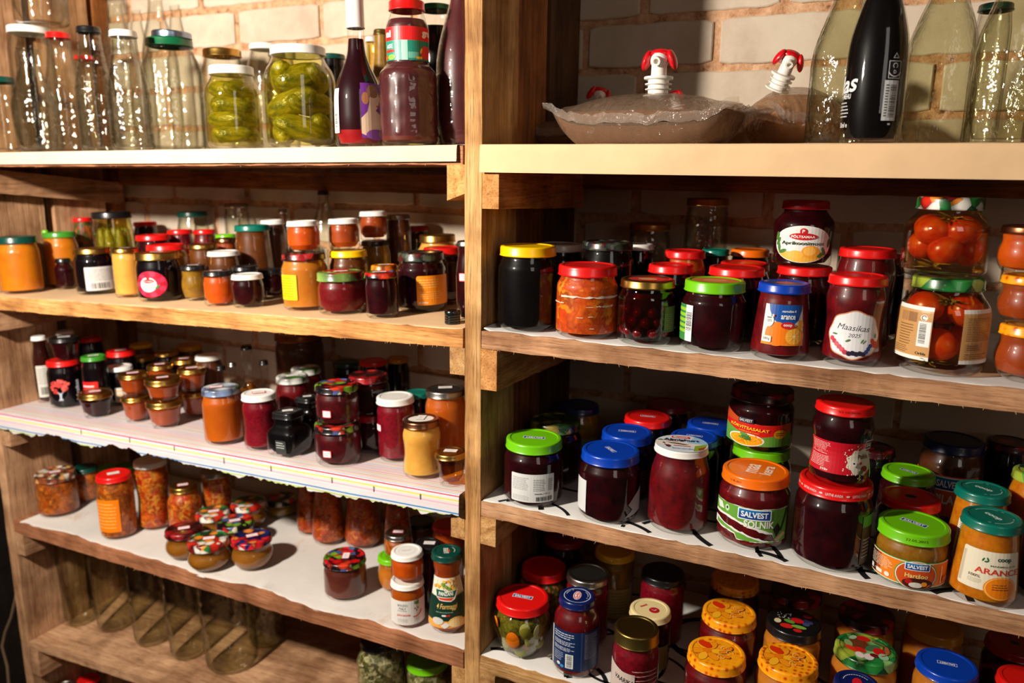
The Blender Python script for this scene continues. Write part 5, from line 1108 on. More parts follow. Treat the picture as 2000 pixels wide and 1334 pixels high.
V('l4m2', 'L4', 'pot', 797, 1133, 'b', 1228, 66, 'white', 'amber', 'amber sauce jar with white wraparound label, lower of the white lidded pair', lab=lab_italy, labtxt='white printed label', **SJ)
V('l4m1', 'L4', 'pot', 796, 1060, 'S', 'l4m2', 64, 'white', 'orange', 'orange sauce jar with white lid, upper of the white lidded pair', lidprint=lambda g, r: (arcline(g, 0, 0, r * .7, 0, 360, (200, 200, 198), r * .03, 30), g.lines(-r * .45, -r * .12, r * .45, r * .18, 2, (120, 120, 124), .25)), **SJ)
V('l4n', 'L4', 'tulip', 875, 1061, 'b', 1240, 74, 'dgreen', 'caramel', 'tall sauce jar with dark green lid and cheese label at the divider', lab=lab_panzani, labtxt='green and cheese picture label', lidprint=lp_panz, **SJ)
V('l4o', 'L4', 'straight', 838, 1048, 'Y', .105, 56, 'black', 'dred', 'dark jar with black lid and paper sticker left of the cheese sauce jar', lstk=('w', .003, -.002, -10))
V('l4p', 'L4', 'pot', 822, 1004, 'Y', .19, 58, 'black', 'brown', 'dark jar with black lid at the back of the fourth shelf near the divider')
V('l4q', 'L4', 'straight', 876, 1010, 'Y', .165, 62, 'red', 'orange', 'orange jar with red lid at the back beside the centre divider')
# ---- fifth shelf, left bay
gF = dict(group='empty jars in a row on the bare fifth shelf')
V('l5a', 'L5', 'straight', 151, 1040, 'b', 1212, 66, None, None, 'empty jar on bare board, first from the left', glass='low', **gF)
V('l5b', 'L5', 'straight', 219, 1040, 'b', 1236, 72, None, None, 'empty jar on bare board, second from the left', glass='low', **gF)
V('l5c', 'L5', 'straight', 291, 1058, 'b', 1265, 70, None, None, 'empty jar on bare board, third from the left', glass='low', **gF)
V('l5d', 'L5', 'straight', 363, 1078, 'b', 1292, 72, None, None, 'empty jar on bare board, fourth from the left', glass='low', **gF)
V('l5e', 'L5', 'straight', 450, 1075, 'b', 1320, 106, None, None, 'widest empty jar on bare board, fifth from the left', glass='low', **gF)
V('l5f', 'L5', 'straight', 520, 1090, 'Y', .15, 72, None, None, 'empty jar on bare board behind and right of the widest one', glass='low', **gF)
V('l5g', 'L5', 'bigpot', 750, 1225, 'H', .15, 96, 'black', 'garlic', 'jar of pickled garlic with black lid below the fourth shelf', **PK)
V('l5h', 'L5', 'straight', 842, 1262, 'H', .12, 86, 'lime', 'garlic', 'jar with lime lid beside the garlic jar at the bottom edge', **PK)
V('l6a', 'L6', 'bigpot', 135, 1284, 'H', .14, 70, 'silver', None, 'empty jar on the lowest visible shelf at bottom left')
V('l6b', 'L6', 'straight', 180, 1322, 'H', .12, 60, 'red', 'dred', 'jar with red lid at the bottom left edge of the photo')
# ---- second shelf, right bay
V('r2a', 'R2', 'straight', 1030, 474, 'b', 650, 116, 'yellow', 'ink', 'tall black jam jar with yellow lid beside the centre divider')
V('r2b', 'R2', 'straight', 1146, 510, 'b', 664, 122, 'red', 'chunkorange', 'orange pumpkin chunks jar with red lid and torn label remains', lab=lab_residue_white, labtxt='torn white label remains', **PK)
V('r2c', 'R2', 'straight', 1262, 537, 'b', 677, 112, 'gold', 'redsyrup', 'cherry compote jar with gold lid', core=('jam', .78), fillings=fill_small('cherry', 'cherry', .0086, seed=4, frac=.80), lab=lab_side_faint, labtxt='faded green label', lidprint=lp_blob((190, 40, 40), .9, (206, 160, 90)))
V('r2d', 'R2', 'straight', 1392, 539, 'b', 691, 126, 'lime', 'dred', 'dark jam jar with lime lid and green barcode label at its side', lab=lab_side_green, labtxt='green label with barcode', lidprint=lp_blob((206, 120, 60), 1.0, (222, 150, 90)))
V('r2e', 'R2', 'conic', 1526, 545, 'b', 706, 118, 'blue', 'scarlet', 'sloping jar with blue lid and orange marmalade label', lab=lab_arance, labtxt='blue and orange fruit label', lidprint=lp_blob((10, 30, 90), .9, (190, 60, 60)))
V('r2f', 'R2', 'barrel', 1667, 530, 'b', 717, 122, 'red', 'scarlet', 'strawberry jam jar with red lid and handwritten berry label', lab=lab_maasikas, labtxt='white label with handwriting and berries')
V('r2g', 'R2', 'bigpot', 1840, 542, 'b', 735, 182, 'leaf', 'tombrine', 'pickled tomato jar with green lid and brown label, lower of two', fillings=fill_tom(3, .0205), lab=lab_tomback, labtxt='brown label with barcode', lab2=lab_tomback2, labtxt2='brown label with small print', LR_=.86, **PK)
V('r2g2', 'R2', 'straight', 1846, 536, 'Y', .25, 150, 'leaf', 'dred', 'jar with green print lid directly behind the lower pickled tomato jar', **PK)
V('r2h', 'R2', 'bigpot', 1847, 383, 'S', 'r2g', 172, 'veg', 'tombrine', 'pickled tomato jar with dill and dark patterned lid, upper of two', fillings=fill_tom(9, .0185), **PK)
gA = dict(group='stack of orange jam jars at the right edge')
V('r2i3', 'R2', 'globe', 2003, 635, 'b', 752, 128, 'comb', 'caramel', 'orange jam jar with honeycomb lid, bottom of the stack of three at right edge', **gA)
V('r2i2', 'R2', 'globe', 2006, 537, 'S', 'r2i3', 122, 'comb', 'caramel', 'orange jam jar with honeycomb lid, middle of the stack of three at right edge', **gA)
V('r2i1', 'R2', 'globe', 2004, 438, 'S', 'r2i2', 118, 'copper', 'orange', 'orange jam jar with pale brown lid, top of the stack of three at right edge', **gA)
V('r2j2', 'R2', 'straight', 1565, 517, 'Y', .15, 116, 'red', 'dred', 'dark jam jar with red lid carrying the apricot labelled jar')
V('r2j', 'R2', 'shoulder', 1569, 390, 'S', 'r2j2', 122, 'dred', 'dred', 'dark jam jar with dark red lid and oval apricot label', lab=lab_aprikoos, labtxt='oval white apricot label')
V('r2k', 'R2', 'barrel', 1684, 480, 'Y', .145, 118, 'red', 'scarlet', 'red jam jar with red lid behind the handwritten strawberry jar')
V('r2k2', 'R2', 'straight', 1722, 494, 'Y', .25, 80, 'dred', 'dred', 'dark jar with dark red lid behind, beside the pickled tomatoes')
V('r2l1', 'R2', 'straight', 1307, 511, 'Y', .115, 94, 'red', 'black', 'dark jam jar with red lid behind the cherry compote jar')
V('r2l2', 'R2', 'straight', 1334, 485, 'Y', .22, 84, 'red', 'orange', 'orange jar with red lid in the third row of the right bay')
V('r2l3', 'R2', 'straight', 1434, 515, 'Y', .125, 116, 'red', 'black', 'dark jam jar with red lid right behind the lime lidded jar')
V('r2l4', 'R2', 'straight', 1450, 507, 'Y', .235, 102, 'red', 'black', 'dark jam jar with red lid, second one back behind the lime lid')
V('r2m', 'R2', 'straight', 1460, 483, 'Y', .325, 80, 'orange', 'black', 'dark jar with orange lid near the back wall')
V('r2m2', 'R2', 'straight', 1462, 474, 'Y', .345, 60, 'navy', 'black', 'dark jar with navy lid just above the orange lid', skip=1)
V('r2n', 'R2', 'straight', 1184, 467, 'Y', .135, 104, 'darkfruit', 'ink', 'black jam jar with printed blackberry lid behind the pumpkin jar')
V('r2n2', 'R2', 'straight', 1083, 471, 'Y', .21, 92, 'white', 'ink', 'black jar with white lid behind the yellow lidded jar')
V('r2n3', 'R2', 'straight', 1243, 473, 'Y', .24, 64, 'white', 'ink', 'black jar with white lid, small, behind the blackberry lid')
V('r2o', 'R2', 'slim', 1375, 386, 'Y', .33, 84, 'gold', None, 'tall empty jar with gold lid at the back wall')
V('r2o2', 'R2', 'slim', 1265, 433, 'Y', .32, 82, 'gold', None, 'shorter empty jar with gold lid at the back wall')
V('r2o3', 'R2', 'straight', 1393, 484, 'Y', .26, 58, 'teal', 'ink', 'dark jar with teal lid below the tall empty jar')
V('r2p', 'R2', 'straight', 1552, 527, 'Y', .09, 80, 'black', 'black', 'dark jar with black lid behind the marmalade jar', skip=1)
# ---- third shelf, right bay
V('r3a', 'R3', 'straight', 1042, 836, 'b', 992, 116, 'lime', 'dred', 'dark beet jam jar with lime lid and white back label', lab=lab_white_back, labtxt='white label with barcode', lidprint=lp_salv(172, .95))
V('r3b', 'R3', 'straight', 1083, 804, 'Y', .125, 104, 'greengold', 'dred', 'dark jar with green patterned lid behind the lime lidded beet jar')
V('r3c', 'R3', 'straight', 1129, 778, 'Y', .23, 84, 'navy', 'olive', 'dark jar with navy lid and checked label in the back corner', lab=rectlab(-.9, .9, .1, .6, (110, 110, 60), (60, 80, 50)))
V('r3d', 'R3', 'straight', 1190, 858, 'b', 1025, 120, 'blue', 'dred', 'dark beet jam jar with blue lid and torn side labels, front row', lab=lambda g, R, hb: (g.rect(ap(R, -.99), hb * .16, ap(R, -.72), hb * .74, (206, 206, 206)), g.poly([(ap(R, .5), hb * .12), (ap(R, .97), hb * .2), (ap(R, .97), hb * .62), (ap(R, .8), hb * .5), (ap(R, .62), hb * .36), (ap(R, .75), hb * .26)], (150, 150, 152))), labtxt='torn white label', lidprint=lp_salv(-60, .70, (0, 58, 170)))
V('r3e', 'R3', 'straight', 1222, 826, 'Y', .125, 104, 'blue', 'dred', 'jar with blue lid and dated rim behind the front blue lidded jar', lab=rectlab(-.2, .9, .1, .6, (90, 40, 20), (150, 110, 80)), lidprint=lp_salv(175, .85, (0, 58, 170)))
V('r3f', 'R3', 'straight', 1262, 799, 'Y', .21, 96, 'red', 'black', 'dark jar with red lid in the third row, right bay third shelf', lidprint=lp_salv(175, .8, (40, 40, 110)))
V('r3g', 'R3', 'jug', 1326, 850, 'b', 1045, 120, 'white', 'scarlet', 'red berry jam jar with pale yoghurt advertising lid', lidprint=lp_almig, plainlid=1, lh=.011)
V('r3h', 'R3', 'straight', 1352, 836, 'Y', .125, 100, 'blue', 'black', 'dark jar with blue lid directly behind the yoghurt lid', lidprint=lp_salv(175, .85, (0, 58, 170)))
V('r3h2', 'R3', 'straight', 1383, 813, 'Y', .215, 96, 'blue', 'black', 'dark jar with blue lid, farther one behind the yoghurt lid', lidprint=lp_salv(175, .85, (0, 58, 170)))
V('r3h3', 'R3', 'straight', 1300, 775, 'Y', .31, 88, 'dred', 'black', 'dark jar with dark red lid in deep shadow at the back wall')
V('r3i2', 'R3', 'straight', 1482, 868, 'Y', .11, 118, 'lime', 'black', 'dark jar with lime lid under the pumpkin salad jar')
V('r3i', 'R3', 'straight', 1485, 742, 'S', 'r3i2', 130, 'cherry', 'dred', 'pumpkin salad jar with red and green food label, upper of its stack', lab=lab_korv, labtxt='red and green salad label', **PK)
V('r3j', 'R3', 'straight', 1471, 894, 'b', 1074, 140, 'orange', 'scarlet', 'red jam jar with orange lid and torn green label', lab=lab_rassol, labtxt='torn green label', lidprint=lp_maa, lidrim=lambda g, lr, lh: g.text('11.06.2017', -.028, lh * .28, .018, lh * .2, (130, 50, 0), bold=0))
V('r3k', 'R3', 'straight', 1624, 925, 'b', 1116, 152, 'red', 'dred', 'large dark jam jar whose red lid has white writing round the rim', lidrim=rim_lihtne, lab=lambda g, R, hb: (g.rect(ap(R, .76), hb * .12, ap(R, .985), hb * .82, (60, 46, 30)), g.rect(ap(R, .76), hb * .66, ap(R, .985), hb * .82, (90, 140, 50)), g.lines(ap(R, .80), hb * .2, ap(R, .96), hb * .5, 6, (170, 160, 140), .3)), labtxt='dark side label')
V('r3l', 'R3', 'hour', 1643, 770, 'S', 'r3k', 122, 'red', 'dred', 'dark lingonberry jar with red lid and red label, standing on the largest one', lab=lab_pohla, labtxt='red printed label', lidrim=rim_date('03:10:2018', (120, 10, 5)))
V('r3m', 'R3', 'pot', 1778, 996, 'b', 1150, 152, 'lime', 'soup', 'squat soup jar with lime lid and orange soup label', lab=lab_hartsoo, labtxt='orange and green soup label', lidprint=lp_salv(-22, .95), lidrim=rim_date(), **SJ)
V('r3n', 'R3', 'straight', 1772, 950, 'Y', .095, 126, 'red', 'dred', 'dark jar with red lid right behind the squat soup jar', lidprint=lp_blob((14, 30, 60), .25))
V('r3n2', 'R3', 'straight', 1768, 904, 'Y', .205, 112, 'lime', 'dred', 'dark jar with lime lid half in shadow behind the red lid', lidprint=lp_salv(155, .9))
V('r3o', 'R3', 'straight', 1852, 842, 'Y', .235, 128, 'navy', 'brown', 'shadowed jar with dark lid and orange label in the back row', lab=lab_pilaf, labtxt='orange label')
V('r3p', 'R3', 'conic', 1908, 938, 'Y', .10, 126, 'teal', 'marm', 'orange marmalade jar with teal lid, rear one of two', lab=lab_coop_side, labtxt='cream label', lidprint=lp_coop(-25))
V('r3q', 'R3', 'conic', 1926, 989, 'b', 1186, 146, 'teal', 'marm', 'orange marmalade jar with teal lid and cream label, front one of two', lab=lab_coop, labtxt='cream label with orange slice', lidprint=lp_coop(-40))
V('r3r', 'R3', 'straight', 2014, 908, 'Y', .155, 112, 'leaf', 'marm', 'marmalade jar with green leaf print lid at the right edge')
V('r3s', 'R3', 'straight', 2052, 950, 'Y', .07, 118, 'red', 'dred', 'jar whose red lid just enters the picture at the right edge')
V('r3t', 'R3', 'straight', 1700, 860, 'Y', .28, 90, 'cherry', 'black', 'dark jar in deep shadow right of the lingonberry jar')
V('r3u', 'R3', 'straight', 1960, 850, 'Y', .30, 100, 'cherry', 'black', 'dark jar with faint print lid in the back right corner')
# ---- fourth shelf, right bay
V('r4a', 'R4', 'sglobe', 1020, 1138, 'b', 1298, 117, 'red', 'vegbrine', 'round jar of pickled vegetables with red lid beside the centre divider', core=('pickleveg', .86), fillings=fill_veg, lidprint=lp_salv(-17, .95), **PK)
V('r4b', 'R4', 'bigpot', 1125, 1144, 'b', 1326, 90, 'navy', 'scarlet', 'tomato sauce jar with navy lid and blue label', lab=lab_barilla, labtxt='dark blue label', lidprint=lp_barilla, lidscale=1, **SJ)
V('r4c', 'R4', 'sglobe', 1061, 1086, 'H', .108, 98, 'red', 'mixveg', 'round jar of mixed vegetables with red lid behind the front round jar', **PK)
V('r4d', 'R4', 'slim', 1146, 1098, 'H', .125, 84, 'silver', 'scarlet', 'tomato jar with dark metal lid behind the blue labelled sauce', lidprint=lp_blob((26, 24, 20), 1.05), **SJ)
V('r4e', 'R4', 'slim', 1198, 1055, 'H', .132, 78, 'yellow', 'olive', 'dark jar with yellow lid in the shadow at the back', lab=rectlab(-.8, .9, .12, .6, (150, 130, 70), (100, 90, 50)), labtxt='dull yellow label')
V('r4f', 'R4', 'slim', 1291, 1096, 'H', .13, 86, 'black', 'rasp', 'dark jar with black lid behind the cream lid')
V('r4g', 'R4', 'slim', 1267, 1167, 'H', .105, 82, 'cream', 'dred', 'dark jar with cream lid and red emblem', lidprint=lp_cream, lab=rectlab(-.3, .9, .12, .6, (120, 110, 60), (160, 60, 40)), labtxt='faded label')
V('r4h', 'R4', 'straight', 1240, 1200, 'H', .125, 92, 'brass', 'rasp', 'raspberry jar with dull brass lid and handwritten tape label', lab=lab_vaarikas, labtxt='handwritten tape label', lh=.022)
V('r4i', 'R4', 'straight', 1395, 1242, 'H', .105, 120, 'comb', 'scarlet', 'red jam jar with orange honeycomb lid, front left of the honeycomb lids', lidprint=lp_flower)
V('r4j', 'R4', 'straight', 1420, 1168, 'H', .105, 112, 'comb', 'scarlet', 'red jam jar with orange honeycomb lid, rearmost of the lit honeycomb lids', lidprint=lp_flower)
V('r4k', 'R4', 'straight', 1533, 1255, 'H', .11, 124, 'comb', 'honey', 'honey coloured jar with orange honeycomb lid, right of the honeycomb lids', lidprint=lp_flower)
V('r4l', 'R4', 'straight', 1544, 1188, 'H', .11, 114, 'black', 'honey', 'honey coloured jar with blackberry and raspberry print lid', lidprint=lp_berries, plainlid=1)
V('r4m', 'R4', 'straight', 1682, 1237, 'H', .12, 130, 'leaf', 'honey', 'honey coloured jar with vegetable basket print lid', lidprint=lp_basket)
V('r4n', 'R4', 'straight', 1815, 1196, 'H', .12, 120, 'dyellow', 'honey', 'honey coloured jar with shadowed dull yellow lid')
V('r4o', 'R4', 'straight', 1838, 1268, 'H', .125, 130, 'blue', 'honey', 'honey coloured jar with blue lid and white outlined emblem', lidprint=lp_salv(190, .80, (0, 58, 170)))
V('r4p', 'R4', 'straight', 1992, 1302, 'H', .125, 128, 'red', 'dred', 'jar with red lid at the bottom right corner')
V('r4q', 'R4', 'straight', 1664, 1309, 'H', .125, 96, 'navy', 'scarlet', 'jar with navy lid cut by the bottom edge below the basket lid', lidprint=lambda g, r: (g.ell(0, 0, r * .3, r * .5, (206, 24, 34)), arcdash(g, r * .8, 0, 180, (200, 204, 214), r * .06, 16)))
V('r4r', 'R4', 'straight', 1431, 1108, 'H', .115, 100, 'comb', 'jam', 'jar with honeycomb lid in the shadow of the shelf above')
V('r4s', 'R4', 'straight', 1550, 1128, 'H', .115, 106, 'cherry', 'olive', 'jar with dark print lid in deep shadow behind the berry lid')
V('r4t', 'R4', 'straight', 1685, 1172, 'H', .12, 116, 'cherry', 'honey', 'jar with dark print lid in deep shadow behind the basket lid')
V('r4u', 'R4', 'straight', 1970, 1232, 'H', .12, 124, 'dred', 'dred', 'jar with dark red lid in deep shadow above the bottom right corner', lidprint=lp_blob((14, 30, 50), .22))
V('r4v', 'R4', 'straight', 1100, 1048, 'H', .13, 80, 'dred', 'dred', 'jar with dark red lid in deep shadow near the centre divider')
T = [t for t in T if not t.get('skip')]
BY = {t['id']: t for t in T}
# ------------------------------------------------------------------ turn pixel measurements into positions and sizes on the shelves
UNDER = dict(l2q=498, l2s=492, l2u=472, l3d=708, l3k2=779, l3l2=789, l3m2=770, l3t2=838, l3u2=815, l4l2=1097, l4m2=1146, r2g=546, r2i3=642, r2i2=543, r2j2=524, r3i2=886, r3k=957)
for _k, _v in UNDER.items(): BY[_k]['yt'] = _v
def base_z(t, x): return BY[t['val']]['z'] + BY[t['val']]['H'] + .0003 if t['mode'] == 'S' else zshelf(t['sh'], x)
def at(t, Yc):
    H = t.get('H', .1); x = t.get('x', 0)
    for _ in range(3):
        z = base_z(t, x); zm = z + H * .45; py = proj((x, Yc, zm))[1]; x = unproj(t['cx'], py, 1, Yc).x
        py = proj((x, Yc, zm))[1]; x = unproj(t['cx'], py, 1, Yc).x
        z = base_z(t, x); d = Vector((x - CAM.x, Yc - CAM.y, 0)).normalized(); zq = z + H * .45; e = .02
        wq = abs(proj((x - d.y * e, Yc + d.x * e, zq))[0] - proj((x + d.y * e, Yc - d.x * e, zq))[0]); R = t['w'] / wq * e * t.get('shr', 1.0); lr = STY[t['sty']][1] * R
        if t.get('fixH'): H = t['fixH']
        else:
            a, b = .015, .36
            for _ in range(24):
                m = (a + b) / 2; yy = min(proj((x + s * d.x * lr, Yc + s * d.y * lr, z + m))[1] for s in ((-1,) if t['id'] in UNDER else (-1, 1)))
                if yy > t['yt']: a = m
                else: b = m
            H = (a + b) / 2
    bot = max(proj((x + s * d.x * R * .9, Yc + s * d.y * R * .9, z))[1] for s in (-1, 1))
    t.update(x=x, y=Yc, z=z, R=R, H=H); return bot
def solve(t):
    if t['mode'] == 'Y': at(t, t['val'])
    elif t['mode'] == 'S': at(t, BY[t['val']]['y'] + t.get('dy', 0))
    elif t['mode'] == 'b':
        a, b = -.02, .36
        for _ in range(22):
            m = (a + b) / 2
            if at(t, m) > t['val']: a = m
            else: b = m
        at(t, (a + b) / 2)
    elif t['mode'] == 'H':
        a, b = -.05, .36; t.pop('fixH', None)
        for _ in range(22):
            m = (a + b) / 2; at(t, m)
            if t['H'] > t['val']: a = m
            else: b = m
        at(t, (a + b) / 2); t['fixH'] = t['val']
CLEAR = {'L1': 9, 'R1': 9, 'L2': .24, 'R2': .247, 'L3': .252, 'R3': .25, 'L4': .28, 'R4': .25, 'L5': .3, 'L6': .3}
for t in T: solve(t)
for t in T: t['mode0'] = t['mode']
def walls(t):
    t_y = t['y']
    lo = t['R'] * .9 + .002 if t['mode0'] != 'b' else -1
    if t_y + t['R'] > .384: t_y = .384 - t['R']
    return t_y
for itn in range(80):
    moved = 0
    for t in T:
        v = -1.2585 - (t['x'] - t['R'])
        if t['sh'][0] == 'L' and v > 0 and t['mode'] != 'S':
            moved += 1; t['shr'] = t.get('shr', 1) * .994; at(t, max(t['y'] - v * .3, t['R'] + .004))
    for i, a in enumerate(T):
        for b in T[i + 1:]:
            if a['sh'][0] != b['sh'][0] or a['sh'][1] != b['sh'][1]: continue
            if a['z'] + a['H'] < b['z'] + .001 or b['z'] + b['H'] < a['z'] + .001: continue
            dx, dy = b['x'] - a['x'], b['y'] - a['y']; D = math.hypot(dx, dy); ov = a['R'] + b['R'] + .0016 - D
            if ov <= 0: continue
            moved += 1
            moved_ = None
            if 'S' in (a['mode0'], b['mode0']):
                for q in (a, b):
                    if q['mode0'] == 'S': q['shr'] = q.get('shr', 1) * .985; solve(q)
                continue
            nb = [q for q in (a, b) if q['mode0'] == 'Y'] or ([q for q in (a, b) if q['mode0'] == 'H'] if itn < 20 else [])
            if nb:
                q = max(nb, key=lambda q: q['y']); ny = q['y'] + ov * .7; edge = q['sh'][0] == 'L' and q['x'] - q['R'] < -1.25
                if ny + q['R'] > .383 or itn > 35 or edge: q['shr'] = q.get('shr', 1) * .985; at(q, q['y'])
                else: at(q, ny)
            else:
                for q in (a, b):
                    q['shr'] = q.get('shr', 1) * .993; at(q, q['y'])
            for q in T:
                if q['mode'] == 'S' and BY[q['val']] in (a, b): solve(q)
    if not moved: break
print('SOLVER passes', itn, 'left', moved)
for t in T:
    if t['mode'] != 'S' and t['y'] + t['R'] > .386: at(t, .386 - t['R'])
    # keep clear of the boards above, of the divider and of the left panel
    if t['mode'] == 'S': solve(t)
    lim = CLEAR[t['sh']] - (t['z'] - zshelf(t['sh'], t['x']))
    if t['H'] > lim: t['H'] = lim
    if t['sh'][0] == 'L': 
        if t['x'] + t['R'] > -.031: t['x'] = -.031 - t['R']
        if t['x'] - t['R'] < -1.259: t['x'] = -1.259 + t['R']
    elif t['x'] - t['R'] < .003: t['x'] = .003 + t['R']
for i, a in enumerate(T):
    for b in T[i + 1:]:
        if a['sh'] == b['sh'] and not (a['z'] + a['H'] < b['z'] + .001 or b['z'] + b['H'] < a['z'] + .001):
            ov = a['R'] + b['R'] - math.hypot(a['x'] - b['x'], a['y'] - b['y'])
            if ov > .0005: print('OVER', a['id'], b['id'], round(ov, 4))
def report():
    for t in T: print('%-5s %s x%.3f y%.3f z%.3f R%.3f H%.3f shr%.2f' % (t['id'], t['sty'], t['x'], t['y'], t['z'], t['R'], t['H'], t.get('shr', 1)))
# ------------------------------------------------------------------ the cellar walls
from mathutils import noise as mn
def brickwall():
    bm = bmesh.new(); rd = random.Random(11)
    r = 0; z = -1.755
    z0 = .149 - .088 * 22; k = 0
    while z0 + k * .088 < 1.0:
        zb = z0 + k * .088; off = .012 if (k % 2 == 0) else .120
        x = off - .24 * 9
        while x < 2.0:
            j = lambda a: rd.uniform(-a, a)
            y0 = WALL_Y + j(.0015)
            xa, xb, za, zt = x + .0075 + j(.0025), x + .2325 + j(.0025), zb + .001 + j(.002), zb + .0755 + j(.002)
            n = 12; top = []; bot = []
            for i in range(n + 1):
                t = i / n; top.append((xa + (xb - xa) * t, zt + j(.0013) - (.004 if i in (0, n) else 0))); bot.append((xa + (xb - xa) * t, za + j(.0013) + (.004 if i in (0, n) else 0)))
            F = [bm.verts.new((px, y0 + .0018, pz)) for px, pz in top] + [bm.verts.new((px, y0 + .0018, pz)) for px, pz in reversed(bot)]
            cx_, cz_ = (xa + xb) / 2, (za + zt) / 2
            I = [bm.verts.new((px + (.002 if px < cx_ else -.002), y0, pz + (.002 if pz < cz_ else -.002))) for px, pz in top] + [bm.verts.new((px + (.002 if px < cx_ else -.002), y0, pz + (.002 if pz < cz_ else -.002))) for px, pz in reversed(bot)]
            B = [bm.verts.new((v.co.x, y0 + .02, v.co.z)) for v in F]
            bm.faces.new(I[::-1])
            for A, C in ((I, F), (F, B)):
                for i in range(len(A)): q = (i + 1) % len(A); bm.faces.new((A[i], C[i], C[q], A[q]))
            x += .24
        k += 1
    bmesh.ops.recalc_face_normals(bm, faces=bm.faces[:])
    # mortar bed, lumpy
    nx, nz = 150, 130; x0, x1, za, zt = -2.0, 2.0, -1.76, 1.0; g = []
    for i in range(nx + 1):
        c = []
        for jz in range(nz + 1):
            px, pz = x0 + (x1 - x0) * i / nx, za + (zt - za) * jz / nz
            c.append(bm.verts.new((px, WALL_Y + .0052 + .0035 * mn.noise(Vector((px * 30, 0, pz * 30))), pz)))
        g.append(c)
    for i in range(nx):
        for jz in range(nz): f = bm.faces.new((g[i][jz], g[i + 1][jz], g[i + 1][jz + 1], g[i][jz + 1])); f.material_index = 1
    m, nt, out = newmat('white_sand_lime_brick'); p = princ(nt, out, (214, 206, 192), .85, 0, .2)
    c = ramp(nt, noise(nt, coords(nt), 6, 5, .65), [(.3, (178, 158, 138)), (.55, (202, 186, 166)), (.8, (210, 198, 180))])
    s = ramp(nt, noise(nt, coords(nt), 22, 5, .75, .5), [(.64, (0, 0, 0)), (.74, (255, 255, 255))])
    c = mixc(nt, math_(nt, 'MULTIPLY', s, .45), c, (176, 130, 96)); nt.links.new(c, p.inputs['Base Color'])
    bump(nt, noise(nt, coords(nt), 60, 4, .7), .3, .002, [p.inputs['Normal']])
    m2, nt, out = newmat('sandy_mortar'); p = princ(nt, out, (190, 140, 100), .95, 0, .1)
    c = ramp(nt, noise(nt, coords(nt), 45, 6, .75), [(.3, (96, 60, 40)), (.44, (186, 138, 102)), (.7, (222, 182, 146))]); nt.links.new(c, p.inputs['Base Color'])
    bump(nt, noise(nt, coords(nt), 90, 4, .7), .8, .004, [p.inputs['Normal']])
    o = addobj('wall_back', bm, [m, m2], None, False); o['kind'] = 'structure'; return o
brickwall()
def slab(name, a, b, col, rough=.9):
    bm = bmesh.new(); box(bm, *a, *b)
    m, nt, out = newmat(name + '_surface'); p = princ(nt, out, col, rough, 0, .1)
    c = ramp(nt, noise(nt, coords(nt), 9, 5, .7), [(.3, tuple(int(x * .6) for x in col)), (.7, col)]); nt.links.new(c, p.inputs['Base Color'])
    bump(nt, noise(nt, coords(nt), 20, 4, .7), .5, .01, [p.inputs['Normal']])
    o = addobj(name, bm, m, None, False); o['kind'] = 'structure'
slab('floor', (-2.0, -2.4, -1.80), (2.0, .45, -1.755), (70, 58, 48))
slab('wall_left', (-2.0, -2.4, -1.755), (-1.78, .385, 1.0), (36, 28, 24))
# ------------------------------------------------------------------ the timber shelving
unit = empty('shelving_unit', (0, 0, -1.755))
tag(unit, 'rough timber shelving unit with two bays of boards standing against the brick wall', 'shelving')
UZ = Vector((0, 0, 1.755))
def wpart(name, a, b, axis, tone, nx=1, jit=0, shear=0, lab=None, shy=0, skew=0):
    bm = bmesh.new(); box(bm, *a, *b, 0, nx, jit, axis)
    if shear or shy or skew:
        for v in bm.verts: v.co.z += shear * v.co.x + shy * v.co.y
    bmesh.ops.bevel(bm, geom=[e for e in bm.edges if len(e.link_faces) == 2 and e.calc_face_angle() > 1.0], offset=.0009, segments=1, affect='EDGES') if nx < 2 else None
    o = addobj(name, bm, wood(axis, tone), unit, False); o.location = UZ
    if lab: o['label'] = lab
    return o
ZB, ZT = -1.754, .62
# centre divider: three upright planks
wpart('divider_plank', (-.0285, 0, ZB), (0, .123, ZT), 2, 0, 60, .0005)
wpart('divider_plank', (-.031, .132, ZB), (-.005, .246, ZT), 2, 2, 30, .0006)
wpart('divider_plank', (-.0285, .250, ZB), (0, .3865, ZT), 2, 4, 30, .0006)
# left end panel: planks with gaps, grey strip behind the gap
wpart('end_plank', (-1.293, 0, ZB), (-1.262, .165, ZT), 2, 3, 60, .0006)
wpart('end_plank', (-1.291, .190, ZB), (-1.261, .328, ZT), 2, 3, 30, .0006)
wpart('end_plank', (-1.291, .346, ZB), (-1.261, .386, ZT), 2, 2, 30, .0006)
bm = bmesh.new(); box(bm, -1.302, .160, ZB, -1.294, .196, ZT); o = addobj('grey_strip', bm, flat((88, 88, 88), .7), unit, False); o.location = UZ
wpart('end_plank', (1.351, 0, ZB), (1.381, .386, ZT), 2, 3, 30, .0006)
def zc(s): return ZS[s]
for s, z_top, th in (('L1', 0, .028), ('L2', 0, .030), ('L3', 0, .028), ('L4', 0, .030), ('L5', 0, .020), ('L6', 0, .026)):
    z0, sl = ZS[s]; wpart('shelf_board', (-1.2605, .0005, z0 - th), (-.0325, .3775, z0 - .0001), 0, {'L1': 6, 'L2': 5, 'L3': 0, 'L4': 6, 'L5': 3, 'L6': 1}[s], 70, .0009, sl)
for s, th in (('R1', .028), ('R2', .028), ('R3', .0265), ('R4', .030)):
    z0, sl = ZS[s]; wpart('shelf_board', (.0006, .0005, z0 - th), (1.35, .3775, z0 - .0001), 0, {'R1': 1, 'R2': 1, 'R3': 1, 'R4': 0}[s], 80, .0009, sl)
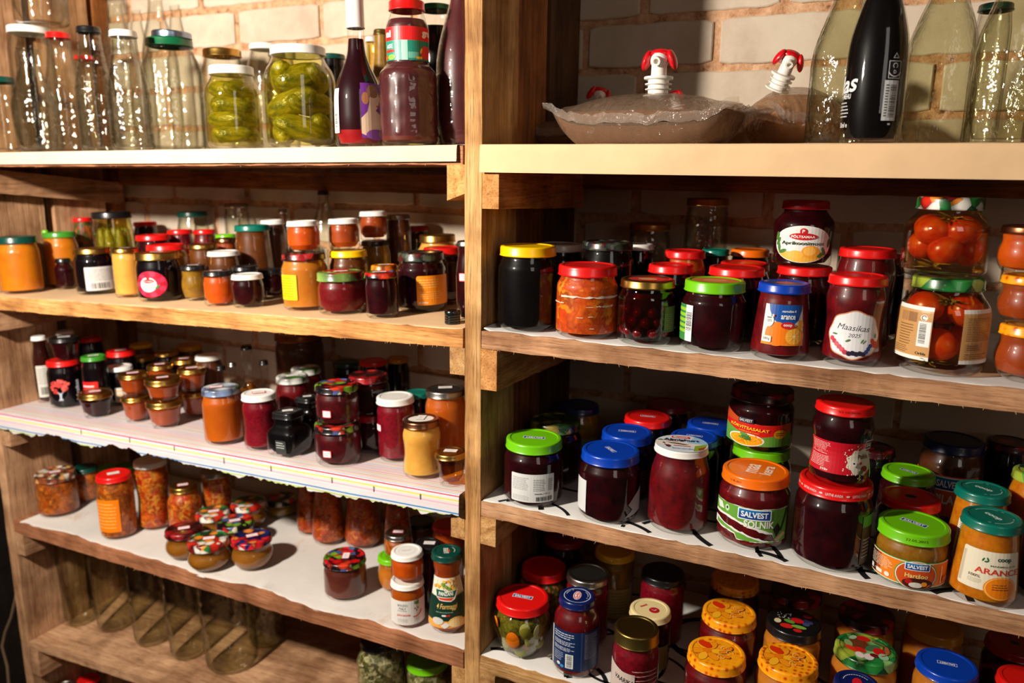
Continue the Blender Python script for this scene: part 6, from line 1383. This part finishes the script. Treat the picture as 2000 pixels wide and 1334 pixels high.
# cleats nailed to the divider and the end panel, under every board
def cleat(x0, x1, zt, zb, tone, tilt=0, bite=0):
    bm = bmesh.new(); box(bm, x0, .0, zb, x1, .36, zt, 0, 24, .0007, 1)
    for v in bm.verts:
        v.co.z += tilt * v.co.y
        if bite and v.co.z < zb + .02 and v.co.y < .03 and v.co.x > (x0 + x1) / 2: v.co.z += bite
    o = addobj('cleat', bm, wood(1, tone), unit, False); o.location = UZ
cleat(.0006, .0285, -.0290, -.0925, 5, -.03); cleat(.0006, .0285, -.3090, -.3740, 5, -.04); cleat(.0006, .0290, -.5900, -.6380, 0); cleat(.0006, .0290, -.8770, -.9400, 0)
cleat(-.0600, -.0290, -.0290, -.0830, 5, 0, .012); cleat(-.0560, -.0290, -.3120, -.3560, 0); cleat(-.0550, -.0290, -.5860, -.6380, 0); cleat(-.0550, -.0290, -.8830, -.9500, 0)
for s, th, hgt, tilt in (('L1', .0285, .052, -.10), ('L2', .0305, .050, .02), ('L3', .0285, .055, .0), ('L4', .0305, .055, .0), ('L5', .0205, .07, 0)):
    zz = ZS[s][0] + ZS[s][1] * -1.245 - th; cleat(-1.2605, -1.2300, zz - .0005, zz - hgt, 3, tilt if tilt < 0 else 0)
bm = bmesh.new(); box(bm, .0006, .350, -.068, 1.35, .3775, -.0415, 0, 30, .0008, 0); o = addobj('back_rail', bm, wood(0, 2), unit, False); o.location = UZ
bm = bmesh.new(); box(bm, -1.2295, .350, -.085, -.062, .3775, -.046, 0, 30, .0008, 0); o = addobj('back_rail', bm, wood(0, 2), unit, False); o.location = UZ
# fuzzy saw splinters hanging from the lower board edges
def splinters(s, x0, x1, th, n, seed):
    rd = random.Random(seed); bm = bmesh.new(); z0, sl = ZS[s]
    for i in range(n):
        x = rd.uniform(x0, x1); z = z0 + sl * x - th; L = rd.uniform(.0015, .005); a = rd.uniform(-.7, .7); y = rd.uniform(-.0005, .004)
        p = [Vector((x - .0003, y, z + .001)), Vector((x + .0003, y, z + .001)), Vector((x + a * L, y - rd.uniform(0, .004), z - L * .8))]
        v = [bm.verts.new(q) for q in p] + [bm.verts.new(p[0] + Vector((0, .0005, 0)))]
        bm.faces.new(v[:3]); bm.faces.new((v[0], v[2], v[3])); bm.faces.new((v[1], v[3], v[2]))
    o = addobj('splinters', bm, flat((222, 180, 124), .8), unit, False); o.location = UZ; o['kind'] = 'stuff'
splinters('R2', .01, .85, .028, 34, 1); splinters('R3', .01, .85, .0265, 22, 2); splinters('L2', -1.2, -.04, .030, 60, 3); splinters('L4', -1.2, -.04, .03, 30, 4); splinters('L1', -1.2, -.04, .028, 25, 5)
# ------------------------------------------------------------------ shelf liners
def stripes():
    m, nt, out = newmat('striped_oilcloth'); p = princ(nt, out, (210, 204, 206), .45, 0, .4)
    uv = N(nt, 'ShaderNodeUVMap'); sp = N(nt, 'ShaderNodeSeparateXYZ'); nt.links.new(uv.outputs[0], sp.inputs[0]); v = sp.outputs[1]
    Wt = (212, 205, 208)
    t = math_(nt, 'DIVIDE', math_(nt, 'MODULO', math_(nt, 'ADD', v, 5.0), .062), .062)
    st = [(0, Wt)]
    for pos, c in ((.05, (200, 100, 116)), (.16, (220, 160, 90)), (.27, (170, 196, 140)), (.38, (206, 110, 134)), (.47, (222, 190, 90)), (.60, (140, 166, 200)), (.72, (210, 120, 96)), (.84, (186, 140, 186)), (.93, (222, 150, 80))):
        st += [(pos, c), (pos + .028, Wt)]
    top = ramp(nt, t, st, 'CONSTANT')
    fr = math_(nt, 'DIVIDE', v, .05); sf = [(0, (190, 24, 60)), (.045, Wt)]
    for pos, c, w_ in ((.15, (236, 208, 60), .045), (.22, (246, 226, 150), .02), (.32, (226, 160, 186), .035), (.44, (240, 196, 206), .03), (.60, (40, 130, 186), .045), (.72, (168, 196, 70), .045), (.86, (240, 160, 120), .03)): sf += [(pos, c), (pos + w_, Wt)]
    front = ramp(nt, fr, sf, 'CONSTANT')
    c = mixc(nt, math_(nt, 'GREATER_THAN', v, 0.0), top, front); nt.links.new(c, p.inputs['Base Color']); return m
def liner(name, s, x0, x1, yf, hang, mat, lab, cat='shelf liner', nx=120, wave=.001, frontw=0, jag=0, seed=1, art=None, lift=0, endcurl=0, yb=.372, hx=None):
    rd = random.Random(seed); bm = bmesh.new(); uvl = bm.loops.layers.uv.new('UVMap'); z0, sl = ZS[s]; G_ = []
    for i in range(nx + 1):
        x = x0 + (x1 - x0) * i / nx
        fy = yf + frontw * (mn.noise(Vector((x * 7, seed, 0))) * 1.2 + .5 * mn.noise(Vector((x * 22, seed, 3))))
        h = hang + (hx(x) if hx else 0) + jag * (1.2 * mn.noise(Vector((x * 9, seed, 4))) + mn.noise(Vector((x * 34, seed, 1))) + .55 * mn.noise(Vector((x * 110, seed, 2))))
        zz = z0 + sl * x + .0009; col = []
        cl = endcurl * max(0, 1 - abs(x - x0) / .02) ** 2
        yy = [yb, .28, .18, .10, .05, .02, fy + .004]
        if x < -1.2605: yy = [min(y_, -.0012) for y_ in yy]
        for k, y in enumerate(yy): col.append((Vector((x, y, zz + cl * (1 if k > 3 else 0) + (wave * .25 * mn.noise(Vector((x * 18, y * 18, seed))) if k == 6 else 0))), y - fy if False else -(y - fy)))
        col.append((Vector((x, fy + .0012, zz - .0005 + cl)), -.001)); col.append((Vector((x, fy, zz - .002 + cl)), .0006))
        if h > .004:
            for q in (.2, .4, .6, .8, 1.0):
                dz = h * q; wv = wave * mn.noise(Vector((x * 14, q * 2, seed)))
                col.append((Vector((x, fy - .0006 + min(0, wv) * q - .001 * q, zz - .002 - dz)), .0006 + dz))
        G_.append([(bm.verts.new(p), u) for p, u in col])
    for A, B in zip(G_, G_[1:]):
        for k in range(min(len(A), len(B)) - 1):
            f = bm.faces.new((A[k][0], A[k + 1][0], B[k + 1][0], B[k][0]))
            for lp, u in zip(f.loops, (A[k][1], A[k + 1][1], B[k + 1][1], B[k][1])): lp[uvl].uv = (0, u)
    ms = [mat]
    if art:
        g = G(); art(g); g.into(bm, lambda x, y, d: (x, y, z0 + sl * x + .0011 + .00008), .02, 1); ms += g.mats
    o = addobj(name, bm, ms, None, True)
    tag(o, lab, cat); return o
kraft = paper('kraft', (228, 190, 146)); kraftl = paper('pale_kraft', (222, 196, 168)); white = paper('white_sheet', (216, 210, 204), (190, 140, 90)); white2 = paper('white_wallpaper', (230, 226, 222))
liner('shelf_liner', 'L1', -1.258, -.040, -.004, .0225, kraftl, 'cream paper liner folded over the front of the upper left shelf', wave=.002, yb=.372)
liner('shelf_liner', 'R1', .0, 1.34, -.006, .0385, kraft, 'tan paper liner folded over the front of the upper right shelf', wave=.002, seed=2)
liner('shelf_liner', 'L2', -1.258, -.034, .0015, 0, kraft, 'tan paper liner on the second shelf of the left bay', frontw=.002, seed=3)
liner('shelf_liner', 'R2', .003, 1.34, .004, 0, white2, 'white paper liner with curled edge on the second shelf of the right bay', frontw=.003, seed=4, endcurl=.004)
def ticks(g): pass
cloth = liner('oilcloth', 'L3', -1.292, -.034, -.010, .033, stripes(), 'white striped oilcloth with torn hanging edge on the third left shelf', 'tablecloth', nx=420, wave=.003, jag=.0085, seed=5, hx=lambda x: .008 * (x > -.35) + .004 * math.sin(x * 9))
bm = bmesh.new()
for px, py0, py1 in ((74, 868, 876), (158, 838, 848), (253, 854, 864), (340, 870, 880), (437, 893, 905), (529, 909, 920), (648, 932, 943), (730, 949, 960), (821, 964, 975)):
    P = unproj(px, py0, 1, -.0118); Q = unproj(px, py1, 1, -.0118); v = [bm.verts.new(c) for c in ((P.x - .0007, -.0126, P.z), (P.x + .0007, -.0126, P.z), (P.x + .0007, -.0126, Q.z), (P.x - .0007, -.0126, Q.z))]; bm.faces.new(v)
o = addobj('printed_mark', bm, flat((20, 20, 22)), cloth, False); o['label'] = 'short black printed marks'
liner('shelf_liner', 'L4', -1.240, -.036, .008, 0, white, 'stained white paper sheets on the fourth shelf of the left bay', frontw=.011, seed=6)
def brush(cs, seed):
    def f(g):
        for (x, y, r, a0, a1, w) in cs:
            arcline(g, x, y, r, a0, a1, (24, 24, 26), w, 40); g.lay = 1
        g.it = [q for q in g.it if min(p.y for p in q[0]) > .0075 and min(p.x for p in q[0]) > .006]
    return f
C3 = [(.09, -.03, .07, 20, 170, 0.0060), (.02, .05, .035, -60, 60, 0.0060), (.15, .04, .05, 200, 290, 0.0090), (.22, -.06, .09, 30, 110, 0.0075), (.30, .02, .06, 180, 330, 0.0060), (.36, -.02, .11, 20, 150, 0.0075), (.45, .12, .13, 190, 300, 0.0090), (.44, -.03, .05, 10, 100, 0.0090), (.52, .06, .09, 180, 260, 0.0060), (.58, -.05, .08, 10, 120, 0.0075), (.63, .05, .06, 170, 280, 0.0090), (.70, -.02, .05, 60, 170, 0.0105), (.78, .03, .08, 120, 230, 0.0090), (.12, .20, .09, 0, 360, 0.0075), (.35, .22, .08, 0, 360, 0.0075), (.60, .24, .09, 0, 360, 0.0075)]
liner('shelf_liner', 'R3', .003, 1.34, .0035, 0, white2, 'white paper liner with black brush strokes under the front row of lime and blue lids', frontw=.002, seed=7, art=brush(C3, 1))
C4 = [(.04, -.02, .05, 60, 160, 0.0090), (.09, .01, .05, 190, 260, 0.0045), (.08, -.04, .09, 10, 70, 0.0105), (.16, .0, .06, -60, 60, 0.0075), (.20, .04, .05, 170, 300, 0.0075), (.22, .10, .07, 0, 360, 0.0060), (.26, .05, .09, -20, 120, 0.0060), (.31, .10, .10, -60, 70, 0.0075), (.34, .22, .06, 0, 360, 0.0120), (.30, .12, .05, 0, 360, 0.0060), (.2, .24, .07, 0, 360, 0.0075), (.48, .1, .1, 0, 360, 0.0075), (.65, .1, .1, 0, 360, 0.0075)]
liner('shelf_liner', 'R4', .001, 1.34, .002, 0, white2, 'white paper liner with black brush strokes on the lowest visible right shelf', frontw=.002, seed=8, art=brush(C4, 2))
# ------------------------------------------------------------------ build all vessels
LIDNAME['black'] = 'black'
for t in T: build_jar(t)
# spare lid on the big empty jar
q = BY['l1h']; bm = bmesh.new(); r_ = .0375
lathe(bm, [(0, .001), (r_ * .95, 0), (r_ + .001, .0006), (r_ + .001, .002), (r_, .003), (r_, .010), (r_ - .002, .0122), (r_ - .005, .0124), (r_ - .007, .0112), (0, .0114)], 44)
o = addobj('jar_lid', bm, lidmat('bluesilver'), None); o.location = (q['x'] + .006, q['y'], q['z'] + q['H'] + .0008); o.rotation_euler = (0, .03, 0); tag(o, 'loose pale metal lid lying on the green lid of the big empty jar', 'lid')
# black screw cap on the second shelf
P = unproj(876, 634, 2, zshelf('L2', -.06)); bm = bmesh.new(); R_ = .0128
pr = [(0, .0005), (R_ * .92, 0)]
for k in range(4): pr += [(R_, .001 + .0042 * k), (R_, .0036 + .0042 * k), (R_ * .94, .0042 + .0042 * k)]
pr += [(R_, .0172), (R_, .0205), (R_ * .93, .0218), (0, .0218)]
lathe(bm, pr, 36); o = addobj('screw_cap', bm, flat((14, 18, 18), .25, 0, .5, .3), None); o.location = (P.x, P.y + R_, zshelf('L2', P.x)); tag(o, 'black screw cap lying on the second shelf next to the centre divider', 'cap')
# ------------------------------------------------------------------ juice bags with taps
def filmmat(dm=.30, dc=(.36, .24, .16, 1), nm='clear_plastic_film', rg=.12):
    m, nt, out = newmat(nm)
    t = N(nt, 'ShaderNodeBsdfTransparent'); t.inputs[0].default_value = (.93, .90, .86, 1); d = N(nt, 'ShaderNodeBsdfDiffuse'); d.inputs[0].default_value = dc
    m1 = N(nt, 'ShaderNodeMixShader'); m1.inputs[0].default_value = dm; nt.links.new(t.outputs[0], m1.inputs[1]); nt.links.new(d.outputs[0], m1.inputs[2])
    g = N(nt, 'ShaderNodeBsdfGlossy'); g.inputs['Roughness'].default_value = rg; f = thinfresnel(nt)
    m2 = N(nt, 'ShaderNodeMixShader'); nt.links.new(f.outputs[0], m2.inputs[0]); nt.links.new(m1.outputs[0], m2.inputs[1]); nt.links.new(g.outputs[0], m2.inputs[2]); nt.links.new(m2.outputs[0], out.inputs[0])
    bump(nt, noise(nt, coords(nt, (1.6, 1, 1)), 26, 4, .7, 1.4), .9, .01, [g.inputs['Normal'], f.inputs['Normal']]); return m
FILM = filmmat()
SEAM = filmmat(.16, (.66, .56, .48, 1), 'welded_film_seam', .16)
def juicemat(col):
    m, nt, out = newmat('cloudy_juice'); t = N(nt, 'ShaderNodeBsdfTransparent'); t.inputs[0].default_value = lin(col); d = N(nt, 'ShaderNodeBsdfDiffuse'); d.inputs[0].default_value = lin(col)
    x = N(nt, 'ShaderNodeMixShader'); x.inputs[0].default_value = .60; nt.links.new(t.outputs[0], x.inputs[1]); nt.links.new(d.outputs[0], x.inputs[2]); nt.links.new(x.outputs[0], out.inputs[0]); return m
def bag(x, y, L, D, Hh, rot, level, col, seed, lab, spout=(0, 0), tilt=0, sc=1.0, sink=0):
    root = empty('juice_bag', (x, y, .0012)); root.rotation_euler.z = rot; tag(root, lab, 'bag', 'plastic juice bags with taps on the upper right shelf')
    nu, nv = 72, 40
    def shape(k, u, v, side):
        au, av = abs(u), abs(v); b = max(0, (1 - au ** 2.6)) ** .62 * max(0, (1 - av ** 2.4)) ** .62
        edge = .38 * Hh + .018 * (au ** 6)
        wr = mn.noise(Vector((u * 6, v * 2.5, seed))) * .0035 * (1 - b) + mn.noise(Vector((u * 16, v * 3, seed + 5))) * .0016 * (1 - b)
        zt = edge + (Hh - .38 * Hh) * b + wr; zb = edge - (edge + .002) * min(1, b * 1.5) + wr * .5
        z = zt if side else max(.0006, zb)
        sx = L / 2 * (1 - .05 * av ** 2) ; sy = D / 2 * (1 - .10 * au ** 3)
        return Vector((u * sx, v * sy, z))
    def grid(bm, f):
        for side in (1, 0):
            Gd = [[bm.verts.new(f(-1 + 2 * i / nu, -1 + 2 * j / nv, side)) for j in range(nv + 1)] for i in range(nu + 1)]
            for i in range(nu):
                for j in range(nv):
                    q = (Gd[i][j], Gd[i + 1][j], Gd[i + 1][j + 1], Gd[i][j + 1]); bm.faces.new(q if side else q[::-1])
    bm = bmesh.new(); grid(bm, lambda u, v, s: shape(1, u, v, s)); bmesh.ops.remove_doubles(bm, verts=bm.verts[:], dist=.0002)
    # welded seam flange round the edge
    ring = [(-1 + 2 * i / nu, -1) for i in range(nu + 1)] + [(1, -1 + 2 * j / nv) for j in range(1, nv + 1)] + [(1 - 2 * i / nu, 1) for i in range(1, nu + 1)] + [(-1, 1 - 2 * j / nv) for j in range(1, nv)]
    A = [shape(1, u, v, 1) for u, v in ring]; B = []
    for (u, v), p in zip(ring, A):
        o2 = Vector((u * (.014 if abs(u) == 1 else .002), v * (.0035 if abs(v) == 1 else .002), .003 * mn.noise(Vector((u * 16, v * 6, seed))) + (.013 if abs(v) == 1 else .006))); B.append(p + o2)
    va = [bm.verts.new(p) for p in A]; vb = [bm.verts.new(p) for p in B]
    for i in range(len(va)): k = (i + 1) % len(va); f = bm.faces.new((va[i], vb[i], vb[k], va[k])); f.material_index = 1
    addobj('film', bm, [FILM, SEAM], root)
    bm = bmesh.new()
    def inner(u, v, s):
        p = shape(1, u * .99, v * .99, s); p.x *= .99; p.y *= .99; p.z = min(p.z, level) ; p.z = max(p.z, .0012)
        if s == 1 and p.z < level: p.z -= .0010
        if s == 0: p.z = min(p.z + .0008, level)
        return p
    grid(bm, inner); addobj('juice', bm, juicemat(col), root)
    # tap
    tp = empty('tap', (spout[0], spout[1], Hh - .0045 - sink)); tp.parent = root; tp.rotation_euler = (tilt[0] if tilt else 0, tilt[1] if tilt else 0, (tilt[2] if tilt else 0) - rot); tp.scale = (sc,) * 3
    bm = bmesh.new(); k = [(0, 0), (.021, 0), (.0215, .0012), (.021, .0022), (.0145, .003), (.0145, .009), (.0185, .0095), (.0188, .0108), (.0150, .0115), (.0145, .016), (.0190, .0165), (.0192, .018), (.0150, .0185), (.0148, .023), (.0205, .0240), (.0210, .0262), (.0205, .0275), (.0112, .0285), (.0108, .047), (0, .048)]
    lathe(bm, k, 36); ellipsoid(bm, Vector((0, 0, .050)), (.0130, .0125, .0125), None, 20, 14)
    Mx = Matrix.Translation((0, -.009, .049)) @ Matrix.Rotation(math.pi / 2 + .25, 4, 'X')
    b2 = bmesh.new(); lathe(b2, [(.0040, .0), (.0058, .0), (.0066, .001), (.0062, .010), (.0036, .010), (.0034, .004), (0, .004)], 24)
    for v in b2.verts: v.co = Mx @ v.co
    me = bpy.data.meshes.new('x'); b2.to_mesh(me); b2.free(); bm.from_mesh(me); bpy.data.meshes.remove(me)
    bmesh.ops.recalc_face_normals(bm, faces=bm.faces[:])
    plabel(addobj('tap_body', bm, flat((232, 226, 216), .35, 0, .5), tp), 'white plastic tap body')
    bm = bmesh.new()
    for sgn in (-1, 1): ellipsoid(bm, Vector((sgn * .0185, .001, .051)), (.0060, .0110, .0150), Matrix.Rotation(sgn * -.35, 3, 'Y'), 16, 10)
    ellipsoid(bm, Vector((0, .004, .0590)), (.0165, .0120, .0080), None, 18, 10)
    plabel(addobj('tap_wing', bm, flat((206, 10, 24), .3, 0, .5, .2), tp), 'red tap wings')
    return root
def bx(px, Y): return unproj(px, 240, 1, Y).x
xa, xb = bx(1092, .10), bx(1462, .10)
bag((xa + xb) / 2, .105, xb - xa - .02, .165, .074, .0, .046, (134, 80, 40), 3, 'large clear bag of pale brown juice with white and red tap, in front', (bx(1282, .105) - (xa + xb) / 2, 0), (0, 0, 0))
xc = (bx(1040, .27) + bx(1230, .27)) / 2
bag(xc, .285, .20, .15, .055, .1, .046, (150, 90, 54), 8, 'smaller bag with red tap in the shadow at left behind the large bag', (bx(1155, .28) - xc, 0), (.15, .25, .4), .85)
xd = bx(1400, .30)
bag(xd, .318, .13, .11, .080, -.10, .066, (180, 150, 110), 12, 'crumpled juice bag behind the large bag, mostly hidden', (bx(1322, .33) - xd, .01), (0, -.3, 0), .7, .020)
xe = bx(1545, .20)
bag(xe, .222, .120, .14, .088, .55, .074, (198, 136, 66), 17, 'bag of amber juice with tilted red tap between large bag and clear bottle', (bx(1497, .19) - xe, -.01), (.35, .30, .3), .85)

# thin cable hanging in the dark beside the shelving
bm = bmesh.new(); pts = [unproj(px, py, 1, .12) for px, py in ((34, 1160), (26, 1195), (14, 1225), (6, 1250), (-4, 1275))] + []
def tube(bm, pts, r, n=8):
    rings = []
    for i, p in enumerate(pts):
        t = (pts[min(i + 1, len(pts) - 1)] - pts[max(i - 1, 0)]).normalized(); a = t.cross(Vector((0, 1, 0))).normalized(); b = t.cross(a)
        rings.append([bm.verts.new(p + (a * math.cos(k * 2 * math.pi / n) + b * math.sin(k * 2 * math.pi / n)) * r) for k in range(n)])
    for A, B in zip(rings, rings[1:]):
        for k in range(n): bm.faces.new((A[k], A[(k + 1) % n], B[(k + 1) % n], B[k]))
pts = [unproj(px, py, 1, .12) for px, py in ((38, 1120), (30, 1170), (22, 1205), (10, 1235), (4, 1262), (14, 1300), (18, 1345), (16, 1420))]
tube(bm, pts, .0035); o = addobj('cable', bm, flat((120, 96, 70), .6), None); tag(o, 'thin pale cable hanging in the dark left of the shelving', 'cable')
